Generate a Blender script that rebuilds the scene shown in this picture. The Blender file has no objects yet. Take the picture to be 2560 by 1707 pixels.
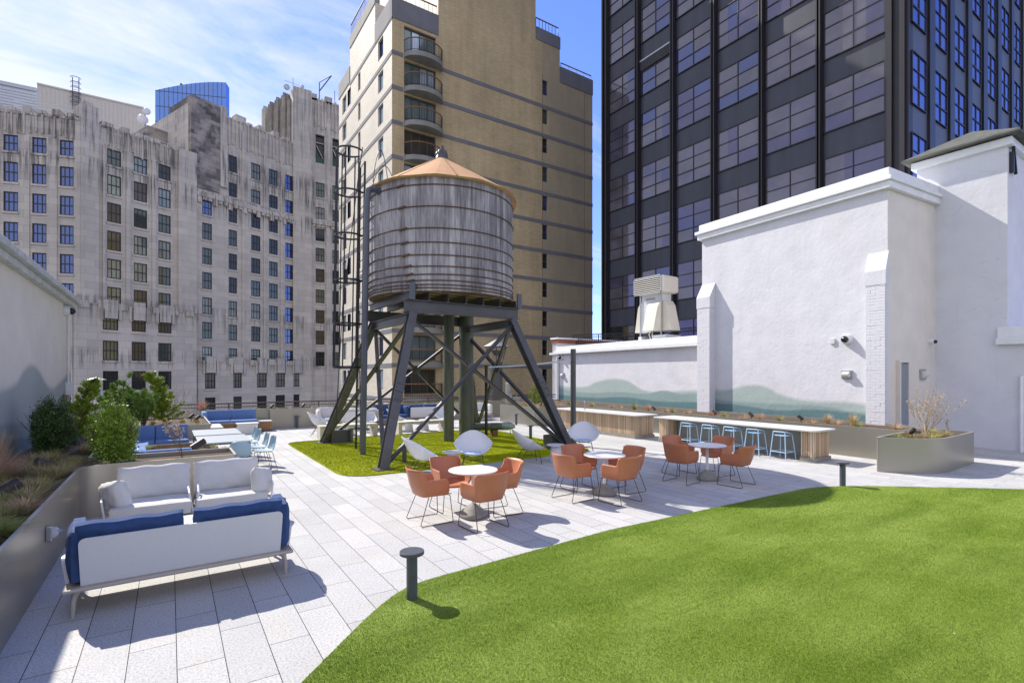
import bpy, math, random
import numpy as np
from mathutils import Vector, Matrix
random.seed(7); RNG = np.random.default_rng(11)
C = bpy.context.scene.collection
SC = bpy.context.scene
rad = math.radians
# ------------------------------------------------------------------ camera, sky, sun, exposure
F = 1282.0; HX = 1280.0; HY = 936.0; CH = 2.15
YAW = math.atan(856 / 1282.0)
FW = np.array([math.sin(YAW), math.cos(YAW)]); RT = np.array([math.cos(YAW), -math.sin(YAW)])
cam_d = bpy.data.cameras.new('camera'); cam = bpy.data.objects.new('camera', cam_d); C.objects.link(cam)
cam_d.sensor_width = 36; cam_d.lens = F / 2560 * 36; cam_d.shift_y = (HY - 853.5) / 2560
cam_d.clip_start = 0.05; cam_d.clip_end = 3000
cam.location = (0, 0, CH); cam.rotation_euler = (rad(90), 0, -YAW)
SC.camera = cam
SUN_EL = rad(43.1); SUN_AZ = rad(17.3)          # toward +Y, turned to -X
sd = Vector((-math.sin(SUN_AZ) * math.cos(SUN_EL), math.cos(SUN_AZ) * math.cos(SUN_EL), math.sin(SUN_EL)))
W = bpy.data.worlds.new('World'); SC.world = W; W.use_nodes = True
wn = W.node_tree.nodes; wl = W.node_tree.links
bg = wn['Background']; bg.inputs['Strength'].default_value = 0.15
sky = wn.new('ShaderNodeTexSky'); sky.sky_type = 'NISHITA'; sky.sun_disc = False
sky.sun_elevation = SUN_EL; sky.sun_rotation = -SUN_AZ; sky.air_density = 1.0; sky.dust_density = 0.0; sky.ozone_density = 3.5
tc = wn.new('ShaderNodeTexCoord')
# thin cirrus: noise over the sky direction projected on a high layer
sep = wn.new('ShaderNodeSeparateXYZ'); wl.new(tc.outputs['Generated'], sep.inputs[0])
def wmath(op, a, b=None):
    n = wn.new('ShaderNodeMath'); n.operation = op
    for i, v in enumerate((a, b)):
        if v is None: continue
        if isinstance(v, (int, float)): n.inputs[i].default_value = v
        else: wl.new(v, n.inputs[i])
    return n.outputs[0]
zz = wmath('ADD', wmath('MAXIMUM', sep.outputs[2], 0.0), 0.12)
cx_ = wmath('DIVIDE', sep.outputs[0], zz); cy_ = wmath('DIVIDE', sep.outputs[1], zz)
comb = wn.new('ShaderNodeCombineXYZ'); wl.new(cx_, comb.inputs[0]); wl.new(cy_, comb.inputs[1])
mp = wn.new('ShaderNodeMapping'); mp.inputs['Rotation'].default_value = (0, 0, rad(-38)); mp.inputs['Scale'].default_value = (0.45, 1.25, 1)
wl.new(comb.outputs[0], mp.inputs[0])
n1 = wn.new('ShaderNodeTexNoise'); n1.inputs['Scale'].default_value = 1.5; n1.inputs['Detail'].default_value = 9; n1.inputs['Roughness'].default_value = 0.62; n1.inputs['Distortion'].default_value = 0.7
wl.new(mp.outputs[0], n1.inputs['Vector'])
n2 = wn.new('ShaderNodeTexNoise'); n2.inputs['Scale'].default_value = 0.8; n2.inputs['Detail'].default_value = 3
wl.new(comb.outputs[0], n2.inputs['Vector'])
cl = wmath('ADD', wmath('MULTIPLY', n1.outputs['Fac'], 0.75), wmath('MULTIPLY', n2.outputs['Fac'], 0.45))
# the cloud bank lies to the north-west (-X), the sky to the east is clear
side = wmath('MULTIPLY', wmath('SUBTRACT', wmath('MULTIPLY', sep.outputs[1], 0.5), wmath('MULTIPLY', sep.outputs[0], 0.62)), 0.26)
cl = wmath('ADD', cl, side)
rmp = wn.new('ShaderNodeMapRange'); rmp.inputs['From Min'].default_value = 0.60; rmp.inputs['From Max'].default_value = 0.80
rmp.inputs['To Max'].default_value = 0.9; wl.new(cl, rmp.inputs[0])
tint = wn.new('ShaderNodeMixRGB'); tint.blend_type = 'MULTIPLY'; tint.inputs[0].default_value = 1; tint.inputs[2].default_value = (.64, .67, 1.04, 1); wl.new(sky.outputs[0], tint.inputs[1])
mixc = wn.new('ShaderNodeMixRGB'); wl.new(rmp.outputs[0], mixc.inputs[0]); wl.new(tint.outputs[0], mixc.inputs[1]); mixc.inputs[2].default_value = (3.7, 3.85, 4.2, 1)
# added fill light: unseen bright broken cloud over the southern sky, behind the camera
back = wmath('SUBTRACT', 0.0, wmath('ADD', wmath('MULTIPLY', sep.outputs[1], 0.83), wmath('MULTIPLY', sep.outputs[0], 0.40)))
n3_ = wn.new('ShaderNodeTexNoise'); n3_.inputs['Scale'].default_value = 1.9; n3_.inputs['Detail'].default_value = 7; wl.new(tc.outputs['Generated'], n3_.inputs['Vector'])
r2_ = wn.new('ShaderNodeMapRange'); wl.new(wmath('ADD', back, wmath('MULTIPLY', n3_.outputs['Fac'], 0.7)), r2_.inputs[0]); r2_.inputs['From Min'].default_value = 0.52; r2_.inputs['From Max'].default_value = 0.80; r2_.inputs['To Max'].default_value = 0.92
mix2 = wn.new('ShaderNodeMixRGB'); wl.new(r2_.outputs[0], mix2.inputs[0]); wl.new(mixc.outputs[0], mix2.inputs[1]); mix2.inputs[2].default_value = (3.7, 3.8, 4.7, 1)
wl.new(mix2.outputs[0], bg.inputs['Color'])
sl = bpy.data.lights.new('sun', 'SUN'); so = bpy.data.objects.new('sun', sl); C.objects.link(so)
sl.energy = 3.9; sl.angle = rad(0.5); sl.color = (1, 0.94, 0.84)
so.rotation_euler = (-sd).to_track_quat('-Z', 'Y').to_euler()
SC.view_settings.view_transform = 'Standard'; SC.view_settings.look = 'None'; SC.view_settings.gamma = 1
SC.view_settings.exposure = 0.85
try:
    SC.cycles.max_bounces = 6; SC.cycles.diffuse_bounces = 3; SC.cycles.use_denoising = True
except Exception: pass

# ------------------------------------------------------------------ helpers
def AT(px, py, z=0.0):
    """world point at height z seen at photo pixel (used to survey the photo)"""
    d = F * (CH - z) / (py - HY); u = d * (px - HX) / F
    p = FW * d + RT * u; return (float(p[0]), float(p[1]))
def onX(x, px):
    v = FW + RT * ((px - HX) / F); return float(v[1] * x / v[0])
def onY(y, px):
    v = FW + RT * ((px - HX) / F); return float(v[0] * y / v[1])
def ZZ(x, y, py):
    return CH - (py - HY) * (x * FW[0] + y * FW[1]) / F

class MB:
    def __init__(s): s.v = []; s.f = []; s.m = []; s.cur = 0
    def add(s, vs, fs):
        b = len(s.v); s.v.extend([tuple(map(float, v)) for v in vs]); s.f.extend([tuple(i + b for i in f) for f in fs]); s.m.extend([s.cur] * len(fs)); return s
    def box(s, x0, y0, z0, x1, y1, z1):
        vs = [(x, y, z) for z in (z0, z1) for x, y in ((x0, y0), (x1, y0), (x1, y1), (x0, y1))]
        return s.add(vs, [(0, 3, 2, 1), (4, 5, 6, 7), (0, 1, 5, 4), (1, 2, 6, 5), (2, 3, 7, 6), (3, 0, 4, 7)])
    def obox(s, o, ux, uy, uz):
        o, ux, uy, uz = map(Vector, (o, ux, uy, uz))
        vs = [o, o + ux, o + ux + uy, o + uy, o + uz, o + ux + uz, o + ux + uy + uz, o + uy + uz]
        fs = [(0, 3, 2, 1), (4, 5, 6, 7), (0, 1, 5, 4), (1, 2, 6, 5), (2, 3, 7, 6), (3, 0, 4, 7)]
        if ux.cross(uy).dot(uz) < 0: fs = [f[::-1] for f in fs]
        return s.add(vs, fs)
    def bar(s, p0, p1, w, h, up=(0, 0, 1)):
        p0, p1 = Vector(p0), Vector(p1); d = (p1 - p0); up = Vector(up)
        a = d.cross(up); 
        if a.length < 1e-6: a = d.cross(Vector((1, 0, 0)))
        a.normalize(); b = a.cross(d).normalized()
        return s.obox(p0 - a * w / 2 - b * h / 2, a * w, d, b * h)
    def tube(s, pts, r, n=8, cap=True, closed=False):
        pts = [Vector(p) for p in pts]; rs = r if isinstance(r, (list, tuple)) else [r] * len(pts)
        vs = []; fs = []; prev = None; N = len(pts)
        for i, p in enumerate(pts):
            if closed: d = pts[(i + 1) % N] - pts[i - 1]
            elif i == 0: d = pts[1] - p
            elif i == N - 1: d = p - pts[i - 1]
            else: d = (pts[i + 1] - p).normalized() + (p - pts[i - 1]).normalized()
            if d.length < 1e-9: d = Vector((0, 0, 1))
            d.normalize()
            if prev is None:
                a = d.cross(Vector((0, 0, 1)))
                if a.length < 1e-3: a = d.cross(Vector((1, 0, 0)))
                a.normalize()
            else:
                a = prev - d * prev.dot(d)
                if a.length < 1e-6: a = d.orthogonal()
                a.normalize()
            prev = a; b = d.cross(a)
            for k in range(n):
                t = 2 * math.pi * k / n; vs.append(p + (a * math.cos(t) + b * math.sin(t)) * rs[i])
        for i in range(N if closed else N - 1):
            j = (i + 1) % N
            for k in range(n):
                l = (k + 1) % n; fs.append((i * n + k, i * n + l, j * n + l, j * n + k))
        if cap and not closed: fs += [tuple(range(n - 1, -1, -1)), tuple((N - 1) * n + k for k in range(n))]
        return s.add(vs, fs)
    def lathe(s, prof, c=(0, 0), n=32, sx=1, sy=1, rot=0, tri=0, cap=True):
        vs = []; fs = []
        for r, z in prof:
            for k in range(n):
                t = 2 * math.pi * k / n; q = r * (1 + tri * math.cos(3 * t)); x = q * math.cos(t) * sx; y = q * math.sin(t) * sy
                vs.append((c[0] + x * math.cos(rot) - y * math.sin(rot), c[1] + x * math.sin(rot) + y * math.cos(rot), z))
        for i in range(len(prof) - 1):
            for k in range(n):
                l = (k + 1) % n; fs.append((i * n + k, i * n + l, (i + 1) * n + l, (i + 1) * n + k))
        if cap: fs += [tuple(range(n - 1, -1, -1)), tuple((len(prof) - 1) * n + k for k in range(n))]
        return s.add(vs, fs)
    def prism(s, poly, z0, z1):
        n = len(poly); a = sum(poly[i][0] * poly[(i + 1) % n][1] - poly[(i + 1) % n][0] * poly[i][1] for i in range(n))
        if a < 0: poly = poly[::-1]
        vs = [(x, y, z0) for x, y in poly] + [(x, y, z1) for x, y in poly]
        return s.add(vs, [tuple(range(n - 1, -1, -1)), tuple(range(n, 2 * n))] + [(i, (i + 1) % n, n + (i + 1) % n, n + i) for i in range(n)])
    def ball(s, c, r, sc=(1, 1, 1), n=10, m=7):
        vs = [(c[0], c[1], c[2] - r * sc[2])]; fs = []
        for i in range(1, m):
            p = -math.pi / 2 + math.pi * i / m
            for k in range(n):
                t = 2 * math.pi * k / n; vs.append((c[0] + r * sc[0] * math.cos(p) * math.cos(t), c[1] + r * sc[1] * math.cos(p) * math.sin(t), c[2] + r * sc[2] * math.sin(p)))
        vs.append((c[0], c[1], c[2] + r * sc[2])); top = len(vs) - 1
        for k in range(n):
            l = (k + 1) % n; fs.append((0, 1 + l, 1 + k)); fs.append((top, top - n + k, top - n + l))
            for i in range(m - 2): a = 1 + i * n; fs.append((a + k, a + l, a + n + l, a + n + k))
        return s.add(vs, fs)
    def grid(s, P):      # P[i][j] points
        a, b = len(P), len(P[0]); vs = [p for r in P for p in r]
        return s.add(vs, [(i * b + j, i * b + j + 1, (i + 1) * b + j + 1, (i + 1) * b + j) for i in range(a - 1) for j in range(b - 1)])
    def build(s, name, mats, parent=None, smooth=False, bevel=0, solid=0, sub=0, seg=2, angle=40):
        me = bpy.data.meshes.new(name)
        off = Vector((0, 0, 0)); p = parent
        while p is not None: off += p.location; p = p.parent
        vs = [(v[0] - off.x, v[1] - off.y, v[2] - off.z) for v in s.v]
        me.from_pydata(vs, [], s.f)
        if not isinstance(mats, (list, tuple)): mats = [mats]
        for m in mats: me.materials.append(M[m])
        if len(mats) > 1: me.polygons.foreach_set('material_index', s.m)
        if smooth: me.polygons.foreach_set('use_smooth', [True] * len(s.f))
        me.validate(clean_customdata=False); me.update()
        if smooth and angle: me.set_sharp_from_angle(angle=rad(angle))
        o = bpy.data.objects.new(name, me); C.objects.link(o)
        if parent is not None: o.parent = parent
        if solid: md = o.modifiers.new('s', 'SOLIDIFY'); md.thickness = solid; md.offset = 0
        if sub: md = o.modifiers.new('u', 'SUBSURF'); md.levels = sub; md.render_levels = sub
        if bevel: md = o.modifiers.new('b', 'BEVEL'); md.width = bevel; md.segments = seg; md.limit_method = 'ANGLE'; md.harden_normals = False
        return o
LABELS = {}
def tag(o, label=None, cat=None, group=None, kind=None):
    if label: o['label'] = label; LABELS.setdefault(label, []).append(o.name)
    if cat: o['category'] = cat
    if group: o['group'] = group
    if kind: o['kind'] = kind
    return o
def thing(name, label, cat, loc=(0, 0, 0), rz=0, group=None):
    o = bpy.data.objects.new(name, None); C.objects.link(o); o.location = loc; o.rotation_euler = (0, 0, rz); o.empty_display_size = .2
    return tag(o, label, cat, group)
def dup(root, loc, rz, label, group=None, scale=None):
    def rec(o, par):
        c = o.copy(); C.objects.link(c)
        if par is not None: c.parent = par
        for ch in [x for x in CH_OF.get(o.name, [])]: rec(ch, c)
        return c
    c = rec(root, None); c.location = loc; c.rotation_euler = (0, 0, rz)
    if scale: c.scale = scale
    tag(c, label, None, group); return c
CH_OF = {}
def reg(root):
    def rec(o):
        CH_OF[o.name] = list(o.children)
        for c in o.children: rec(c)
    rec(root); return root
def NUM(k, n=0): return ORD[k]
ORD = ['first', 'second', 'third', 'fourth', 'fifth', 'sixth', 'seventh', 'eighth', 'ninth', 'tenth', 'eleventh', 'twelfth', 'thirteenth', 'fourteenth', 'fifteenth', 'sixteenth', 'seventeenth', 'eighteenth', 'nineteenth', 'twentieth', 'twenty-first', 'twenty-second', 'twenty-third', 'twenty-fourth', 'twenty-fifth', 'twenty-sixth']
ORD_OLD = ['first', 'second', 'third', 'fourth', 'fifth', 'sixth', 'seventh', 'eighth', 'ninth', 'tenth', 'eleventh', 'twelfth', 'thirteenth', 'fourteenth', 'fifteenth', 'sixteenth', 'seventeenth', 'eighteenth', 'nineteenth', 'twentieth']

# ------------------------------------------------------------------ materials
M = {}
def mat(name, col, rough=.6, metal=0, var=.12, scale=6, bump=0, bscale=60, stretch=None, spec=None, sheen=0, col2=None, detail=5, obj=True):
    m = bpy.data.materials.new(name); m.use_nodes = True; nt = m.node_tree; N = nt.nodes; L = nt.links; b = N['Principled BSDF']
    b.inputs['Roughness'].default_value = rough; b.inputs['Metallic'].default_value = metal
    if spec is not None: b.inputs['Specular IOR Level'].default_value = spec
    t = N.new('ShaderNodeTexCoord'); mp = N.new('ShaderNodeMapping'); L.new(t.outputs['Object'], mp.inputs[0])
    if stretch: mp.inputs['Scale'].default_value = stretch
    n = N.new('ShaderNodeTexNoise'); n.inputs['Scale'].default_value = scale; n.inputs['Detail'].default_value = detail; n.inputs['Roughness'].default_value = .6; L.new(mp.outputs[0], n.inputs['Vector'])
    r = N.new('ShaderNodeValToRGB'); c2 = col2 or tuple(min(1, c * (1 + var)) for c in col); c1 = tuple(c * (1 - var) for c in col) if not col2 else col
    r.color_ramp.elements[0].position = .3; r.color_ramp.elements[1].position = .7
    r.color_ramp.elements[0].color = (*c1, 1); r.color_ramp.elements[1].color = (*c2, 1); L.new(n.outputs['Fac'], r.inputs[0]); L.new(r.outputs[0], b.inputs['Base Color'])
    if bump:
        n2 = N.new('ShaderNodeTexNoise'); n2.inputs['Scale'].default_value = bscale; n2.inputs['Detail'].default_value = 4; L.new(mp.outputs[0], n2.inputs['Vector'])
        bp = N.new('ShaderNodeBump'); bp.inputs['Strength'].default_value = bump; bp.inputs['Distance'].default_value = .02; L.new(n2.outputs['Fac'], bp.inputs['Height']); L.new(bp.outputs[0], b.inputs['Normal'])
    M[name] = m; return m
class NT:
    """small node-building helper"""
    def __init__(s, m): s.m = m; s.N = m.node_tree.nodes; s.L = m.node_tree.links; s.b = s.N['Principled BSDF']
    def co(s):
        t = s.N.new('ShaderNodeTexCoord'); return t.outputs['Object']
    def wco(s): return s.N.new('ShaderNodeNewGeometry').outputs['Position']
    def sep(s, v):
        n = s.N.new('ShaderNodeSeparateXYZ'); s.L.new(v, n.inputs[0]); return n.outputs
    def cmb(s, x=0, y=0, z=0):
        n = s.N.new('ShaderNodeCombineXYZ')
        for i, v in enumerate((x, y, z)): s.put(n.inputs[i], v)
        return n.outputs[0]
    def put(s, inp, v):
        if hasattr(v, 'is_output') or isinstance(v, bpy.types.NodeSocket): s.L.new(v, inp)
        elif isinstance(v, tuple) and len(v) == 3: inp.default_value = (*v, 1)
        else: inp.default_value = v
    def m_(s, op, a, b=0.0, c=None, clamp=False):
        n = s.N.new('ShaderNodeMath'); n.operation = op; n.use_clamp = clamp; s.put(n.inputs[0], a); s.put(n.inputs[1], b)
        if c is not None: s.put(n.inputs[2], c)
        return n.outputs[0]
    def noise(s, vec, scale, detail=4, rough=.55, dist=0):
        n = s.N.new('ShaderNodeTexNoise'); s.L.new(vec, n.inputs['Vector']); n.inputs['Scale'].default_value = scale; n.inputs['Detail'].default_value = detail; n.inputs['Roughness'].default_value = rough; n.inputs['Distortion'].default_value = dist
        return n.outputs['Fac']
    def vor(s, vec, scale, out='Distance'):
        n = s.N.new('ShaderNodeTexVoronoi'); s.L.new(vec, n.inputs['Vector']); n.inputs['Scale'].default_value = scale; return n.outputs[out]
    def mapv(s, vec, sc=(1, 1, 1), rot=(0, 0, 0), loc=(0, 0, 0)):
        n = s.N.new('ShaderNodeMapping'); s.L.new(vec, n.inputs[0]); n.inputs['Scale'].default_value = sc; n.inputs['Rotation'].default_value = rot; n.inputs['Location'].default_value = loc; return n.outputs[0]
    def rng(s, v, a, b, c=0.0, d=1.0):
        n = s.N.new('ShaderNodeMapRange'); s.L.new(v, n.inputs[0]); n.inputs['From Min'].default_value = a; n.inputs['From Max'].default_value = b; n.inputs['To Min'].default_value = c; n.inputs['To Max'].default_value = d; return n.outputs[0]
    def mix(s, f, a, b, mode='MIX'):
        n = s.N.new('ShaderNodeMixRGB'); n.blend_type = mode; s.put(n.inputs[0], f); s.put(n.inputs[1], a); s.put(n.inputs[2], b); return n.outputs[0]
    def curve(s, v, pts, lo, hi):
        n = s.N.new('ShaderNodeFloatCurve'); t = s.rng(v, lo, hi); s.L.new(t, n.inputs['Value']); c = n.mapping.curves[0]
        P = [((x - lo) / (hi - lo), y) for x, y in pts]
        c.points[0].location = P[0]; c.points[1].location = P[-1]
        for p in P[1:-1]: c.points.new(*p)
        n.mapping.update(); return n.outputs[0]
    def bump(s, h, st, dist=.02):
        n = s.N.new('ShaderNodeBump'); n.inputs['Strength'].default_value = st; n.inputs['Distance'].default_value = dist; s.L.new(h, n.inputs['Height']); s.L.new(n.outputs[0], s.b.inputs['Normal'])
    def col(s, v): s.put(s.b.inputs['Base Color'], v)
def nmat(name, rough=.7, metal=0, spec=.4):
    m = bpy.data.materials.new(name); m.use_nodes = True; M[name] = m; t = NT(m); t.b.inputs['Roughness'].default_value = rough; t.b.inputs['Metallic'].default_value = metal; t.b.inputs['Specular IOR Level'].default_value = spec; return t

# paving: staggered slabs 0.307 x 0.928, exposed-aggregate granite
t = nmat('paving', .75, 0, .3); o = t.co(); s = t.sep(o)
v = t.cmb(t.m_('SUBTRACT', s[1], 4.466 - .928 * 200), t.m_('SUBTRACT', s[0], .3517 - .3066 * 200), 0)
br = t.N.new('ShaderNodeTexBrick'); t.L.new(v, br.inputs['Vector']); br.offset = .5; br.offset_frequency = 2; br.squash = 1
br.inputs['Scale'].default_value = 1; br.inputs['Brick Width'].default_value = .928; br.inputs['Row Height'].default_value = .3066; br.inputs['Mortar Size'].default_value = .0032; br.inputs['Mortar Smooth'].default_value = .1
br.inputs['Color1'].default_value = (.45, .45, .445, 1); br.inputs['Color2'].default_value = (.54, .535, .52, 1); br.inputs['Mortar'].default_value = (.035, .035, .035, 1); br.inputs['Bias'].default_value = 0
sp = t.rng(t.noise(o, 55, 5, .85), .40, .52, .62, 1.06); sp2 = t.rng(t.noise(o, 420, 2), .36, .62, .86, 1.08); big = t.rng(t.noise(o, .8, 5, .6), .3, .7, .9, 1.06)
c = t.mix(1, br.outputs['Color'], t.cmb(sp, sp, sp), 'MULTIPLY'); c = t.mix(1, c, t.cmb(sp2, sp2, sp2), 'MULTIPLY'); c = t.mix(1, c, t.cmb(big, big, big), 'MULTIPLY')
stn = t.rng(t.noise(o, 1.1, 6, .7), .60, .74, 0, .22); c = t.mix(stn, c, t.mix(1, c, (.62, .58, .52), 'MULTIPLY')); warm = t.rng(t.noise(o, 3.1, 4), .5, .72, 0, .4); c = t.mix(warm, c, t.mix(1, c, (1.0, .93, .82), 'MULTIPLY')); t.col(c)
hh = t.m_('ADD', t.m_('MULTIPLY', t.noise(o, 170, 3), .25), t.m_('MULTIPLY', t.m_('SUBTRACT', 1, br.outputs['Fac']), 1.0)); t.bump(hh, .35, .006)

# stucco with relief; optional painted hills
def stucco(name, base, relief=1.0, mural=None, axis=1, rust=None):
    t = nmat(name, .85, 0, .2); o = t.wco(); s = t.sep(o)
    n = t.rng(t.noise(o, 1.3, 5, .6), .3, .7, .93, 1.04); c = t.mix(1, base, t.cmb(n, n, n), 'MULTIPLY')
    streak = t.rng(t.noise(t.mapv(o, (3, 3, .25)), 2.2, 5, .6), .58, .8, 0, .22); c = t.mix(streak, c, (.50, .46, .40))
    wm = t.rng(t.noise(o, .35, 3), .5, .7, 0, .35); c = t.mix(wm, c, t.mix(1, c, (1.0, .95, .9), 'MULTIPLY'))
    if mural:
        for i, (pts, colr, lo, hi) in enumerate(mural):
            cu = t.curve(s[axis], pts, lo, hi)
            ed = t.m_('ADD', t.m_('SUBTRACT', t.m_('MULTIPLY', cu, 4.0), s[2]), t.m_('MULTIPLY', t.m_('SUBTRACT', t.noise(o, 60, 4, .7), .5), .12))
            f = t.rng(ed, 0, (.13, .08, .07)[i], 0, .95); sp = t.rng(t.noise(o, 90, 3, .7), .35, .6, .82, 1.08)
            c = t.mix(f, c, t.mix(1, colr, t.cmb(sp, sp, sp), 'MULTIPLY'))
    pk = t.m_('MULTIPLY', t.rng(t.noise(o, 11, 5, .8), .665, .70, 0, 1), t.rng(t.noise(o, .6, 3), .45, .6, 0, .55 * relief)); c = t.mix(pk, c, (.33, .32, .31))
    vn = t.N.new('ShaderNodeTexVoronoi'); vn.feature = 'DISTANCE_TO_EDGE'; vn.inputs['Scale'].default_value = .45; t.L.new(t.mapv(o, (.6, .6, 1.3)), vn.inputs['Vector'])
    ck = t.m_('MULTIPLY', t.rng(t.m_('ADD', vn.outputs['Distance'], t.m_('MULTIPLY', t.m_('SUBTRACT', t.noise(o, 6, 5, .7), .5), .05)), .0, .004, 1, 0), t.rng(t.noise(o, .5, 2), .52, .58, 0, .28 * min(1, relief + .3))); c = t.mix(ck, c, (.36, .34, .33))
    t.col(c)
    h = t.m_('ADD', t.m_('MULTIPLY', t.noise(o, 1.6, 6, .55), 1.0), t.m_('MULTIPLY', t.noise(o, 9, 5, .6), .35))
    pit = t.rng(t.noise(o, 5.5, 5, .75), .28, .36, -1.0, 0); pit = t.m_('MULTIPLY', pit, .25)
    t.bump(t.m_('ADD', h, pit), .6 * relief, .032 * relief)
H1 = (.36, .44, .42); H2 = (.25, .34, .335); H3 = (.115, .205, .22)
WHITE = (.65, .65, .69)
# curve values are ridge heights / 4 m
mR = [([(4, .33), (6.2, .33), (7.4, .345), (8.3, .34), (9.2, .375), (10.3, .46), (11.5, .41), (12.6, .40), (14.0, .38), (15.5, .365), (17.5, .50), (19.0, .47), (20.3, .39), (22.6, .40)], H1, 4, 22.6),
      ([(4, .29), (6.2, .30), (6.9, .27), (7.9, .30), (9.2, .30), (10.5, .30), (11.8, .31), (12.8, .36), (13.8, .345), (14.6, .375), (15.8, .33), (17.5, .34), (20, .31), (22.6, .36)], H2, 4, 22.6),
      ([(4, .26), (6.5, .25), (8, .27), (9.5, .245), (11, .27), (13, .27), (15, .255), (17, .28), (19.5, .25), (22.6, .27)], H3, 4, 22.6)]
mL = [([(4, .44), (9, .46), (11.3, .485), (12.3, .51), (13.0, .575), (13.6, .60), (14.3, .57), (15.0, .505), (15.7, .475), (16.6, .50), (18, .56), (19, .58)], (.40, .43, .41), 4, 19),
      ([(4, .33), (9, .35), (11.3, .345), (12.5, .33), (13.6, .315), (14.8, .35), (16, .37), (17.4, .44), (19, .5)], (.30, .35, .34), 4, 19),
      ([(4, .27), (9, .28), (11.3, .285), (13, .25), (14.5, .24), (16, .28), (19, .3)], (.20, .27, .27), 4, 19)]
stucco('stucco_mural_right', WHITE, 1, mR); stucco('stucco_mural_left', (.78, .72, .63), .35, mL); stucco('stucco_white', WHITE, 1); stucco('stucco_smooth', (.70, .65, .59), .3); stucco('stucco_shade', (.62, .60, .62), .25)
# painted brick
t = nmat('painted_brick', .8, 0, .3); o = t.wco(); s = t.sep(o); t.col(WHITE)
br = t.N.new('ShaderNodeTexBrick'); v = t.cmb(t.m_('ADD', s[1], s[0]), s[2], 0); t.L.new(v, br.inputs['Vector']); br.inputs['Scale'].default_value = 1; br.inputs['Brick Width'].default_value = .26; br.inputs['Row Height'].default_value = .085; br.inputs['Mortar Size'].default_value = .012
t.bump(t.noise(o, 25, 4), .5, .01)
# tan face brick
t = nmat('tan_brick', .85, 0, .25); o = t.wco(); s = t.sep(o)
br = t.N.new('ShaderNodeTexBrick'); v = t.cmb(t.m_('ADD', s[1], s[0]), s[2], 0); t.L.new(v, br.inputs['Vector']); br.inputs['Scale'].default_value = 1; br.inputs['Brick Width'].default_value = .4; br.inputs['Row Height'].default_value = .13; br.inputs['Mortar Size'].default_value = .012
br.inputs['Color1'].default_value = (.60, .46, .25, 1); br.inputs['Color2'].default_value = (.68, .53, .30, 1); br.inputs['Mortar'].default_value = (.42, .35, .23, 1)
n = t.rng(t.noise(o, .18, 5, .65), .3, .7, .80, 1.08); c = t.mix(1, br.outputs['Color'], t.cmb(n, n, n), 'MULTIPLY'); n = t.rng(t.noise(t.mapv(o, (1.2, 1.2, .12)), .9, 6, .7), .35, .65, .86, 1.05); c = t.mix(1, c, t.cmb(n, n, n), 'MULTIPLY')
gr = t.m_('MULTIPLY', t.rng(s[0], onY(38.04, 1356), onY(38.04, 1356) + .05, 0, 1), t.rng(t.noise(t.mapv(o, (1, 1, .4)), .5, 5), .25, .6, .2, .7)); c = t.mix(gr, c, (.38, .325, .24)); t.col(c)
t.bump(t.m_('SUBTRACT', 1, br.outputs['Fac']), .5, .02)
# white/cream glazed brick on the west side of the same building
t = nmat('cream_brick', .7, 0, .3); o = t.wco(); s = t.sep(o)
br = t.N.new('ShaderNodeTexBrick'); v = t.cmb(t.m_('ADD', s[1], s[0]), s[2], 0); t.L.new(v, br.inputs['Vector']); br.inputs['Scale'].default_value = 1; br.inputs['Brick Width'].default_value = .5; br.inputs['Row Height'].default_value = .2; br.inputs['Mortar Size'].default_value = .014
br.inputs['Color1'].default_value = (.66, .60, .49, 1); br.inputs['Color2'].default_value = (.72, .66, .54, 1); br.inputs['Mortar'].default_value = (.55, .50, .41, 1)
n = t.rng(t.noise(o, .3, 5, .6), .3, .7, .9, 1.06); t.col(t.mix(1, br.outputs['Color'], t.cmb(n, n, n), 'MULTIPLY')); t.bump(t.m_('ADD', t.m_('SUBTRACT', 1, br.outputs['Fac']), t.noise(o, 1.2, 4)), .6, .03)
# limestone with soot streaks
t = nmat('limestone', .9, 0, .2); o = t.wco(); s = t.sep(o)
n = t.rng(t.noise(o, .12, 6, .65), .3, .7, .82, 1.1); c = t.mix(1, (.57, .53, .465), t.cmb(n, n, n), 'MULTIPLY')
br = t.N.new('ShaderNodeTexBrick'); v = t.cmb(t.m_('ADD', s[0], t.m_('MULTIPLY', s[1], .35)), s[2], 0); t.L.new(v, br.inputs['Vector']); br.inputs['Scale'].default_value = 1; br.inputs['Brick Width'].default_value = 2.2; br.inputs['Row Height'].default_value = .95; br.inputs['Mortar Size'].default_value = .02; br.inputs['Color1'].default_value = (.88, .88, .88, 1); br.inputs['Color2'].default_value = (1.06, 1.05, 1.03, 1); br.inputs['Mortar'].default_value = (.7, .7, .7, 1)
c = t.mix(1, c, br.outputs['Color'], 'MULTIPLY')
st = t.noise(t.mapv(o, (2.4, 2.4, .10)), 1.0, 6, .75)
def band(a, b, c_, d_, k): return t.m_('MULTIPLY', t.m_('MULTIPLY', t.rng(s[2], a, b, 0, 1), t.rng(s[2], c_, d_, 1, 0)), k)
zm = t.m_('MAXIMUM', t.m_('MAXIMUM', band(30.6, 33.0, 36.5, 38.5, 1.0), t.rng(s[2], 38.5, 42.0, 0, .5)), t.m_('MAXIMUM', band(25.5, 28.6, 30.0, 30.8, .9), t.m_('MAXIMUM', band(8.2, 10.4, 12.2, 12.8, .7), band(2.6, 3.8, 5.2, 5.8, .7))))
mk = t.m_('MULTIPLY', t.rng(t.m_('ADD', st, t.m_('MULTIPLY', t.noise(o, .25, 3), .15)), .565, .66, 0, .75), t.m_('ADD', zm, .02)); c = t.mix(mk, c, (.085, .08, .075)); t.col(c)
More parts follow.
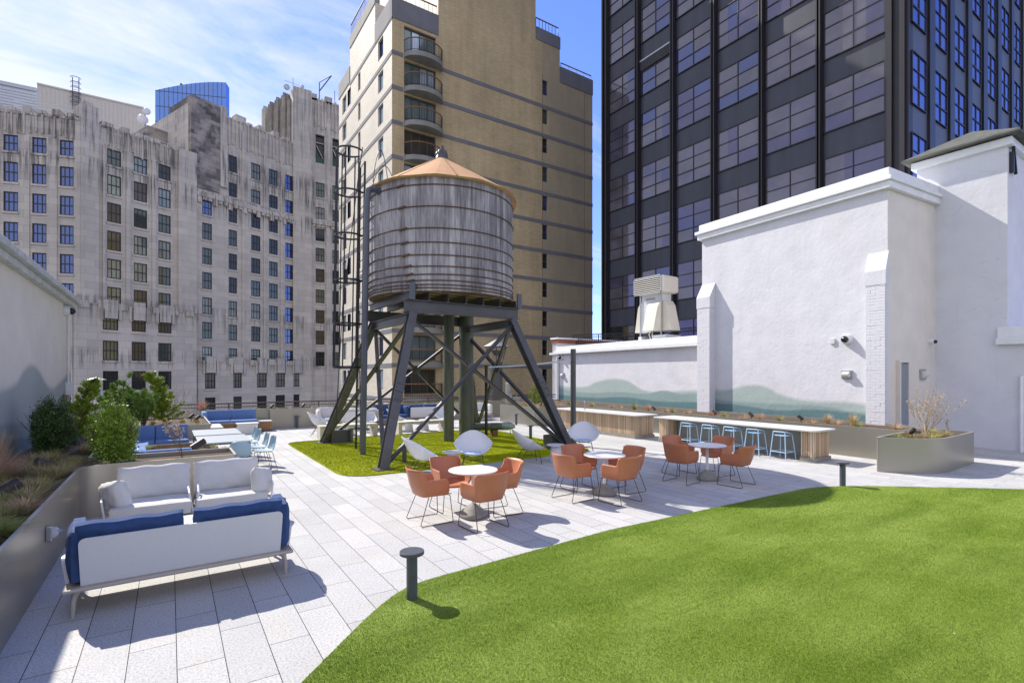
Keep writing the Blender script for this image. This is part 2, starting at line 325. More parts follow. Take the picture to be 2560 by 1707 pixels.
t.bump(t.m_('ADD', br.outputs['Fac'], t.noise(o, .8, 5)), .3, .05)
t = nmat('sooty_stone', .9, 0, .2); o = t.wco(); s = t.sep(o)
br = t.N.new('ShaderNodeTexBrick'); v = t.cmb(t.m_('ADD', s[0], t.m_('MULTIPLY', s[1], .35)), s[2], 0); t.L.new(v, br.inputs['Vector']); br.inputs['Scale'].default_value = 1; br.inputs['Brick Width'].default_value = 1.7; br.inputs['Row Height'].default_value = .6; br.inputs['Mortar Size'].default_value = .02; br.inputs['Color1'].default_value = (.10, .095, .09, 1); br.inputs['Color2'].default_value = (.34, .31, .28, 1); br.inputs['Mortar'].default_value = (.16, .15, .14, 1); br.inputs['Bias'].default_value = -.1
t.col(t.mix(t.rng(t.noise(o, .35, 5, .65), .48, .62, 0, .75), br.outputs['Color'], (.44, .39, .34)))
# tank staves
t = nmat('tank_wood', .8, 0, .25); o = t.co(); s = t.sep(o); ang = t.m_('ARCTAN2', s[1], s[0]); al = t.m_('MULTIPLY', ang, 2.1)
stv = t.m_('FRACT', t.m_('MULTIPLY', al, 1 / .145)); sid = t.m_('FLOOR', t.m_('MULTIPLY', al, 1 / .145)); wn_ = t.N.new('ShaderNodeTexWhiteNoise'); wn_.noise_dimensions = '1D'; t.L.new(sid, wn_.inputs['W'])
g = t.noise(t.cmb(t.m_('MULTIPLY', al, 7), t.m_('MULTIPLY', s[2], .55), wn_.outputs['Value']), 2.0, 7, .7); g2 = t.noise(t.cmb(t.m_('MULTIPLY', al, 1.3), t.m_('MULTIPLY', s[2], .35), 3.0), 1.6, 4, .6)
f = t.m_('ADD', t.m_('MULTIPLY', g, .6), t.m_('ADD', t.m_('MULTIPLY', g2, .5), t.m_('MULTIPLY', wn_.outputs['Value'], .10)))
r = t.N.new('ShaderNodeValToRGB'); t.L.new(f, r.inputs[0]); e = r.color_ramp.elements; e[0].position = .42; e[0].color = (.115, .105, .11, 1); e[1].position = .74; e[1].color = (.47, .45, .445, 1); e.new(.57).color = (.25, .235, .24, 1)
gap = t.rng(t.m_('ABSOLUTE', t.m_('SUBTRACT', stv, .5)), .47, .5, 0, .8); c = t.mix(gap, r.outputs[0], (.05, .05, .05))
ru = t.m_('MULTIPLY', t.rng(t.noise(t.cmb(t.m_('MULTIPLY', al, 3), s[2], 0), 1.2, 5, .7), .58, .72, 0, .5), t.rng(s[2], 4.3, 5.5, 1, .1)); c = t.mix(ru, c, (.22, .13, .07)); t.col(c)
t.bump(t.m_('SUBTRACT', t.m_('MULTIPLY', g, .5), gap), .7, .012)
# turf
def turf(name, a, b, c_):
    t = nmat(name, .75, 0, .25); o = t.co()
    n = t.rng(t.noise(o, .75, 6, .62, .4), .32, .68, 0, 1); c = t.mix(n, a, b)
    n3 = t.rng(t.noise(t.mapv(o, (.35, 1.6, 1), (0, 0, rad(-28))), .9, 4, .6), .44, .64, 0, .7); c = t.mix(n3, c, c_)
    f = t.rng(t.noise(o, 130, 2), .3, .7, .72, 1.25); c = t.mix(1, c, t.cmb(f, f, f), 'MULTIPLY'); t.col(c); t.bump(t.noise(o, 240, 2), .8, .02)
turf('turf_light', (.20, .30, .022), (.315, .42, .07), (.145, .24, .012)); turf('turf_yellow', (.42, .47, .003), (.52, .57, .006), (.36, .41, .003))
# slats
t = nmat('slat_wood', .6); o = t.wco(); s = t.sep(o); wn_ = t.N.new('ShaderNodeTexWhiteNoise'); wn_.noise_dimensions = '1D'; t.L.new(t.m_('FLOOR', t.m_('MULTIPLY', t.m_('ADD', s[0], s[1]), 1 / .055)), wn_.inputs['W'])
c = t.mix(wn_.outputs['Value'], (.44, .30, .18), (.72, .54, .36)); g = t.rng(t.noise(t.mapv(o, (12, 12, 1)), 4, 5), .3, .7, .8, 1.1); t.col(t.mix(1, c, t.cmb(g, g, g), 'MULTIPLY'))
t = nmat('slat_cedar', .6); o = t.co(); g = t.rng(t.noise(t.mapv(o, (14, 14, 1)), 3, 5), .3, .7, 0, 1); t.col(t.mix(g, (.34, .16, .06), (.55, .30, .13)))
mat('steel', (.075, .073, .076), .40, .0, .15, 3, .15, 40); mat('steel_blue', (.08, .088, .11), .40, .0, .12); mat('black_metal', (.012, .012, .014), .45, 0); mat('galv', (.42, .44, .45), .4, .6, .12, 8)
mat('pipe_green', (.085, .095, .075), .5, .1, .3, 3, 0, 60, (4, 4, .5)); mat('rust', (.10, .055, .030), .85, 0, .4, 20, .2); mat('roof_canvas', (.55, .30, .14), .85, 0, .10, 2.5, .1, 30); mat('roof_edge', (.24, .18, .05), .8, 0, .3, 8)
mat('raw_wood', (.17, .09, .035), .8, 0, .3, 5, 0, 60, (1, 8, 8)); mat('planter_metal', (.33, .31, .265), .36, .55, .05, 1.2, 0, 60, (1, 1, .3)); mat('rim_metal', (.55, .54, .51), .35, .4, .05)
mat('soil', (.045, .028, .018), .95, 0, .5, 45, 1.0, 60, None, None, 0, None, 3); M['soil'].node_tree.nodes['Color Ramp'].color_ramp.elements[1].color = (.14, .09, .055, 1)
mat('cushion_grey', (.60, .59, .57), .9, 0, .03, 30, .15, 500); mat('cushion_blue', (.03, .068, .185), .9, 0, .12, 20, .2, 400); mat('seat_blue', (.12, .21, .42), .9, 0, .10, 25, .2, 400); mat('seat_sky', (.40, .52, .70), .85, 0, .06, 25)
mat('white_plastic', (.68, .685, .69), .38, 0, .02, 4); mat('white_panel', (.66, .66, .68), .7, 0, .02, 30, .06, 500); mat('taupe', (.44, .39, .33), .5, 0, .05, 6); mat('table_white', (.78, .765, .75), .35, 0, .02); mat('table_grey', (.40, .44, .46), .4, 0, .05)
mat('terracotta', (.47, .17, .08), .45, 0, .05, 5); mat('chrome_dark', (.075, .06, .05), .3, .8, .1); mat('concrete', (.27, .255, .225), .85, 0, .15, 12, .25, 60); mat('chair_blue', (.33, .47, .55), .45, 0, .04); mat('stool_blue', (.42, .62, .80), .35, 0, .04)
mat('counter', (.58, .57, .55), .4, 0, .03); mat('bar_panel', (.25, .25, .235), .5, .2, .05); mat('bench_stone', (.55, .50, .42), .8, 0, .08, 6); mat('footing', (.085, .082, .085), .8, 0, .15, 5, .2); mat('white_trim', (.74, .75, .76), .55, 0, .06, 3); mat('trim_aged', (.52, .53, .52), .7, 0, .2, 4)
mat('band_grey', (.19, .185, .20), .85, 0, .12, .6); mat('slab_grey', (.27, .265, .24), .85, 0, .15, 1.5); mat('rail_brown', (.26, .13, .055), .5, 0, .1); mat('fence_brown', (.10, .075, .06), .6, 0, .1)
mat('cream_metal', (.58, .54, .46), .5, 0, .04, 2); mat('sheet_white', (.60, .62, .64), .5, .1, .06, 2); mat('shingle', (.10, .105, .09), .9, 0, .3, 3, .5, 20); mat('tower_panel', (.034, .038, .052), .42, 0, .25, .5, 0, 60, (3, 3, .5)); mat('panel_east', (.085, .095, .125), .45, 0, .15, .6); mat('tower_frame', (.016, .013, .016), .4, 0, .2, 2)
mat('bark', (.10, .065, .04), .9, 0, .3, 20, .4); mat('twig', (.24, .17, .11), .9, 0, .3, 20); mat('twig_pale', (.42, .33, .22), .9, 0, .2, 20); mat('leaf_dark', (.075, .125, .03), .4, 0, .5, 9, 0, 60, None, .5); mat('leaf_box', (.22, .34, .035), .35, 0, .5, 9, 0, 60, None, .6); mat('leaf_olive', (.27, .36, .04), .5, 0, .45, 7); mat('needle', (.22, .34, .07), .55, 0, .45, 8); mat('needle_deep', (.04, .085, .022), .55, 0, .4, 8)
mat('grass_dry', (.60, .45, .24), .8, 0, .3, 12); mat('grass_green', (.26, .31, .06), .7, 0, .35, 12); mat('grass_olive', (.36, .32, .11), .8, 0, .35, 12); mat('grass_pink', (.52, .30, .20), .85, 0, .3, 12); mat('fixture', (.035, .026, .024), .5, 0, .1); mat('lens_black', (.01, .01, .012), .15); mat('lamp_glass', (.62, .62, .60), .2, 0, .03); mat('street', (.05, .05, .05), .9)
mat('door_grey', (.22, .25, .29), .5, 0, .05); mat('stainless', (.45, .46, .47), .3, .8, .05); mat('red_brick', (.30, .10, .06), .9, 0, .2, 8); mat('scaff_green', (.02, .08, .05), .6); mat('text_ink', (.03, .03, .03), .6)
def pane(name, dif, gl, f, rough=.04, bumpy=.0):
    m = bpy.data.materials.new(name); m.use_nodes = True; t = NT(m); M[name] = m; N = t.N; L = t.L; N.remove(t.b)
    d = N.new('ShaderNodeBsdfDiffuse'); g = N.new('ShaderNodeBsdfGlossy'); g.inputs['Color'].default_value = (*gl, 1); g.inputs['Roughness'].default_value = rough; mx = N.new('ShaderNodeMixShader')
    o = t.co(); n = t.noise(o, .45, 3); c = t.mix(t.rng(n, .35, .65, 0, 1), tuple(x * .7 for x in dif), tuple(min(1, x * 1.25) for x in dif)); L.new(c, d.inputs['Color'])
    fr = N.new('ShaderNodeFresnel'); fr.inputs[0].default_value = 1.5; ff = t.m_('ADD', t.m_('MULTIPLY', fr.outputs[0], 1 - f), f, None, True); L.new(ff, mx.inputs[0])
    L.new(d.outputs[0], mx.inputs[1]); L.new(g.outputs[0], mx.inputs[2]); L.new(mx.outputs[0], N['Material Output'].inputs[0])
pane('pane_sky', (.035, .045, .10), (.22, .28, .48), .42); pane('pane_dark', (.022, .024, .022), (.5, .52, .5), .06); pane('pane_green', (.055, .068, .055), (.6, .68, .62), .08); pane('pane_blind', (.17, .18, .14), (.6, .65, .62), .08); pane('pane_warm', (.07, .058, .035), (.5, .5, .5), .06)  # pane_sky: blue of the reflected sky is put into the glass colour
pane('pane_lilac', (.10, .09, .10), (.6, .6, .75), .10); pane('pane_lilac2', (.065, .06, .085), (.5, .5, .75), .12); pane('pane_navy', (.02, .028, .075), (.5, .55, .9), .14); pane('pane_violet', (.055, .045, .095), (.5, .45, .8), .10); pane('pane_east', (.10, .13, .27), (.45, .50, .78), .45); pane('glass_blue', (.03, .09, .33), (.35, .55, 1.0), .35, .08); pane('pane_teal', (.16, .20, .19), (.6, .7, .7), .12); pane('pane_cold', (.42, .50, .54), (.8, .9, 1.0), .18)

# ------------------------------------------------------------------ ground, deck, lawn
def rounded(poly, r, n=6):
    out = []
    N = len(poly)
    for i in range(N):
        p0, p, p1 = Vector(poly[i - 1]), Vector(poly[i]), Vector(poly[(i + 1) % N]); rr = r[i] if isinstance(r, (list, tuple)) else r
        if rr <= 0: out.append(tuple(p)); continue
        a = p + (p0 - p).normalized() * min(rr, (p0 - p).length * .49); b = p + (p1 - p).normalized() * min(rr, (p1 - p).length * .49)
        for k in range(n + 1):
            t_ = k / n; out.append(tuple(a * (1 - t_) ** 2 + p * 2 * t_ * (1 - t_) + b * t_ ** 2))
    return out
mb = MB(); mb.add([(-1500, -1500, -45), (1500, -1500, -45), (1500, 1500, -45), (-1500, 1500, -45)], [(0, 1, 2, 3)]); tag(mb.build('street_ground', 'street'), kind='structure')
mb = MB(); mb.box(-9, -6, -1.0, 26, 23.3, 0); tag(mb.build('roof_deck', 'paving'), kind='structure')
mb = MB(); mb.box(-9.2, -6.2, -45, 26.2, 23.6, -1.004); tag(mb.build('building_below_terrace', 'concrete'), 'plain block carrying the roof terrace', 'building')
LAWN = rounded([(.2, 3.2), (.785, 3.783), (1.55, 4.56), (2.0, 4.90), (5.0, 5.10), (10.15, 4.92), (11.1, 4.38), (13.19, 2.64), (15.2, 1.0), (15.2, -5.5), (.2, -5.5)], [0, 0, .3, .35, 0, .5, .5, 0, 0, 0, 0])
TURF = rounded([(3.02, 17.3), (3.0, 10.72), (10.05, 10.62), (10.4, 17.45)], [.55, .75, .9, .5], 10)
def sheet(name, poly, z, m):
    mb = MB(); mb.prism(poly, z - .022, z); return tag(mb.build(name, m), kind='structure')
sheet('lawn', LAWN, .026, 'turf_light'); sheet('tower_turf', TURF, .026, 'turf_yellow')
def inside(P, poly):
    x, y = P[:, 0], P[:, 1]; r = np.zeros(len(P), bool); n = len(poly)
    for i in range(n):
        x0, y0 = poly[i]; x1, y1 = poly[(i + 1) % n]
        if abs(y1 - y0) < 1e-12: continue
        c = ((y0 > y) != (y1 > y)) & (x < (x1 - x0) * (y - y0) / (y1 - y0) + x0); r ^= c
    return r
def raw_mesh(name, V, Fc, m, k=3):
    me = bpy.data.meshes.new(name); nv, nf = len(V), len(Fc); me.vertices.add(nv); me.vertices.foreach_set('co', V.astype(np.float32).ravel())
    me.loops.add(nf * k); me.loops.foreach_set('vertex_index', Fc.astype(np.int32).ravel()); me.polygons.add(nf)
    me.polygons.foreach_set('loop_start', np.arange(0, nf * k, k, dtype=np.int32)); me.polygons.foreach_set('loop_total', np.full(nf, k, dtype=np.int32)); me.update(calc_edges=True)
    for mm in (m if isinstance(m, (list, tuple)) else [m]): me.materials.append(M[mm])
    return me
def blades(name, poly, n_, dfun, h, w, m):
    xs = [p[0] for p in poly]; ys = [p[1] for p in poly]
    P = np.stack([RNG.uniform(min(xs), max(xs), n_), RNG.uniform(min(ys), max(ys), n_)], 1); P = P[inside(P, poly)]
    d = P @ FW; u = P @ RT; ok = (d > 2.6) & (np.abs(u) < d * 1.06 + .3); P = P[ok]; d = d[ok]; keep = RNG.random(len(P)) < dfun(d); P = P[keep]; d = d[keep]
    n = len(P); a = RNG.uniform(0, 2 * np.pi, n); hh = h * RNG.uniform(.6, 1.25, n); ww = w * np.clip(d / 5, .9, 2.6); lean = RNG.normal(0, .35, (n, 2)) * hh[:, None]
    V = np.zeros((n, 3, 3)); dx = np.cos(a) * ww / 2; dy = np.sin(a) * ww / 2
    V[:, 0] = np.stack([P[:, 0] - dx, P[:, 1] - dy, np.full(n, .024)], 1); V[:, 1] = np.stack([P[:, 0] + dx, P[:, 1] + dy, np.full(n, .024)], 1); V[:, 2] = np.stack([P[:, 0] + lean[:, 0], P[:, 1] + lean[:, 1], .024 + hh], 1)
    me = raw_mesh(name, V.reshape(-1, 3), np.arange(3 * n).reshape(-1, 3), m); o = bpy.data.objects.new(name, me); C.objects.link(o); return o
tag(blades('grass', LAWN, 5200000, lambda d: np.clip((3.6 / d) ** 1.7, .04, 1), .013, .0032, 'turf_light'), 'short bright green artificial grass covering the lawn in the foreground', 'grass', kind='stuff')
tag(blades('grass', TURF, 500000, lambda d: np.full(len(d), .5), .014, .007, 'turf_yellow'), 'yellow green artificial grass patch under the water tower', 'grass', kind='stuff')
# specks of litter on the tower turf
#@@PLANTERS
# ------------------------------------------------------------------ planters (metal boxes filled with soil)
PH = .785
def inset(poly, d):
    n = len(poly); a = sum(poly[i][0] * poly[(i + 1) % n][1] - poly[(i + 1) % n][0] * poly[i][1] for i in range(n)); sgn = 1 if a > 0 else -1
    out = []
    for i in range(n):
        p0, p, p1 = Vector(poly[i - 1]), Vector(poly[i]), Vector(poly[(i + 1) % n]); e0 = (p - p0).normalized(); e1 = (p1 - p).normalized()
        n0 = Vector((-e0.y, e0.x)) * sgn; n1 = Vector((-e1.y, e1.x)) * sgn; k = 1 + n0.dot(n1)
        out.append(tuple(p + (n0 + n1) * (d / max(k, .3))))
    return out
def planter(label, poly, h=PH, group='metal planters round the terrace', soil=.07):
    r = thing('planter', label, 'planter', (poly[0][0], poly[0][1], 0), 0, group)
    ins = inset(poly, .035); n = len(poly); mb = MB()
    V = [(x, y, .0) for x, y in poly] + [(x, y, h) for x, y in poly] + [(x, y, h) for x, y in ins] + [(x, y, h - .2) for x, y in ins]
    a = sum(poly[i][0] * poly[(i + 1) % n][1] - poly[(i + 1) % n][0] * poly[i][1] for i in range(n)); fs = []
    for i in range(n):
        j = (i + 1) % n
        for b in (0, 1, 2):
            f = (b * n + i, b * n + j, (b + 1) * n + j, (b + 1) * n + i); fs.append(f if a > 0 else f[::-1])
    mb.add(V, fs); mb.m = [1 if (k % 3 == 1) else 0 for k in range(len(fs))]
    mb.build('wall', ['planter_metal', 'rim_metal'], r, True, 0, 0, 0, 2, 30)
    mb = MB(); mb.prism(ins, h - soil - .1, h - soil); mb.build('soil', 'soil', r); return r
XL = -2.25                                                     # left building wall
# left bed: long part along the wall, two arms
pl_a = rounded([(-1.085, -3), (-1.085, 9.95), (.955, 9.95), (.955, 10.93), (-1.085, 10.93), (-1.085, 16.5), (.955, 16.5), (.955, 19.6), (-1.085, 19.6), (-1.085, 22.2), (-3.2, 22.2), (-3.2, -3)], [0, .35, .05, .05, 0, 0, .05, .05, 0, 0, 0, 0])
planter('long champagne metal planter wrapping the seating bays beside the left white wall', pl_a)
planter('low metal planter along the far railing of the terrace', [(3.3, 22.15), (4.9, 22.1), (4.9, 22.35), (14.7, 22.3), (14.7, 23.1), (-1.0, 23.1), (-1.0, 22.35), (3.3, 22.35)])
planter('metal planter corner block left of the faucet bar', rounded([(12.72, 17.25), (14.3, 17.15), (14.3, 19.9), (12.62, 19.9), (12.62, 18.9)], [.12, 0, 0, 0, .1]))
planter('long metal planter in front of the right mural wall', [(14.9, 5.1), (16.2, 5.1), (16.75, 6.1), (16.9, 8), (17.9, 22.0), (14.9, 22.0)])
planter('angular metal planter with rounded corner holding the bare twiggy shrub', rounded([(13.0, 4.97), (13.68, 4.02), (16.22, 4.12), (16.25, 5.06), (14.85, 5.06)], [.08, .75, 0, 0, 0], 8), PH - .02)
# ------------------------------------------------------------------ white plastered buildings round the terrace
wd = np.array([.0739, .9973]); wp = np.array([.9973, -.0739]); A0 = np.array([16.89, 6.18])
def wpt(s, o=0): p = A0 + wd * s + wp * o; return (float(p[0]), float(p[1]))   # s along the mural wall, o into the building
def wbox(mb, s0, s1, o0, o1, z0, z1):
    p = [wpt(s0, o0), wpt(s1, o0), wpt(s1, o1), wpt(s0, o1)]; return mb.prism(p, z0, z1)
b1 = thing('white_building', 'tall white plastered block with stepped cornice and hill mural behind the bars', 'building', (*wpt(0), 0), 0, 'white rooftop buildings')
mb = MB(); wbox(mb, 0, 6.42, 0, 8, -1, 7.55); mb.build('wall', 'stucco_mural_right', b1)
mb = MB(); wbox(mb, -.14, 6.55, -.13, 8, 7.40, 7.60); wbox(mb, -.20, 6.62, -.20, 8, 7.60, 7.72); wbox(mb, -.10, 6.5, -.09, 8, 7.72, 7.98); mb.build('cornice', 'white_trim', b1, bevel=.015)
mb = MB()
def pilaster(mb, s0, s1, zt, zb=.0, d=.16):
    wbox(mb, s0, s1, -d, 0.02, zb, zt - .95); z = zb; rr = random.Random(int(s0 * 10)); r_ = 0
    while z < zt - 1.0:
        h_ = .078; c = [s0, s0 + (s1 - s0) * (.5 if r_ % 2 else .27), s1] if r_ % 2 else [s0, s0 + (s1 - s0) * .25, s0 + (s1 - s0) * .75, s1]
        for a, b in zip(c[:-1], c[1:]): wbox(mb, a + .002, b - .002, -d - rr.uniform(.006, .013), -d + .01, z + .002, z + h_ + .004)
        wbox(mb, s0 - rr.uniform(.006, .016), s0 + .01, -d + .005, 0, z + .005, z + h_); z += .085; r_ += 1
def pil_cap(mb, s0, s1, zt, d=.16):
    a = wpt(s0, -d); b = wpt(s1, -d); c = wpt(s1, -.003); e = wpt(s0, -.003); z0 = zt - .95; z1 = zt - .55
    f1 = wpt(s0, -d - .02); f2 = wpt(s1, -d - .02)
    mb.add([(*f1, z0), (*f2, z0), (*c, z0), (*e, z0), (*f1, z1), (*f2, z1), (*c, zt), (*e, zt)], [(0, 3, 2, 1), (0, 1, 5, 4), (4, 5, 6, 7), (1, 2, 6, 5), (3, 0, 4, 7)])
mb = MB(); pilaster(mb, -.03, .47, 5.65, .4); mb.build('pilaster', 'painted_brick', b1); mb = MB(); pil_cap(mb, -.05, .49, 5.65); mb.build('pilaster_cap', 'stucco_white', b1)
mb = MB(); pilaster(mb, 5.82, 6.4, 5.65, .4, .3); mb.build('pilaster', 'painted_brick', b1); mb = MB(); pil_cap(mb, 5.8, 6.42, 5.65, .3); mb.build('pilaster_cap', 'stucco_white', b1)
# side face (slightly proud sheet of its own plaster), door in it
sd0 = wpt(-.004, .02); 
mb = MB(); wbox(mb, -.02, 0.0, .0, 8, -.5, 7.39); mb.build('side_wall', 'stucco_smooth', b1)
dr = MB(); wbox(dr, -.10, -.021, .52, .98, 0, 2.45); dro = dr.build('door', 'door_grey', b1); dr = MB(); wbox(dr, -.13, -.021, .46, .52, 0, 2.5); wbox(dr, -.13, -.021, .98, 1.04, 0, 2.5); wbox(dr, -.13, -.021, .46, 1.04, 2.5, 2.56); dr.build('frame', 'stucco_smooth', dro)
# low annex
b2 = thing('white_building', 'low white annex with flat coping and hill mural behind the faucet bar', 'building', (*wpt(6.5), 0), 0, 'white rooftop buildings')
mb = MB(); wbox(mb, 6.43, 16.4, .12, 8, -1, 3.42); mb.build('wall', 'stucco_mural_right', b2)
mb = MB(); wbox(mb, 6.43, 16.6, -.12, 8, 3.28, 3.44); wbox(mb, 6.43, 16.5, .0, 8, 3.44, 3.70); mb.build('coping', 'white_trim', b2, bevel=.012)
mb = MB(); mb.tube([(*wpt(16.42, .03), 0), (*wpt(16.42, .03), 3.28)], .09, 12); mb.build('corner_column', 'white_trim', b2, True)
b2b = thing('brick_parapet_wall', 'short white wall with red brick edge at the back left of the annex', 'wall', (18.6, 24.2, 0))
mb = MB(); mb.box(18.75, 23.3, -1, 24, 23.8, 3.98); mb.build('wall', 'stucco_shade', b2b); mb = MB(); mb.box(18.7, 23.25, 3.98, 24, 23.85, 4.2); mb.build('coping', 'red_brick', b2b); mb = MB(); mb.box(18.66, 23.2, 4.2, 24, 23.9, 4.3); mb.box(18.6, 23.15, 3.3, 18.76, 23.9, 3.42); mb.build('trim', 'white_trim', b2b)
# chimney tower and low wall on the right
XC = 19.8
b3 = thing('white_building', 'white stair tower with dark shingle hip roof at the right edge', 'building', (XC, 4.3, 0), 0, 'white rooftop buildings')
mb = MB(); mb.box(XC, 4.3, -1, 24, 6.42, 8.8); mb.build('wall', 'stucco_white', b3); mb = MB(); mb.box(XC - .12, 4.18, 8.64, 24.1, 6.54, 8.86); mb.build('eave_moulding', 'white_trim', b3, bevel=.01)
mb = MB(); e = .32; z = 8.90; mb.add([(XC - e, 4.3 - e, z), (24.4, 4.3 - e, z), (24.4, 6.42 + e, z), (XC - e, 6.42 + e, z), (20.9, 5.36, 9.75), (23.3, 5.36, 9.75), (XC - e, 4.3 - e, z + .05), (24.4, 4.3 - e, z + .05), (24.4, 6.42 + e, z + .05), (XC - e, 6.42 + e, z + .05)], [(3, 2, 1, 0), (6, 7, 5, 4), (7, 8, 5), (8, 9, 4, 5), (9, 6, 4), (0, 1, 7, 6), (1, 2, 8, 7), (2, 3, 9, 8), (3, 0, 6, 9)]); mb.build('roof', 'shingle', b3)
mb = MB(); mb.bar((19.95, 4.22, 8.8), (20.25, 4.22, 7.9), .07, .07); mb.box(19.95, 4.2, 7.9, 20.05, 4.29, 8.5); mb.build('bracket', 'black_metal', b3)
b4 = thing('white_building', 'long shaded white wall with grey coping on the right edge below the stair tower', 'building', (XC, -4, 0), 0, 'white rooftop buildings')
mb = MB(); mb.box(XC - .004, -6, -1, 24, 4.3, 3.25); mb.build('wall', 'stucco_white', b4); mb = MB(); mb.box(XC - .16, -6, 3.0, 24, 4.52, 3.18); mb.box(XC - .08, -6, 3.18, 24, 4.5, 3.5); mb.build('coping', 'white_trim', b4, bevel=.012)
mb = MB(); mb.tube([(XC - .08, onX(XC, 2556), 0), (XC - .08, onX(XC, 2556), 2.1)], .045, 8); tag(mb.build('downpipe', 'white_trim', None, True), 'thin white downpipe on the wall at the right edge', 'pipe')
mb = MB(); wbox(mb, -.5, -.05, 2.9, 3.3, 7.05, 7.12); 
# left building
b5 = thing('white_building', 'white shed wall with painted grey hill at the left edge', 'building', (XL, 10, 0), 0, 'white rooftop buildings')
YE = onX(XL, 177); ZT = ZZ(XL, YE, 770)
mb = MB(); mb.box(-9, -5, -1, XL, YE, ZT); mb.build('wall', 'stucco_mural_left', b5)
mb = MB(); mb.box(-9, -5, ZT - .02, XL + .14, YE + .1, ZT + .10); mb.box(-9, -5, ZT + .1, XL + .24, YE + .18, ZT + .22); mb.build('cornice', 'trim_aged', b5, bevel=.02)
mb = MB(); yc = onX(XL + .04, 171); mb.tube([(XL + .04, yc, .7), (XL + .04, yc, ZT)], .022, 8); mb.box(XL + .0, yc - .13, 1.62, XL + .12, yc + .12, 1.95); mb.build('conduit', 'white_trim', b5, True)

def dome_camera(label, p, nrm, r=.12, base='white_plastic'):
    """security camera on a wall: nrm = outward wall normal (2D)"""
    t_ = thing('security_camera', label, 'camera', (p[0], p[1], p[2]), 0, 'security cameras on the white walls'); n = Vector((nrm[0], nrm[1], 0)).normalized()
    mb = MB(); P = Vector(p); mb.tube([P, P + n * .05, P + n * .13], [r, r, r * .8], 16); mb.build('housing', base, t_, True)
    mb = MB(); q = P + n * .15 + Vector((0, 0, -.01)); mb.ball(q, r * .62, n=14, m=9); mb.build('lens', 'lens_black', t_, True, angle=0); return t_
def wall_lamp(label, p, nrm, w=.12, h=.11):
    t_ = thing('wall_lamp', label, 'lamp', tuple(p), 0, 'bulkhead lamps on the walls'); n = Vector((nrm[0], nrm[1], 0)).normalized(); s_ = Vector((-n.y, n.x, 0)); P = Vector(p)
    mb = MB(); mb.obox(P - s_ * w - Vector((0, 0, h)), s_ * 2 * w, n * .05, Vector((0, 0, 2 * h))); mb.build('back_plate', 'stainless', t_, bevel=.01)
    mb = MB(); mb.tube([P + n * .05 + s_ * w * .72 * a for a in (-1, -.9, .9, 1)], [h * .4, h * .7, h * .7, h * .4], 12); mb.build('glass', 'lamp_glass', t_, True)
    mb = MB()
    for k in (-.6, 0, .6): mb.tube([P + s_ * w * k + Vector((0, 0, -h * .9)) + n * .02, P + s_ * w * k + n * .14, P + s_ * w * k + Vector((0, 0, h * .9)) + n * .02], .007, 5)
    mb.build('guard', 'stainless', t_); return t_
nW = (-.9973, .0739); nS = (-.0739, -.9973)
s_cam = (onX(A0[0] + .08, 2118) - 6.18); pc = wpt(s_cam, 0); dome_camera('white dome camera above the lamp on the mural wall', (pc[0], pc[1], ZZ(*pc, 848)), nW, .16)
mb = MB(); q = wpt(s_cam + .42, -.02); mb.box(q[0] - .03, q[1] - .07, ZZ(*q, 860), q[0] + .02, q[1] + .07, ZZ(*q, 846)); tag(mb.build('junction_box', 'white_plastic', None, bevel=.01), 'small square white box beside the dome camera on the mural wall', 'box')
wall_lamp('caged lamp on the mural wall below the dome camera', (pc[0], pc[1], ZZ(*pc, 936)), nW, .15, .13)
q = wpt(0, onY(6.1, 2296) - 16.9); wall_lamp('caged lamp on the shaded side wall right of the grey door', (q[0], q[1] - .02, ZZ(*q, 936)), nS, .16, .16)
q = wpt(0, onY(6.0, 2322) - 16.92); dome_camera('small dome camera high on the shaded side wall', (q[0], q[1] - .02, ZZ(*q, 854)), nS, .09)
q = wpt(16.1, .12); dome_camera('white dome camera at the left end of the annex wall', (q[0], q[1], ZZ(*q, 893)), nW, .16)
q = wpt(16.0, .12); wall_lamp('caged lamp on the left end of the annex wall', (q[0], q[1], ZZ(*q, 938)), nW, .13, .15)
yq = onX(XL, 160); dome_camera('dark dome camera under the cornice of the left white wall', (XL, yq, ZZ(XL, yq, 776)), (1, 0), .14)
wall_lamp('grey cylinder lamp on the planter behind the blue backed sofa', (-1.085, 7.25, .47), (1, 0), .06, .08)
# stair rail beside the annex
mb = MB()
for k in range(2): mb.tube([(17.9, 23.2, 1.1 - .35 * k), (16.3, 23.2, -.1 - .35 * k + .3)], .025, 6)
for k in range(7): x = 17.85 - k * .26; mb.tube([(x, 23.2, 1.08 - k * .15), (x, 23.2, 0)], .018, 5)
tag(mb.build('stair_railing', 'white_trim', None, True), 'white sloping stair railing at the left end of the annex', 'railing')
